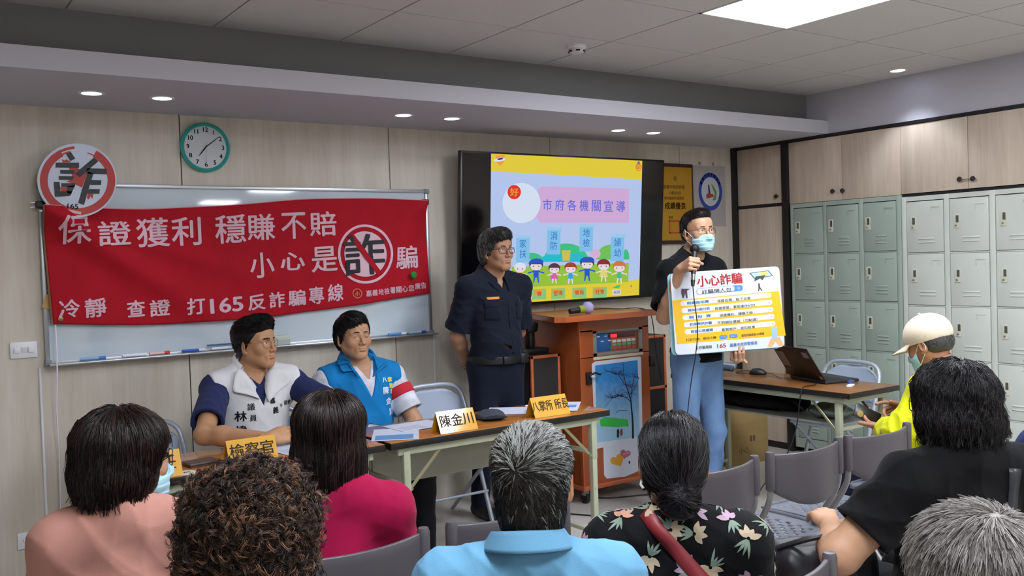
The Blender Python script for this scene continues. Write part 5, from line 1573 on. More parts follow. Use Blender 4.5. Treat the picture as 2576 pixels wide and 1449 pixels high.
S = SDF((-.05, -.07, 0), (.05, .07, .06), .003); S.put(ell((0, 0, .006), (.032, .056, .034)), 0); S.put(obox((0, 0, -.05), (.2, .2, .05)), 0, True); build_sdf(S, 'shell', M_black, t); MB().cyl((-.003, .03, .031), (.003, .03, .031), .009).build('wheel', M_steel, t)
cord('mouse_cable', smoothpts([(4.60, 3.99, .745), (4.56, 4.08, .744), (4.66, 4.12, .744), (4.70, 4.02, .744), (4.66, 3.88, .744), (4.60, 3.80, .744), (4.53, 3.70, .744)], 6), .002, M_black, 'black mouse cable curling on the right table', 'cable')
t = thing('tool_roll', 'grey and blue roll of cables lying at the left end of the right table', 'roll', (4.56, 4.27, .741), .5)
for k, (c, dx) in enumerate((('#4a5a6c', -.03), ('#9aa0a0', .02), ('#5c7088', .06))):
    MB().tube(smoothpts([(dx, -.13, .022 + .004 * k), (dx + .01, -.03, .030), (dx - .01, .06, .026), (dx, .13, .020)], 4), .020, 10).build('bundle', fabric('roll_' + c, c), t, 180)
# laptop power cable hanging over the table edge down to the floor
cord('laptop_cable', smoothpts([(4.47, 3.40, .75), (4.40, 3.36, .748), (4.30, 3.36, .745), (4.275, 3.36, .70), (4.27, 3.37, .62), (4.262, 3.39, .5), (4.25, 3.45, .35), (4.22, 3.6, .15), (4.2, 3.7, .012), (4.0, 3.95, .006), (3.7, 4.0, .006)], 6), .0035, M_black, 'black cable hanging from the laptop over the table edge to the floor', 'cable')
t = thing('cloth_bag', 'long black cloth bag lying on the shelf under the right table', 'bag', (4.52, 3.86, .553))
S = SDF((-.17, -.40, 0), (.17, .38, .15), .006); S.put(cone((0, -.28, .06), (0, .28, .06), .060, .062), 0); S.put(ell((0, .0, .055), (.16, .36, .055)), .03); S.put(obox((0, 0, -.05), (.5, .6, .05)), 0, True); S.warp(folds(9, .012, .7)); build_sdf(S, 'sack', fabric('bag_black', '#0c0b0e'), t)
MB().tube(smoothpts([(-.05, -.30, .06), (-.12, -.36, .08), (-.10, -.42, .03)], 4), .006, 6).build('drawstring', M_black, t)
t = thing('crumpled_bag', 'crumpled green-grey plastic bag on the shelf under the right table', 'bag', (4.52, 3.34, .553))
S = SDF((-.14, -.16, 0), (.14, .16, .12), .005); S.put(ell((0, 0, .035), (.12, .14, .045)), 0); S.put(obox((0, 0, -.05), (.5, .6, .05)), 0, True); S.warp(folds(12, .018, 1.1)); build_sdf(S, 'sack', mat('plastic_grey_green', '#6c7a70', .4), t)

# carton, floor cables, floor boards
t = thing('cardboard_box', 'brown cardboard carton on the floor beside the corner cupboard', 'carton', (5.14, 4.62, 0), -.08)
M_cb = mat('cardboard', '#94794a', .8, noise=((6, 6, 30), .08, 3))
MB().mm((-.19, -.13, 0), (.19, .17, .40), .003).build('body', M_cb, t); MB().mm((-.191, -.01, .3995), (.191, .05, .402)).build('tape', mat('tape_tan', '#bb9c62', .3), t)
mb = MB()
for k in range(2): mb.mm((.01 + k * .03, -.1312, .16), (.03 + k * .03, -.1302, .20))
mb.build('printed_mark', mat('carton_ink', '#5a4630', .7), t); text('lettering', '小心', .05, MATS['carton_ink'], frame((-.05, -.1312, .10), (1, 0, 0), (0, 0, 1)), t)
cord('floor_cable', smoothpts([(3.30, 4.35, .006), (3.45, 4.10, .006), (3.38, 3.95, .006), (3.62, 3.78, .006), (3.95, 3.95, .006), (4.05, 4.25, .006), (3.96, 4.33, .006), (3.75, 4.42, .006), (3.65, 4.55, .006)], 7), .004, M_black, 'black cable looping on the floor in front of the lectern', 'cable')
t = thing('floor_cover', 'pale floor panel lying in front of the lectern', 'floor panel', (3.72, 3.62, 0), .0)
MB().mm((-.42, -.30, 0), (.42, .30, .004)).build('sheet', mat('cover_pale', '#c6cad2', .25), t)

# ------------------------------------------------------------------ chairs
M_seat = mat('seat_plastic', '#70737e', .42); M_backp = mat('back_plastic', '#504c50', .42); M_tube = mat('chair_tube', '#9c9a98', .3, .5)
def plastic_chair(x, y, rz, lb, group='grey plastic folding chairs of the audience'):
    t = thing('folding_chair', lb, 'chair', (x, y, 0), rz, group)
    return t
def chair_proto(t):
    # backrest: curved panel with a rounded lower edge, bulging to the rear
    def bp(a, b):
        xx = (a - .5) * 2 * .185; k = abs(xx) / .185
        zt = .795; zb = .600 + .062 * k ** 2.2
        return Vector((xx, -.205 - .050 * (1 - k * k), zt * b + zb * (1 - b)))
    o = MB().grid(bp, 26, 8).build('backrest', M_backp, t, 180); sm = o.modifiers.new('thickness', 'SOLIDIFY'); sm.thickness = .012; sm.offset = 0
    bv = o.modifiers.new('bevel', 'BEVEL'); bv.width = .003; bv.segments = 2
    for s in (-1, 1):
        mb = MB(); mb.lathe([(.0, .672), (.0165, .672), (.0175, .70), (.0175, .795), (.014, .806), (0, .808)], (s * .195, -.205, 0), n=20); mb.build('post_sleeve', M_backp, t)
        mb = MB(); mb.tube(smoothpts([(s * .195, -.205, .70), (s * .195, -.195, .62), (s * .198, -.12, .50), (s * .200, .02, .34), (s * .200, .20, .012)], 5), .0115, 10); L = mb.build('front_leg', M_tube, t, 60)
        MB().cyl((s * .200, .197, 0), (s * .200, .193, .035), .0145).build('leg_cap', M_black, L)
        mb = MB(); mb.tube(smoothpts([(s * .178, .14, .425), (s * .178, .0, .32), (s * .178, -.24, .012)], 5), .0110, 10); L = mb.build('rear_leg', M_tube, t, 60)
        MB().cyl((s * .178, -.238, 0), (s * .178, -.234, .035), .014).build('leg_cap', M_black, L)
        MB().mm((s * .19 - .017, -.115, .465), (s * .19 + .017, -.085, .505), .004).build('hinge', M_black, t)
    MB().cyl((-.20, .17, .06), (.20, .17, .06), .009).build('front_rail', M_tube, t); MB().cyl((-.178, -.20, .07), (.178, -.20, .07), .009).build('rear_rail', M_tube, t)
    # seat with punched holes: grid of cells, holes left open
    mb = MB(); W, D, n, m = .195, .205, 17, 15
    def sp(i, j):
        a, b = i / n * 2 - 1, j / m * 2 - 1
        wx = W * (1 - .10 * max(0, -b) ** 2)
        z = .447 + .006 * (a * a) + .008 * max(0, b) ** 3 * -1.0
        return Vector((a * wx, b * D + .02, z))
    g = [[mb.bm.verts.new(sp(i, j)) for j in range(m + 1)] for i in range(n + 1)]
    for i in range(n):
        for j in range(m):
            f = mb._f((g[i][j], g[i + 1][j], g[i + 1][j + 1], g[i][j + 1]), 0)
            if 2 <= i < n - 2 and 2 <= j < m - 2 and (i + j) % 2 == 0:
                r = bmesh.ops.inset_individual(mb.bm, faces=[f], thickness=.0045, depth=0)
                bmesh.ops.delete(mb.bm, geom=[f], context='FACES_ONLY')
    o = mb.build('seat', M_seat, t, 60); sm = o.modifiers.new('thickness', 'SOLIDIFY'); sm.thickness = .006; sm.offset = -1
    mb = MB(); P = rrect(.396, .418, .035, 5, 0, .02)
    A = [mb.bm.verts.new((x, y, .449)) for x, y in P]; B = [mb.bm.verts.new((x * 1.02, .02 + (y - .02) * 1.02, .425)) for x, y in P]; n_ = len(P)
    for i in range(n_): mb._f((A[i], A[(i + 1) % n_], B[(i + 1) % n_], B[i]), 0)
    o = mb.build('seat_rim', M_seat, t, 60); o.modifiers.new('thickness', 'SOLIDIFY').thickness = .005
def copy_tree(o, loc, rz, label, group=None):
    c = o.copy(); COL.objects.link(c); c.matrix_world = Matrix.Translation(loc) @ Matrix.Rotation(rz, 4, 'Z'); c['label'] = label
    if group: c['group'] = group
    def rec(a, b):
        for ch in list(a.children):
            d = ch.copy(); COL.objects.link(d); d.parent = b; rec(ch, d)
    rec(o, c); return c
CH = plastic_chair(2.31, 2.375, 0, 'empty grey folding chair in the front row partly behind the woman with the bun')
chair_proto(CH)
for x, y, rz, lb in ((2.780, 2.375, 0, 'empty grey folding chair in the front row with its perforated seat in full view'),
                     (3.228, 2.375, 0, 'empty grey folding chair whose back stands before the hands with the phone'),
                     (1.468, 2.375, 0, 'empty dark grey folding chair behind the head of the man in light blue'),
                     (.990, 2.375, 0, 'folding chair under the woman in magenta'), (.50, 2.375, 0, 'folding chair under the woman in salmon'), (3.83, 2.375, 0, 'folding chair under the man in the cream cap'),
                     (3.10, 1.50, 0, 'folding chair under the person cut off at the right edge'),
                     (.60, 1.56, 0, 'folding chair under the person with curly brown hair'), (1.14, 1.56, 0, 'folding chair under the man in light blue'), (1.62, 1.56, 0, 'folding chair under the woman in the floral blouse'),
                     (2.30, 1.30, -.25, 'folding chair under the woman in the black shirt'), (1.34, .72, 0, 'folding chair under the grey-haired man in the lower right corner')):
    copy_tree(CH, (x, y, 0), rz, lb)
# steel chairs with padded pale blue backs
M_pad = mat('chair_pale_blue', '#a4b0c2', .45); M_tub2 = mat('chair_pale_tube', '#b4bcc8', .3, .3)
def steel_proto(x, y, rz, lb):
    t = thing('steel_chair', lb, 'chair', (x, y, 0), rz, 'pale blue steel folding chairs')
    P = [(-.215, .10, .012), (-.21, -.06, .44), (-.205, -.16, .70), (-.17, -.185, .775), (-.10, -.19, .797), (0, -.19, .80), (.10, -.19, .797), (.17, -.185, .775), (.205, -.16, .70), (.21, -.06, .44), (.215, .10, .012)]
    P = [(a, b + .06, c) for a, b, c in P]
    MB().tube(smoothpts(P, 6), .0125, 10).build('frame', M_tub2, t, 60)
    for s in (-1, 1): MB().tube([(s * .19, .22, .43), (s * .19, -.25, .012)], .011, 10).build('rear_leg', M_tub2, t, 60)
    def bk(a, b):
        xx = (a - .5) * 2; h = .55 + .225 * b * (1 - .10 * abs(xx) ** 4); return Vector((xx * .195 * (1 if b < .7 else 1 - .28 * ((b - .7) / .3) ** 2), -.10 - .030 * (1 - xx * xx) - .03 * b + .005, h))
    o = MB().grid(bk, 18, 12).build('backrest', M_pad, t, 180); o.modifiers.new('thickness', 'SOLIDIFY').thickness = .012
    S = SDF((-.22, -.16, .40), (.22, .28, .48), .005); S.put(obox((0, .06, .445), (.20, .20, .014), None, .012), 0); build_sdf(S, 'seat', mat('seat_pale', '#b8c0d0', .35), t)
    MB().cyl((-.19, .16, .2), (.19, .16, .2), .008).build('rail', M_tub2, t)
    return t
SCH = steel_proto(2.665, 4.60, pi, 'pale blue steel chair standing empty between the older man and the officer')
for x, y, rz, lb in ((1.00, 4.50, pi, 'pale steel chair behind the left table, mostly hidden by the woman in salmon'), (1.60, 4.46, pi, 'steel chair under the young man in the white vest'), (2.06, 4.50, pi, 'steel chair under the older man in the blue vest'),
                     (5.00, 3.62, pi / 2, 'steel chair between the laptop table and the lockers')):
    copy_tree(SCH, (x, y, 0), rz, lb)
# ------------------------------------------------------------------ the people
SK = {}
def skin(c): return mat('skin_' + c, '#' + c, .48, spec=.35, noise=((40, 40, 40), .05, 2), bump=((260, 260, 260), .12, .001))
M_lips = mat('lip_skin', '#a5665c', .45); M_blk_hair = mat('brow_dark', '#15100e', .7)
M_navy = fabric('officer_navy', '#181e2b'); M_tee = fabric('tee_black', '#0b0c10'); M_den = mat('denim', '#6c8ab2', .9, spec=.1, noise=((7, 7, 3.5), .30, 5), bump=((350, 350, 350), .4, .002))
def person(label, x, y, rz, cat='person', group=None):
    t = thing('person', label, cat, (x, y, 0), rz, group)
    Mi = WM[t.name].inverted(); R = Mi.to_3x3()
    return t, (lambda *p: tuple(Mi @ Vector(p))), (lambda *v: R @ Vector(v))
FACECUT = lambda c=(0, .105, -.045), r=(.078, .085, .115): (c, r)
def hair_sdf(J, prims, cuts, h=.0035, zcut=None, warp=None):
    c = J.head.translation; R = J.head.to_3x3(); q = lambda p: J.head @ Vector(p)
    S = SDF(np.array(c) - .22, np.array(c) + .19, h)
    for i, (cc, r) in enumerate(prims): S.put(ell(q(cc), r, R), .03 if i else 0)
    if warp: S.warp(warp)
    for cc, r in cuts: S.put(ell(q(cc), r, R), .012, True)
    if zcut is not None: S.put(obox(q((0, 0, zcut - .2)), (.3, .3, .2), R), .01, True)
    return S
def down_flow(c=(0, -.02, .10), fwd=0.):
    c = np.array(c)
    def f(p):
        d = p - c; d[:, 2] *= .35; n = np.linalg.norm(d, axis=1, keepdims=True); o = d / np.maximum(n, 1e-5); o[:, 2] -= np.minimum(1.6, n[:, 0] * 14); o[:, 1] += fwd; return o
    return f
def lapel_text(J, name, s, size, m, w0, fx, fy, root, weight=.0008, off=.0015, sxx=1.0):
    """letters laid on the garment: w0 world centre, fx world right, fy world up"""
    Mi = WM[root.name].inverted()
    F = Mi @ frame(w0, fx, fy)
    V, Fc = J.shirtVF
    if not hasattr(J, 'bvh'): J.bvh = BVHTree.FromPolygons([tuple(v) for v in V], [tuple(f) for f in Fc])
    return text(name, s, size, m, None, root, weight, sx=sxx, mapfn=proj_map(F, J.bvh, off))

# ---- young man in the white vest
T, L, LV = person('young man with glasses in a white vest over navy sleeves, seated with clasped hands', 1.50, 4.42, pi)
J = jnt(H=1.275, face=True, hr=(4, 0, 33), ho=(L(1.515, 4.385, 0)[0], L(1.515, 4.385, 0)[1]), sw=.175, neck=L(1.505, 4.43, 1.015), sh=[L(1.685, 4.40, .945), L(1.325, 4.43, .945)],
        el=[L(1.86, 4.13, .80), L(1.165, 4.09, .795)], wr=[L(1.60, 3.925, .800), L(1.372, 3.855, .786)], gaze=(-.15, .05))
SKY = skin('b78966')
hm = [(hframe(J.wr[0], None, LV(-.93, -.30, .10), LV(-.25, -.75, -.6)), dict(curl=((.9, .9, .5), (.85, .9, .5), (.8, .9, .5), (.7, .9, .5)), spread=.10, thumb=(.35, .2, .3))),
      (hframe(J.wr[1], None, LV(.96, .18, .06), LV(-.05, .75, -.62)), dict(curl=((.55, .7, .4), (.55, .75, .4), (.6, .8, .4), (.6, .8, .4)), spread=.10, thumb=(.35, .1, .3)))]
skin_body(J, T, SKY, hands=hm); eyes(J, T); brows(J, T, M_blk_hair, .0036); lips(J, T, M_lips)
shirt(J, T, fabric('sleeve_navy', '#252d55'), sleeve=.74, g=.010, neck='v', vdepth=.055, vw=.075, seed=4, amp=.005, loose=.020, name='shirt')
J2 = J; shirt(J2, T, fabric('vest_white', '#d6d6d8', .8, .15), arms=False, g=.019, neck='v', vdepth=.15, vw=.07, seed=8, amp=.004, name='vest')
J.neck = (J.neck[0], J.neck[1] + .004, J.neck[2])
collar(J, T, MATS['vest_white'], r=(.074, .078), tilt=.40, h=.050, leaf=.050, open_=.95, tip=.0, flare=.034, dz=.018, name='vest_collar', front_drop=.02, thick=.004)
J.bvh = BVHTree.FromPolygons([tuple(v) for v in J.shirtVF[0]], [tuple(f) for f in J.shirtVF[1]])
zz = lambda P: [(480 + x / 5.57, 900 + y / 5.57) for x, y in P]
lapel(J, T, zz([(640, 190), (735, 170), (860, 400), (950, 520), (1005, 610), (880, 548), (700, 505), (580, 490), (600, 300)]), 4.36, MATS['vest_white'], 'lapel', .007, .005, .010)
lapel(J, T, zz([(1105, 165), (1230, 160), (1380, 220), (1385, 340), (1250, 430), (1150, 530), (1062, 650), (1070, 500), (1090, 300)]), 4.42, MATS['vest_white'], 'lapel', .007, .005, .010)
for s, x, y, sz, w in (('議', 629, 1024, .036, .0006), ('員', 634, 1052, .034, .0006), ('林', 606, 1050, .052, .0014), ('煒', 608, 1086, .050, .0014), ('倫', 610, 1118, .048, .0014), ('嘉', 683, 1008, .030, .0010), ('義', 691, 1032, .034, .0010), ('市', 707, 1020, .018, .0004), ('議會', 728, 1014, .024, .0004)):
    lapel_text(J, 'lettering', s, sz, M_ink, px(x, y, 4.30), (1, 0, 0), (.04, 0, 1), T, w)
trousers(J, T, fabric('trouser_dark', '#1c1d24'), name='trousers'); shoes(J, T, M_black)
glasses(J, T, mat('glasses_wire', '#8d7f78', .3, .8), .049, .040, .0009, shape=.019)
S = hair_sdf(J, [((0, -.018, .060), (.083, .102, .080)), ((0, .040, .103), (.062, .060, .042)), ((0, -.035, .02), (.0795, .082, .09))], [((0, .112, -.010), (.10, .065, .082)), ((0, .06, -.10), (.12, .09, .115)), ((.092, .012, -.025), (.022, .050, .035)), ((-.092, .012, -.025), (.022, .050, .035))], zcut=-.055)
HB = hair_mats('#0e0c0c', '#1b1716', '#060505')
hair_from(S, T, J.head, HB, 5200, lambda p: np.stack([p[:, 0] * 2 + .15, .9 + 0 * p[:, 1], (p[:, 2] - .05) * 3], 1) * np.where(p[:, 2:3] > .05, 1, .0) + np.where(p[:, 2:3] > .05, 0, 1) * np.array([0, -.2, -1.]), length=lambda p: np.where(p[:, 2] > .06, .028, .009), lift=.16, seg=4, rad=.0008, seed=3, clump=3)

# ---- older man in the blue vest, eyes closed
T, L, LV = person('older man with closed eyes in a bright blue vest, seated with hands in his lap', 2.11, 4.50, pi)
J = jnt(H=1.262, face=True, hr=(5, 0, 2), ho=(L(2.072, 4.475, 0)[0], L(2.072, 4.475, 0)[1]), sw=.18, neck=L(2.11, 4.51, .985), sh=[L(2.285, 4.48, .905), L(1.925, 4.52, .905)], bel=1.25,
        el=[L(2.352, 4.36, .672), L(1.86, 4.38, .655)], wr=[L(2.235, 4.235, .555), L(2.03, 4.235, .56)], lid=.0008, fat=1.04)
SKB = skin('b98c6c')
hm = [(hframe(J.wr[0], None, LV(-.8, -.25, -.35), LV(-.3, .5, -.8)), dict(curl=(.5, .55, .6, .6))), (hframe(J.wr[1], None, LV(.85, -.2, -.3), LV(.2, .4, -.9)), dict(curl=(.5, .5, .5, .5)))]
skin_body(J, T, SKB, hands=hm); brows(J, T, M_blk_hair, .0030); lips(J, T, M_lips)
for s in (-1, 1):   # closed eyelid lines
    MB().tube([J.head @ Vector((s * x, y, z)) for x, y, z in ((.0205, .0815, .0005), (.026, .0845, -.0015), (.033, .0845, -.0022), (.040, .0805, -.0012), (.0445, .0765, .0005))], [.0004, .0010, .0011, .0010, .0004], 6).build('eyelashes', M_blk_hair, T, 60)
shirt(J, T, mat('shirt_patterned', '#c9ccd6', .8, noise=((14, 14, 14), .28, 5), bump=((300, 300, 300), .2, .002)), sleeve=.76, g=.010, neck='v', vdepth=.07, vw=.05, seed=14, amp=.005, loose=.024)
a, b = Vector(J.sh[0]), Vector(J.el[0]); e = a.lerp(b, .34); S = SDF(np.array(e) - .12, np.array(e) + .12, .004); d = (b - a).normalized()
S.put(cone(e - d * .03, e + d * .03, .078, .080), 0); R_ = d.to_track_quat('Z', 'X').to_matrix(); S.put(obox(e + d * .12, (.2, .2, .09), R_), 0, True); S.put(obox(e - d * .115, (.2, .2, .09), R_), 0, True); build_sdf(S, 'red_band', fabric('band_red', '#c0303c'), T)
shirt(J, T, fabric('vest_blue', '#0f78b8', .7, .15), arms=False, g=.020, neck='v', vdepth=.16, vw=.07, seed=21, amp=.009, name='vest')
collar(J, T, MATS['vest_blue'], r=(.076, .080), tilt=.42, h=.045, leaf=.050, open_=.95, tip=.0, flare=.034, dz=.024, name='vest_collar', front_drop=.02, thick=.004)
J.bvh = BVHTree.FromPolygons([tuple(v) for v in J.shirtVF[0]], [tuple(f) for f in J.shirtVF[1]])
zz = lambda P: [(790 + x / 6.037, 860 + y / 6.037) for x, y in P]
lapel(J, T, zz([(430, 190), (485, 200), (570, 300), (690, 405), (760, 465), (640, 448), (500, 470), (420, 485), (375, 380), (365, 290)]), 4.72, MATS['vest_blue'], 'lapel', .007, .005, .010)
lapel(J, T, zz([(825, 180), (880, 205), (960, 235), (1135, 372), (1050, 395), (965, 475), (905, 600), (885, 480), (855, 330)]), 4.78, MATS['vest_blue'], 'lapel', .007, .005, .010)
M_wl, M_yl = mat('print_white', '#e2e6f4', .6), mat('print_yellow', '#d9d850', .6)
for s, x, y, sz, m in (('八', 974, 957, .028, M_wl), ('掌', 988, 957, .028, M_yl), ('里', 991, 972, .026, M_yl), ('里', 994, 986, .026, M_yl), ('長', 997, 1001, .026, M_yl), ('陳', 975, 984, .040, M_wl), ('金', 983, 1011, .040, M_wl), ('川', 990, 1037, .040, M_wl)):
    lapel_text(J, 'lettering', s, sz, m, px(x, y, 4.36), (1, 0, 0), (-.10, 0, 1), T, .0012)
trousers(J, T, fabric('trouser_black', '#0e0e12'), name='trousers', r=1.1); shoes(J, T, M_black)
S = hair_sdf(J, [((0, -.020, .050), (.087, .103, .088)), ((.02, .045, .095), (.060, .050, .042)), ((0, -.04, .0), (.084, .080, .085))], [((-.018, .120, -.005), (.085, .062, .090)), ((0, .065, -.10), (.12, .095, .115)), ((.0, .105, -.02), (.072, .05, .06)), ((.094, .012, -.030), (.022, .042, .038)), ((-.094, .012, -.030), (.022, .042, .038))], zcut=-.075)
hair_from(S, T, J.head, HB, 5200, lambda p: np.stack([-.9 + 0 * p[:, 0], .35 + 0 * p[:, 1], -.3 - np.abs(p[:, 0]) * 10], 1), length=.035, lift=.06, seg=4, rad=.0008, seed=5, clump=4)

# ---- officer standing behind the middle table
T, L, LV = person('police officer with grey hair and glasses in a dark navy uniform, hands behind his back', 3.04, 4.60, pi)
J = jnt(H=1.697, sit=False, face=True, hr=(3, 0, 7), ho=(L(3.045, 4.545, 0)[0], L(3.045, 4.545, 0)[1]), sw=.185, neck=L(3.045, 4.60, 1.425), sh=[L(3.225, 4.585, 1.355), L(2.868, 4.60, 1.355)], chest=(0, .01, 1.22), belly=(0, .025, 1.03), pelvis=(0, 0, .90), bel=1.1,
        el=[L(3.275, 4.68, 1.075), L(2.842, 4.70, 1.075)], wr=[L(3.13, 4.80, .92), L(2.965, 4.80, .91)], gaze=(-.2, .1), hip=[L(3.14, 4.60, .88), L(2.95, 4.60, .88)], kn=[L(3.15, 4.585, .48), L(2.93, 4.585, .48)], an=[L(3.15, 4.62, .09), L(2.915, 4.62, .09)])
hm = [(hframe(J.wr[0], None, LV(-.9, .1, -.35), LV(0, 1, 0)), dict(curl=(.4, .4, .4, .4))), (hframe(J.wr[1], None, LV(.9, .15, -.3), LV(0, 1, 0)), dict(curl=(.4, .4, .4, .4)))]
skin_body(J, T, skin('b28468'), hands=hm); eyes(J, T); brows(J, T, M_blk_hair, .0030); lips(J, T, M_lips)
shirt(J, T, M_navy, sleeve=.84, g=.013, neck='v', vdepth=.075, vw=.05, seed=31, amp=.008, loose=.030, bottom=.915)
collar(J, T, M_navy, r=(.068, .074), tilt=.38, h=.034, leaf=.045, open_=.34, tip=.045, flare=.036, dz=.022, name='shirt_collar', front_drop=.03)
trousers(J, T, fabric('officer_trousers', '#151b2a'), name='trousers', top=.955, amp=.004)
S = SDF((-.22, -.22, .89), (.22, .22, .98), .004); S.put(ell((0, .006, .935), (.178, .150, .30)), 0); S.put(obox((0, 0, .985), (.3, .3, .027)), 0, True); S.put(obox((0, 0, .885), (.3, .3, .027)), 0, True); BELT = build_sdf(S, 'belt', mat('belt_black', '#0c0c0e', .5), T)
MB().mm((-.045, .150, .913), (.045, .166, .957), .004).build('buckle', mat('buckle_black', '#18181c', .35), T)
MB().mm((-.16, .075, .905), (-.10, .13, .965), .01).build('belt_pouch', M_black, T)
J.bvh = BVHTree.FromPolygons([tuple(v) for v in J.shirtVF[0]], [tuple(f) for f in J.shirtVF[1]])
Mi = WM[T.name].inverted()
def patch(name, P, m, w0, off=.002):
    f = proj_map(Mi @ frame(w0, (1, 0, 0), (0, 0, 1)), J.bvh, off); mb = MB(); xs = [p[0] for p in P]; 
    n = 8
    x0, x1, y0, y1 = min(xs), max(xs), min(p[1] for p in P), max(p[1] for p in P)
    mb.grid(lambda a, b: f(Vector((x0 + (x1 - x0) * a, y0 + (y1 - y0) * b, 0))), n, 6); o = mb.build(name, m, T, 180); o.modifiers.new('thickness', 'SOLIDIFY').thickness = .0015; return o
patch('name_bar', [(-.036, -.007), (.036, .007)], mat('bar_orange', '#d98a1c', .5), (2.965, 4.5, 1.300), .004)
patch('button_placket', [(-.013, -.20), (.013, .16)], M_navy, (3.065, 4.5, 1.17), .002)
for x in (2.955, 3.165): patch('chest_pocket', [(-.045, -.055), (.045, .04)], M_navy, (x, 4.5, 1.225), .0012); patch('pocket_flap', [(-.047, -.014), (.047, .014)], M_navy, (x, 4.5, 1.262), .0028)
patch('pen', [(-.003, -.018), (.003, .022)], mat('pen_blue', '#2a3fa0', .4), (3.158, 4.5, 1.282), .006)
shoes(J, T, M_black)
glasses(J, T, mat('glasses_brown', '#3a201c', .3), .050, .032, .0017, shape=.008)
S = hair_sdf(J, [((0, -.022, .052), (.092, .106, .088)), ((.01, .048, .098), (.066, .052, .042)), ((0, -.045, -.005), (.090, .080, .085))], [((-.01, .122, -.008), (.088, .060, .080)), ((0, .068, -.10), (.12, .092, .115)), ((.100, .008, -.032), (.024, .036, .036)), ((-.100, .008, -.032), (.024, .036, .036))], zcut=-.075)
HG = hair_mats('#3c3a39', '#8f8e8a', '#232120', .5)
hair_from(S, T, J.head, HG, 6000, lambda p: np.stack([-.6 + 4 * p[:, 0], .5 + 0 * p[:, 1], -.2 - np.abs(p[:, 0]) * 10], 1), length=.036, lift=.05, seg=5, rad=.0007, seed=7, clump=4, mfun=lambda p, r: np.where(r.random(len(p)) < np.clip(.15 + (-p[:, 1]) * 4 + p[:, 0] * 3, .05, .85), 1, r.choice([0, 2], len(p))))

# ---- man with the face mask, microphone and board
T, L, LV = person('standing man in black T-shirt and jeans with face mask, holding microphone and yellow board', 3.88, 3.77, pi)
J = jnt(H=1.768, sit=False, face=True, hr=(2, 2, -12), ho=(L(3.885, 3.735, 0)[0], L(3.885, 3.735, 0)[1]), sw=.18, neck=L(3.885, 3.79, 1.495), sh=[L(4.055, 3.78, 1.415), L(3.712, 3.80, 1.415)], chest=(0, .0, 1.28), belly=(0, .005, 1.10), pelvis=(0, 0, .945), w=.93, d=.93,
        el=[L(4.150, 3.72, 1.13), L(3.602, 3.735, 1.175)], wr=[L(3.950, 3.530, .925), L(3.584, 3.584, 1.438)], gaze=(-.2, .0), hip=[L(3.96, 3.77, .92), L(3.80, 3.77, .92)], kn=[L(3.975, 3.74, .50), L(3.775, 3.76, .50)], an=[L(3.98, 3.78, .09), L(3.76, 3.80, .09)])
fist = ((1.15, 1.45, .8), (1.15, 1.45, .8), (1.2, 1.45, .8), (1.2, 1.45, .8))
hm = [(hframe(J.wr[0], None, LV(-.72, -.69, .05), LV(0, 0, 1)), dict(curl=((1.05, .65, .35), (1.05, .65, .35), (1.05, .7, .35), (1.1, .7, .4)), spread=.05, thumb=(.25, -.2, .0))),
      (hframe(J.wr[1], None, LV(-.1, -.93, .35), LV(.916, -.221, -.325)), dict(curl=fist, spread=.02, thumb=(.35, .95, .6)))]
skin_body(J, T, skin('bb9072'), hands=hm); eyes(J, T); brows(J, T, M_blk_hair, .0028)
shirt(J, T, M_tee, sleeve=.80, g=.013, neck='crew', seed=41, amp=.007, loose=.028, bottom=.905)
trousers(J, T, M_den, name='jeans', r=1.02, amp=.007); shoes(J, T, M_white)
glasses(J, T, mat('glasses_wire2', '#4a3c38', .3, .6), .048, .030, .0010, shape=.008)
face_mask(J, T, mat('mask_blue', '#a4cdda', .8, bump=((200, 200, 200), .2, .001)), mat('mask_white', '#dfe4e8', .7))
S = hair_sdf(J, [((0, -.022, .050), (.078, .094, .080)), ((0, .034, .100), (.054, .050, .034)), ((0, -.040, .0), (.076, .074, .078))], [((0, .122, -.005), (.090, .070, .094)), ((0, .068, -.10), (.12, .098, .115)), ((.092, .010, -.028), (.022, .042, .036)), ((-.092, .010, -.028), (.022, .042, .036))], zcut=-.065)
HD = hair_mats('#17100f', '#2a1c19', '#0a0706')
hair_from(S, T, J.head, HD, 4500, lambda p: np.stack([2 * p[:, 0], .3 + 0 * p[:, 1], -.3 - np.abs(p[:, 0]) * 6 + 3 * np.maximum(0, p[:, 1])], 1), length=lambda p: np.where(p[:, 2] > .06, .018, .007), lift=.25, seg=4, rad=.0008, seed=9)
# handheld microphone
MT = frame((3.700, 3.545, 1.475), (1, 0, 0), (0, 1, 0)); ax = Vector((.38, .28, .88)).normalized(); MB0 = Vector((3.603, 3.503, 1.456)) - ax * .085
t = thing('microphone', 'black handheld microphone with a chrome ring held in front of the mask', 'microphone', tuple(MB0))
q = lambda s: tuple(ax * s)
MB().cyl(q(.03), q(.165), .012, .016).build('handle', M_black, t); MB().cyl(q(-.005), q(.032), .0115, .012).build('chrome_ring', M_chrome, t); MB().cyl(q(-.035), q(-.004), .009, .012).build('connector', M_black, t)
MB().sphere(q(.185), .026, 0, 20, 14).build('grille', mat('mic_grille', '#1a1a20', .5, .5, bump=((900, 900, 900), .6, .001)), t, 180)
cord('microphone_cable', smoothpts([tuple(MB0 - ax * .03), (3.555, 3.46, 1.28), (3.585, 3.47, 1.12), (3.575, 3.48, .98), (3.60, 3.54, .84), (3.62, 3.60, .62), (3.61, 3.62, .35), (3.58, 3.66, .10), (3.46, 3.72, .008)], 6), .0028, M_black, 'thin black cord hanging from the handheld microphone over the yellow board', 'cord')

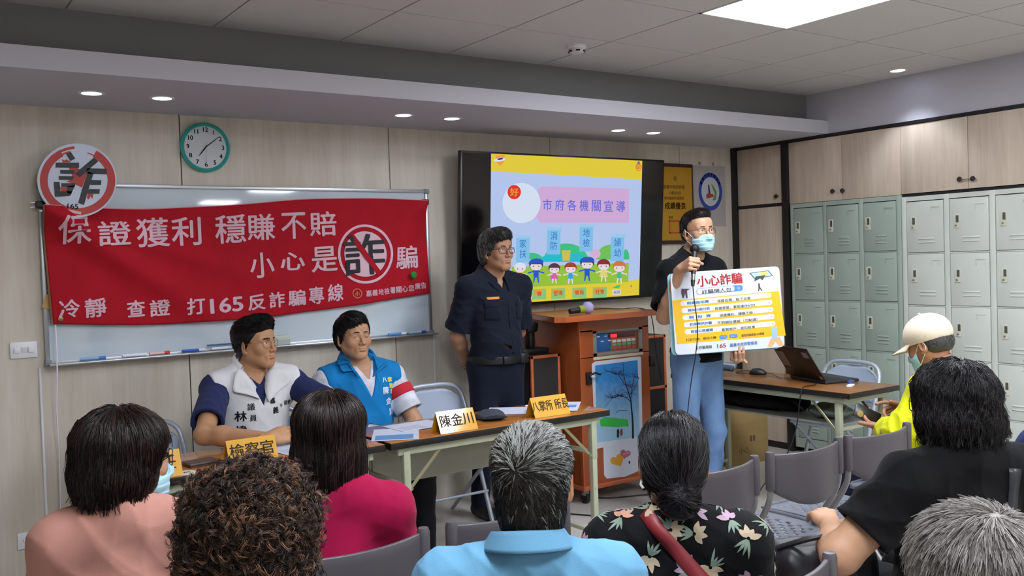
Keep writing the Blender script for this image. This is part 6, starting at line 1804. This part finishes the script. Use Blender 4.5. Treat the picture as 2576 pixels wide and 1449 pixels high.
# ---- yellow board with a second board behind it
def pxd(X, Y, dd): return Vector((0, 0, CAM_H)) + (fw + rt2 * ((X - 1288) / 2327) - up2 * ((Y - 724.5) / 2327)) * dd
BO = (pxd(1705, 893, 5.0), pxd(1979, 872, 5.09), pxd(1953, 672, 5.09), pxd(1683, 686, 5.0))
ux = (BO[1] - BO[0]); bw = ux.length; uy = ((BO[3] - BO[0]) + (BO[2] - BO[1])) * .5; bh = uy.length
ctr = (BO[0] + BO[1] + BO[2] + BO[3]) / 4
BF = frame(ctr, ux, uy)
t = thing('information_board', 'white and yellow fraud warning board held by the man with the mask', 'board', (0, 0, 0), mtx=BF)
MB().prism(rrect(bw, bh, .025), Matrix.Translation((0, 0, -.006)), .006).build('panel', mat('board_white', '#ccd2dc', .4), t)
def bz(x, y): return ((x - 905) / 1700 * bw * 1.015, -(y - 735 + (x - 905) * -.083 * -1 * 0) / 1210 * bh)
# close-up pixels (1680..1990, 660..900 at 6.04x) to board plane by ray
def bp_(x, y):
    X, Y = 1680 + x / 6.04, 660 + y / 6.04
    d = fw + rt2 * ((X - 1288) / 2327) - up2 * ((Y - 724.5) / 2327); n = BF.to_3x3() @ Vector((0, 0, 1)); c0 = Vector((0, 0, CAM_H))
    p = c0 + d * ((ctr - c0).dot(n) / d.dot(n)); l = BF.inverted() @ p; return l.x, l.y
def bflat(name, P, m, z): return MB().flat([bp_(*p) for p in P], Matrix.Identity(4), z).build(name, m, t, 0)
def brow(x0, y0, x1, y1, h, m, name, z, r=.45):
    a, b = Vector(bp_(x0, y0)), Vector(bp_(x1, y1)); hh = h / 6.04 / 2327 * 5.05; c = (a + b) / 2; L_ = (b - a).length; F = frame((c.x, c.y, 0), (b - a).to_3d(), (-(b - a).y, (b - a).x, 0))
    o = MB().flat(rrect(L_, hh, hh * r, 5), F, z).build(name, m, t, 0); return F, L_, hh
def btext(s, x, y, hpx, wpx, m, z=.0022, wt=0.0, name='lettering', rot=-.083):
    a = Vector(bp_(x, y)); k = 1 / 6.04 / 2327 * 5.05; me = text_mesh(s, 1.0, wt); co = np.array([v.co[:] for v in me.vertices]); lo, hi = co.min(0), co.max(0)
    ang = .02
    for v in me.vertices:
        X = ((v.co.x - lo[0]) / (hi[0] - lo[0]) - .5) * wpx * k; Y = ((v.co.y - lo[1]) / (hi[1] - lo[1]) - .5) * hpx * k; v.co = (a.x + X * math.cos(ang) - Y * math.sin(ang), a.y + Y + X * ang, z)
    me.materials.clear(); return link(name, me, m, t, 0)
M_by, M_bw, M_bb, M_br, M_bk = mat('board_yellow', '#e3b21a', .4), mat('board_row', '#d2d6e0', .4), mat('board_blue', '#4a86cc', .45), mat('board_red', '#c6423e', .45), mat('board_ink', '#4a4c4c', .5)
bflat('yellow_field', [(68, 580), (1688, 435), (1790, 1110), (140, 1242)], M_by, .0006)
for k in range(5):
    dx, dy = k * 17, k * 108
    brow(190 + dx, 628 + dy, 1570 + dx * .9, 495 + dy, 76, M_bw, 'row_strip', .0012)
    MB().flat(circ(.0045, 16, *bp_(1525 + dx, 500 + dy)), Matrix.Identity(4), .0018).build('row_mark', M_br, t, 0)
    MB().flat(circ(.0028, 14, *bp_(1525 + dx, 500 + dy)), Matrix.Identity(4), .0021).build('row_mark_core', M_bw, t, 0)
rows = [('假網路拍賣', '保證低價，點下交易'), ('解除分期付款', '假冒客服，要我操作ATM'), ('假  投  資', '保證獲利，穩賺不賠'), ('釣魚簡訊詐騙', '不明網址連結（勿點選）'), ('假冒公務機關', '監管帳戶，查扣財產')]
for k, (a, b) in enumerate(rows):
    dx, dy = k * 15, k * 108
    btext(a, 455 + dx, 606 + dy, 46, 350, M_bb, wt=.02); btext('：', 680 + dx, 596 + dy, 26, 8, M_bk); btext(b, 1000 + dx * 1.2, 566 + dy + k, 44, 530 if k % 2 == 0 else 640, M_bk, wt=.008)
btext('小心詐騙', 785, 262, 170, 720, M_br, wt=.022); brow(435, 445, 1140, 385, 90, M_bb, 'search_box', .0010); brow(442, 444, 1010, 395, 78, M_bw, 'search_field', .0016)
btext('詐騙懶人包', 740, 430, 62, 470, M_bk, wt=.012); MB().flat(circ(.0062, 20, *bp_(1075, 392)), Matrix.Identity(4), .0018).build('magnifier', M_bw, t, 0); MB().flat(circ(.004, 20, *bp_(1075, 392)), Matrix.Identity(4), .0021).build('magnifier_core', M_bb, t, 0)
btext('打詐行動：保持冷靜', 505, 1160, 42, 480, M_bk, wt=.004); brow(780, 1138, 905, 1128, 60, M_bb, 'pill', .0012); brow(930, 1124, 1060, 1114, 60, M_bb, 'pill', .0012); btext('查證', 843, 1134, 34, 80, M_bw, .0022, .01); btext('165', 995, 1119, 34, 80, M_bw, .0022, .01); btext('避免受騙請撥165專線！', 1295, 1096, 42, 380, M_bk, wt=.004)
btext('反詐騙專線', 545, 1290, 52, 260, mat('board_green', '#3c5c50', .5), wt=.006); btext('165', 815, 1268, 62, 140, M_br, wt=.01); btext('嘉義市政府警察局', 1150, 1240, 56, 440, M_bb, wt=.008)
MB().flat(circ(.009, 20, *bp_(335, 1310)), Matrix.Identity(4), .0012).build('seal', mat('board_pale', '#d8ccc8', .5), t, 0)
bflat('phone_picture', [(1235, 160), (1530, 120), (1600, 205), (1310, 250)], mat('board_grey', '#5c6c74', .5), .0012); bflat('phone_screen', [(1262, 168), (1520, 133), (1575, 200), (1320, 235)], mat('board_aqua', '#a8d0c4', .5), .0016); bflat('phone_glow', [(1400, 150), (1500, 140), (1520, 190), (1420, 205)], mat('board_lemon', '#d8d060', .5), .0019)
bflat('splash_figure', [(1310, 290), (1330, 215), (1400, 205), (1480, 190), (1440, 270), (1400, 240), (1360, 265)], mat('board_dark', '#3c443c', .5), .0022)
bflat('running_figure', [(1370, 320), (1395, 320), (1400, 375), (1440, 430), (1425, 435), (1392, 395), (1385, 440), (1370, 438), (1375, 370)], MATS['board_dark'], .0012)
bflat('walking_figure', [(205, 400), (340, 402), (290, 430), (300, 545), (275, 545), (262, 470), (245, 545), (220, 540), (200, 460)], mat('board_plum', '#4c3048', .5), .0012)
bflat('hands_picture', [(1560, 1160), (1620, 1150), (1700, 1130), (1760, 1270), (1690, 1275), (1640, 1200), (1580, 1280), (1510, 1285)], mat('board_skin', '#d8a878', .5), .0014); bflat('held_phone', [(1562, 985), (1648, 975), (1665, 1150), (1580, 1160)], mat('board_phone', '#9ab8dc', .4), .0018)
M2 = BF @ Matrix.Translation((-.012, -.006, -.022))
t2 = thing('backing_board', 'second white and pale blue board peeking out behind the yellow one', 'board', (0, 0, 0), mtx=M2 @ Matrix.Rotation(-.012, 4, 'Z'))
MB().prism(rrect(bw, bh, .025), Matrix.Translation((0, 0, -.006)), .006).build('panel', mat('board_cyan', '#9cccd4', .5), t2)
# ------------------------------------------------------------------ audience, seen from behind
def lap(J, L, side=0): pass
# woman in salmon
T, L, LV = person('woman with short dark brown bob, glasses and a salmon top, seated at the far left', .50, 2.43, -.35)
J = jnt(H=1.172, face=True, hr=(-4, 0, -58), ho=(.0, .03), sw=.150, w=1.06, d=1.0, neck=(0, -.015, .905), fat=1.05)
skin_body(J, T, skin('b08468'), hands=[(hframe(J.wr[0], J.el[0]), {}), (hframe(J.wr[1], J.el[1]), {})], hres=.0035); eyes(J, T)
shirt(J, T, fabric('top_salmon', '#b28073', .9, .2), sleeve=.85, g=.012, neck='high', seed=51, amp=.007, loose=.03); trousers(J, T, fabric('trouser_dark', '#1c1d24')); shoes(J, T, M_black)
glasses(J, T, mat('glasses_dark', '#2a2220', .3), .050, .040, .0013, shape=.012, y=.1015)
face_mask(J, T, MATS['mask_blue'], MATS['mask_white'], res=.003)
S = hair_sdf(J, [((0, -.022, .045), (.108, .115, .092)), ((0, -.038, -.035), (.112, .100, .088))], [((0, .120, -.030), (.105, .084, .125))], zcut=-.118, warp=folds(3, .004, 3))
HBr = hair_mats('#1a100e', '#33201a', '#0b0706', .35)
hair_from(S, T, J.head, HBr, 9000, down_flow((0, -.03, .10)), length=lambda p: np.clip(p[:, 2] + .125, .012, .075), lift=.05, seg=6, rad=.0010, jit=.08, stick=.004, seed=11, grav=.12, clump=4, cl_r=.0022)
# curly hair
T, L, LV = person('person with brown tightly curled hair in the second row, seen from behind', .575, 1.735, -.5)
J = jnt(H=1.130, face=False, hr=(0, 0, -15), ho=(0, .02), sw=.15, neck=(0, -.015, .86))
skin_body(J, T, skin('a87a5e'), hands=[(hframe(J.wr[0], J.el[0]), {}), (hframe(J.wr[1], J.el[1]), {})], hres=.0035)
shirt(J, T, fabric('top_dark_plum', '#3a2a30'), sleeve=.8, g=.012, neck='crew', seed=52, amp=.006, loose=.03); trousers(J, T, fabric('trouser_dark', '#1c1d24')); shoes(J, T, M_black)
S = hair_sdf(J, [((0, -.015, .030), (.118, .125, .105)), ((0, -.035, -.045), (.120, .105, .095))], [((0, .125, -.040), (.090, .060, .115))], zcut=-.13, warp=folds(6, .010, 4))
HC = hair_mats('#2e1f17', '#6b4c38', '#120b08', .4)
hair_from(S, T, J.head, HC, 21000, lambda p: np.random.default_rng(1).normal(0, 1, p.shape) + np.array([0, -.2, -.5]), length=.050, lift=.42, seg=11, rad=.00075, curl=1.25, curlr=.0080, jit=.7, seed=12, weights=[.42, .32, .26], clump=6, cl_r=.0024, taper=.5)
# magenta
T, L, LV = person('woman with a straight dark bob and a magenta top in the front row', 1.035, 2.39, -.45)
J = jnt(H=1.168, face=False, hr=(0, 0, -10), ho=(-.01, .03), sw=.140, w=.95, neck=(0.03, -.015, .875))
skin_body(J, T, skin('b08468'), hands=[(hframe(J.wr[0], J.el[0]), {}), (hframe(J.wr[1], J.el[1]), {})], hres=.0035)
shirt(J, T, fabric('top_magenta', '#930c3c', .85, .2), sleeve=1.5, g=.012, neck='crew', seed=53, amp=.008, loose=.02); trousers(J, T, fabric('trouser_dark', '#1c1d24')); shoes(J, T, M_black)
S = hair_sdf(J, [((0, -.015, .045), (.100, .110, .084)), ((0, -.030, -.055), (.102, .090, .110)), ((0, -.030, -.12), (.098, .080, .07))], [((0, .120, -.060), (.085, .070, .150))], zcut=-.168)
HM = hair_mats('#1d1412', '#3a2a26', '#0c0807', .28)
hair_from(S, T, J.head, HM, 9000, down_flow((0, -.01, .10)), length=lambda p: np.clip(p[:, 2] + .176, .012, .12), lift=.02, seg=6, rad=.0009, jit=.04, stick=.003, seed=13, grav=.10, clump=3)
# light blue polo
T, L, LV = person('man with short grey hair in a light blue polo shirt, centre of the second row', 1.115, 1.585, -.58)
J = jnt(H=1.166, face=False, hr=(0, 0, -8), ho=(.015, .02), sw=.170, w=1.0, neck=(0, -.02, .880), r=1.04)
skin_body(J, T, skin('a9765a'), hands=[(hframe(J.wr[0], J.el[0]), {}), (hframe(J.wr[1], J.el[1]), {})], hres=.0035)
shirt(J, T, fabric('polo_blue', '#6092b0', .85, .3), sleeve=.75, g=.013, neck='high', seed=54, amp=.008, loose=.03); trousers(J, T, fabric('trouser_dark', '#1c1d24')); shoes(J, T, M_black)
collar(J, T, MATS['polo_blue'], r=(.068, .076), tilt=.28, h=.034, leaf=.036, open_=.5, tip=.03, flare=.030, dz=.034, name='polo_collar', front_drop=.03)
S = hair_sdf(J, [((0, -.018, .050), (.083, .103, .080)), ((0, -.040, -.010), (.073, .080, .080)), ((0, -.055, -.06), (.062, .055, .05))], [((0, .112, -.020), (.090, .070, .100)), ((0, .065, -.11), (.12, .085, .11)), ((.092, .000, -.025), (.026, .036, .042)), ((-.092, .000, -.025), (.026, .036, .042))], zcut=-.108)
HGp = hair_mats('#2c2824', '#8d8f8a', '#171412', .45)
HGp2 = hair_mats('#4a4642', '#b4b6b0', '#2a2622', .45)
def greywts(): return None
WH = whorl((-.012, -.105, .050), .5)
hair_from(S, T, J.head, [HGp[0], HGp[0], HGp[2], HGp[1]], 15000, WH, length=lambda p: .020 + .010 * np.clip(p[:, 2] * 10, 0, 1), lift=.18, seg=4, rad=.00075, jit=.20, seed=14, clump=3, cl_r=.0012, mfun=lambda p, r: np.where(r.random(len(p)) < np.clip(.10 + (p[:, 2] - .02) * 7 + np.abs(p[:, 0]) * 2.5, .04, .8), 3, r.choice([0, 2], len(p))))
# bun and floral blouse
T, L, LV = person('woman with her black hair in a low bun wearing a black floral blouse, second row', 1.600, 1.640, -.72)
J = jnt(H=1.128, face=False, hr=(0, 0, 0), ho=(0, .02), sw=.155, w=1.0, neck=(0, -.02, .850), r=.95)
skin_body(J, T, skin('9a6a50'), hands=[(hframe(J.wr[0], J.el[0]), {}), (hframe(J.wr[1], J.el[1]), {})], hres=.0035)
SHT = shirt(J, T, fabric('blouse_black', '#0a0a0c'), sleeve=.85, g=.012, neck='crew', seed=55, amp=.007, loose=.03); trousers(J, T, fabric('trouser_dark', '#1c1d24')); shoes(J, T, M_black)
V, F = J.shirtVF; N = vnormals(V, F)
rg = np.random.default_rng(4); cand = np.flatnonzero((V[:, 2] > .60)); pts = []
for i in rg.permutation(cand):
    if all(np.linalg.norm(V[i] - V[j]) > .052 for j in pts): pts.append(i)
    if len(pts) > 70: break
bvh = BVHTree.FromPolygons([tuple(v) for v in V], [tuple(f) for f in F])
def on(p, n, off=.0022):
    h = bvh.ray_cast(p + n * .05, -n, .12); return (h[0] + n * off) if h[0] else None
mb = MB(); leafc = 0
for kk, i in enumerate(pts):
    c, n = Vector(V[i]), Vector(N[i]); u = n.orthogonal().normalized(); v = n.cross(u); a0 = rg.uniform(0, 6.28); col = int(rg.integers(0, 3))
    def leaf(ang, L_, w, mi, r0=.004):
        d = u * math.cos(ang) + v * math.sin(ang); s = n.cross(d)
        row = []
        for t_ in (0, .3, .6, .85, 1):
            ww = w * math.sin(pi * min(.97, t_ * .85 + .12)); row.append([on(c + d * (r0 + L_ * t_) + s * x, n) for x in (-ww, ww)])
        for A, B in zip(row, row[1:]):
            if all(q is not None for q in A + B): mb._f([mb.bm.verts.new(q) for q in (A[0], A[1], B[1], B[0])], mi)
    for k in range(4 + kk % 2): leaf(a0 + k * 2 * pi / 9 * 1.0 - .8, rg.uniform(.022, .034), .0075, col)
    for k in range(4): leaf(a0 + pi + (k - 1.5) * .35, rg.uniform(.025, .045), .0035, 3)
o = mb.build('floral_print', [fabric('petal_lilac', '#a58c9c'), fabric('petal_peach', '#ac8068'), fabric('petal_cream', '#aa9a82'), fabric('leaf_sage', '#768678')], T, 0); o['label'] = 'lilac, peach and sage flower print'
# dark red strap across the back
mb = MB(); A = Vector(L(1.545, 1.55, .93)); 
def strap(P0, P1, w, name, m, n=26, bv=bvh, off=.005):
    mb = MB(); P0, P1 = Vector(P0), Vector(P1); d = (P1 - P0).normalized(); back = Vector((0, -1, 0)); s = d.cross(back).normalized(); rows = []
    for k in range(n + 1):
        p = P0.lerp(P1, k / n); r = []
        for x in (-w, 0, w):
            h = bv.ray_cast(p + s * x + Vector((0, -.4, 0)), Vector((0, 1, 0)), .8); r.append(h[0] + Vector((0, -off, 0)) if h[0] else None)
        rows.append(r)
    for a, b in zip(rows, rows[1:]):
        for k in (0, 1):
            if all(q is not None for q in (a[k], a[k + 1], b[k], b[k + 1])): mb._f([mb.bm.verts.new(q) for q in (a[k], a[k + 1], b[k + 1], b[k])], 0)
    bmesh.ops.remove_doubles(mb.bm, verts=mb.bm.verts, dist=1e-5)
    o = mb.build(name, m, T, 180); o.modifiers.new('thickness', 'SOLIDIFY').thickness = .003; return o
strap((-.075, 0, .90), (.15, 0, .64), .017, 'bag_strap', mat('strap_red', '#7c2026', .5))
MB().tube([J.head @ Vector(p) for p in ((-.078, -.008, -.040), (-.082, -.016, -.052), (-.076, -.022, -.060))], .004, 8).build('earring', mat('pearl', '#d8d4cc', .3), T)
nk = []
for k in range(25):
    a = math.radians(200 + 140 * k / 24); nk.append((.068 * math.cos(a), -.02 + .075 * math.sin(a), .898 + .010 * math.sin(a)))
MB().tube(nk, .002, 6).build('necklace', M_black, T)
S = hair_sdf(J, [((0, -.015, .045), (.080, .100, .081)), ((0, -.045, -.01), (.074, .075, .080))], [((0, .108, -.020), (.090, .072, .100)), ((0, .055, -.12), (.12, .09, .12)), ((.088, .012, -.035), (.026, .042, .040)), ((-.088, .012, -.035), (.026, .042, .040))], zcut=-.095)
R = J.head.to_3x3()
S.put(ell(J.head @ Vector((.005, -.120, -.070)), (.050, .038, .042), R), .010)
HK = hair_mats('#0c0a0b', '#2a2527', '#050405', .30)
hair_from(S, T, J.head, HK, 7500, lambda p: np.array([.005, -.13, -.06]) - p + np.stack([0 * p[:, 0], 0 * p[:, 0], .0 * p[:, 0]], 1), length=.050, lift=.03, seg=5, rad=.0009, jit=.10, stick=.003, seed=15, clump=4)
# black hair, black T-shirt
T, L, LV = person('woman with wavy chin-length black hair in a black T-shirt, right of the second row', 2.368, 1.350, -.44)
J = jnt(H=1.205, face=True, hr=(0, 0, 8), ho=(.0, .035), sw=.160, w=1.12, d=1.05, neck=(.0, -.02, .940), fat=1.20, el=[L(2.055, 1.50, .715), L(2.60, 1.28, .70)], wr=[L(2.28, 1.70, .705), L(2.50, 1.66, .68)])
skin_body(J, T, skin('b58a6c'), hands=[(hframe(J.wr[0], None, LV(.6, .7, .15), LV(0, 0, -1)), dict(curl=(.35, .35, .4, .4))), (hframe(J.wr[1], J.el[1]), {})], hres=.003); eyes(J, T)
shirt(J, T, fabric('tee_black2', '#09090b'), sleeve=.68, g=.013, neck='crew', seed=56, amp=.009, loose=.035, sl_r=.088); trousers(J, T, fabric('trouser_black', '#0e0e12'), r=1.15); shoes(J, T, M_black)
V, F = J.shirtVF; bv2 = BVHTree.FromPolygons([tuple(v) for v in V], [tuple(f) for f in F])
strap((.085, 0, .935), (.045, 0, .64), .017, 'bag_strap', mat('strap_black', '#202428', .4), bv=bv2)
glasses(J, T, MATS['glasses_dark'], .050, .038, .0013, shape=.012, y=.1015)
S = hair_sdf(J, [((0, -.020, .045), (.100, .110, .086)), ((0, -.035, -.030), (.112, .100, .080))], [((0, .122, -.030), (.092, .066, .115))], zcut=-.086, warp=folds(8, .009, 3.0))
hair_from(S, T, J.head, HK, 16000, down_flow((.02, -.03, .10)), length=lambda p: np.clip(p[:, 2] + .105, .012, .07), lift=.02, seg=7, rad=.0009, jit=.16, stick=.007, seed=16, grav=.06, clump=3, cl_r=.003)
# cream cap and yellow jacket
T, L, LV = person('man in a cream baseball cap and yellow jacket looking down at his phone', 3.92, 2.295, -.02)
J = jnt(H=1.200, face=True, hr=(-22, 0, 4), ho=(.0, .075), sw=.165, neck=(0, .0, .935), el=[L(3.66, 2.34, .70), L(4.13, 2.38, .70)], wr=[L(3.77, 2.490, .680), L(3.965, 2.475, .74)], gaze=(0, -.5))
hm = [(hframe(J.wr[0], None, LV(.25, .95, .12), LV(.55, .0, .8)), dict(curl=((.4, .5, .4), (.5, .6, .4), (.5, .6, .4), (.5, .7, .4)), thumb=(.45, -.35, .1))), (hframe(J.wr[1], None, LV(-.45, .85, .25), LV(-.75, -.2, -.55)), dict(curl=((.25, .35, .2), (.8, .9, .6), (.9, 1., .6), (1., 1., .6)), thumb=(.6, .2, .2)))]
skin_body(J, T, skin('9c6c52'), hands=hm); eyes(J, T); brows(J, T, M_blk_hair)
shirt(J, T, fabric('jacket_yellow', '#c2c410', .6, .2), sleeve=1.9, g=.018, neck='high', seed=57, amp=.010, loose=.018, name='jacket'); trousers(J, T, fabric('trouser_navy', '#23243c'), r=1.1, amp=.009); shoes(J, T, M_black)
face_mask(J, T, MATS['mask_blue'], MATS['mask_white'], res=.003)
S = hair_sdf(J, [((0, -.018, .035), (.0785, .094, .080)), ((0, -.040, -.01), (.074, .070, .060))], [((0, .10, -.03), (.1, .085, .11)), ((.09, .008, -.035), (.026, .045, .045)), ((-.09, .008, -.035), (.026, .045, .045))], zcut=-.055)
S.put(obox(J.head @ Vector((0, 0, .015 + .2)), (.3, .3, .2), J.head.to_3x3()), 0, True)
hair_from(S, T, J.head, HG, 2500, lambda p: np.array([0, -.3, -1.]) + 0 * p, length=.006, lift=.2, seg=3, rad=.0007, seed=17)
c = J.head.translation; R = J.head.to_3x3(); S = SDF(np.array(c) - .16, np.array(c) + .20, .0026); q = lambda *p: J.head @ Vector(p)
S.put(ell(q(0, -.014, .045), (.093, .111, .094), R), 0); S.put(ell(q(0, -.014, .030), (.084, .100, .090), R), .0, True); S.put(obox(q(0, 0, .010 - .2), (.3, .3, .2), R @ Matrix.Rotation(.06, 3, 'X')), 0, True)
CAP = build_sdf(S, 'cap', fabric('cap_cream', '#d8cab4', .85, .3), T)
def vis(a, b):
    an_ = (a - .5) * 2.1; r = .100 + b * (.098 * math.cos(an_ * .75)); return q(math.sin(an_) * (.086 + .010 * b), -.012 + math.cos(an_) * r + .0, .030 - .020 * b * 1.0 - .012 * (an_ ** 2) * (.3 + b * .7))
o = MB().grid(vis, 22, 8).build('visor', MATS['cap_cream'], CAP, 180); o.modifiers.new('thickness', 'SOLIDIFY').thickness = .004
MB().sphere(q(0, -.012, .142), .006, 0, 12, 8).build('cap_button', MATS['cap_cream'], CAP); MB().tube([q(-.087, -.045, .030), q(-.06, -.085, .022), q(0, -.115, .018), (q(.06, -.085, .022)), q(.087, -.045, .030)], .005, 6, ry=.002).build('cap_strap', mat('cap_strap_grey', '#6a685e', .6), CAP, 60)
t = thing('mobile_phone', 'dark mobile phone in the hands of the man in the cream cap', 'phone', (3.800, 2.610, .738), 0)
R3 = frame((0, 0, 0), Vector((-.487, -.083, -.667)), Vector((.697, -.485, -.45))).to_3x3()
MB().box((0, 0, 0), (.070, .130, .009), R3, .004).build('case', mat('phone_black', '#1a1718', .3), t); MB().box(R3 @ Vector((0, 0, -.0052)), (.064, .122, .001), R3).build('screen', mat('phone_screen', '#0a0a0e', .08), t); MB().cyl(R3 @ Vector((.012, -.036, .004)), R3 @ Vector((.012, -.036, .0065)), .016).build('camera_ring', mat('ring_gold', '#b0965c', .3, .7), t)
# grey head in the lower right corner
T, L, LV = person('man with short silver-grey hair nearest the camera in the lower right corner', 1.300, .712, -.75)
J = jnt(H=1.132, face=False, hr=(-8, 0, -5), ho=(0, .02), sw=.17, neck=(0, -.02, .86))
skin_body(J, T, skin('a9765a'), hands=[(hframe(J.wr[0], J.el[0]), {}), (hframe(J.wr[1], J.el[1]), {})], hres=.0035)
shirt(J, T, fabric('shirt_grey', '#55585e'), sleeve=.75, g=.013, neck='crew', seed=58, amp=.006, loose=.03); trousers(J, T, fabric('trouser_dark', '#1c1d24')); shoes(J, T, M_black)
S = hair_sdf(J, [((0, -.018, .045), (.090, .108, .083)), ((0, -.040, -.015), (.084, .082, .085))], [((0, .112, -.020), (.090, .070, .100)), ((0, .065, -.11), (.12, .085, .11)), ((.096, .008, -.030), (.026, .038, .038)), ((-.096, .008, -.030), (.026, .038, .038))], zcut=-.10, h=.003)
HS2 = [mat('hair_silver_%d' % i, c, .42, spec=.4) for i, c in enumerate(('#67615b', '#a39e97', '#827c76', '#47413b'))]
hair_from(S, T, J.head, HS2, 22000, whorl((.02, -.06, .115), .6), length=.032, lift=.30, seg=5, rad=.00055, jit=.14, seed=18, weights=[.22, .36, .34, .08], clump=3, cl_r=.001)
# person cut off by the right edge
T, L, LV = person('person in a navy sleeve cut off by the right edge, only the arm in view', 3.055, 1.40, 0)
J = jnt(H=1.20, face=False, ho=(0, .02), sw=.17, el=[L(2.840, 1.47, .715), L(3.275, 1.47, .70)], wr=[L(2.92, 1.70, .66), L(3.13, 1.68, .66)])
skin_body(J, T, skin('b58a6c'), hands=[(hframe(J.wr[0], J.el[0]), {}), (hframe(J.wr[1], J.el[1]), {})], hres=.0035)
shirt(J, T, fabric('sleeve_navy', '#252d55'), sleeve=.8, g=.013, neck='crew', seed=59, amp=.006, loose=.03); trousers(J, T, fabric('trouser_dark', '#1c1d24')); shoes(J, T, M_black)
S = hair_sdf(J, [((0, -.018, .045), (.084, .103, .083)), ((0, -.040, -.015), (.082, .080, .085))], [((0, .112, -.020), (.090, .070, .100)), ((0, .065, -.11), (.12, .085, .11))], zcut=-.10)
hair_from(S, T, J.head, HK, 3000, whorl((0, -.1, .06), .5), length=.02, lift=.3, seg=3, rad=.0008, seed=19)
# bags by the woman in black
t = thing('shoulder_bag', 'black bag with metal buckles on the lap of the woman in the black T-shirt', 'bag', (2.13, 1.62, .53), -.4)
S = SDF((-.19, -.15, -.02), (.19, .15, .26), .005); S.put(obox((0, 0, .09), (.15, .09, .09), None, .05), 0); S.warp(folds(33, .012, .9)); build_sdf(S, 'body', mat('bag_nylon', '#0f0f14', .5), t)
for x in (-.05, .02): MB().tube([(x, -.10, .10), (x + .025, -.105, .10), (x + .045, -.105, .03), (x + .02, -.10, .03)], .0035, 6, closed=True).build('buckle', M_chrome, t)
MB().tube(smoothpts([(-.13, 0, .17), (-.05, -.06, .21), (.06, -.05, .21), (.13, 0, .17)], 5), .008, 8).build('handle', M_black, t)
MB().mm((-.10, -.11, .005), (.06, -.098, .02), .003).build('piping', mat('piping_red', '#b8303c', .5), t)
t = thing('red_folder', 'bright red flat folder at the bottom edge beside the black bag', 'folder', (1.80, 1.55, .50), -.5)
MB().mm((-.13, -.10, 0), (.13, .10, .012), .003).build('cover', mat('folder_red', '#cc2a3c', .5), t)
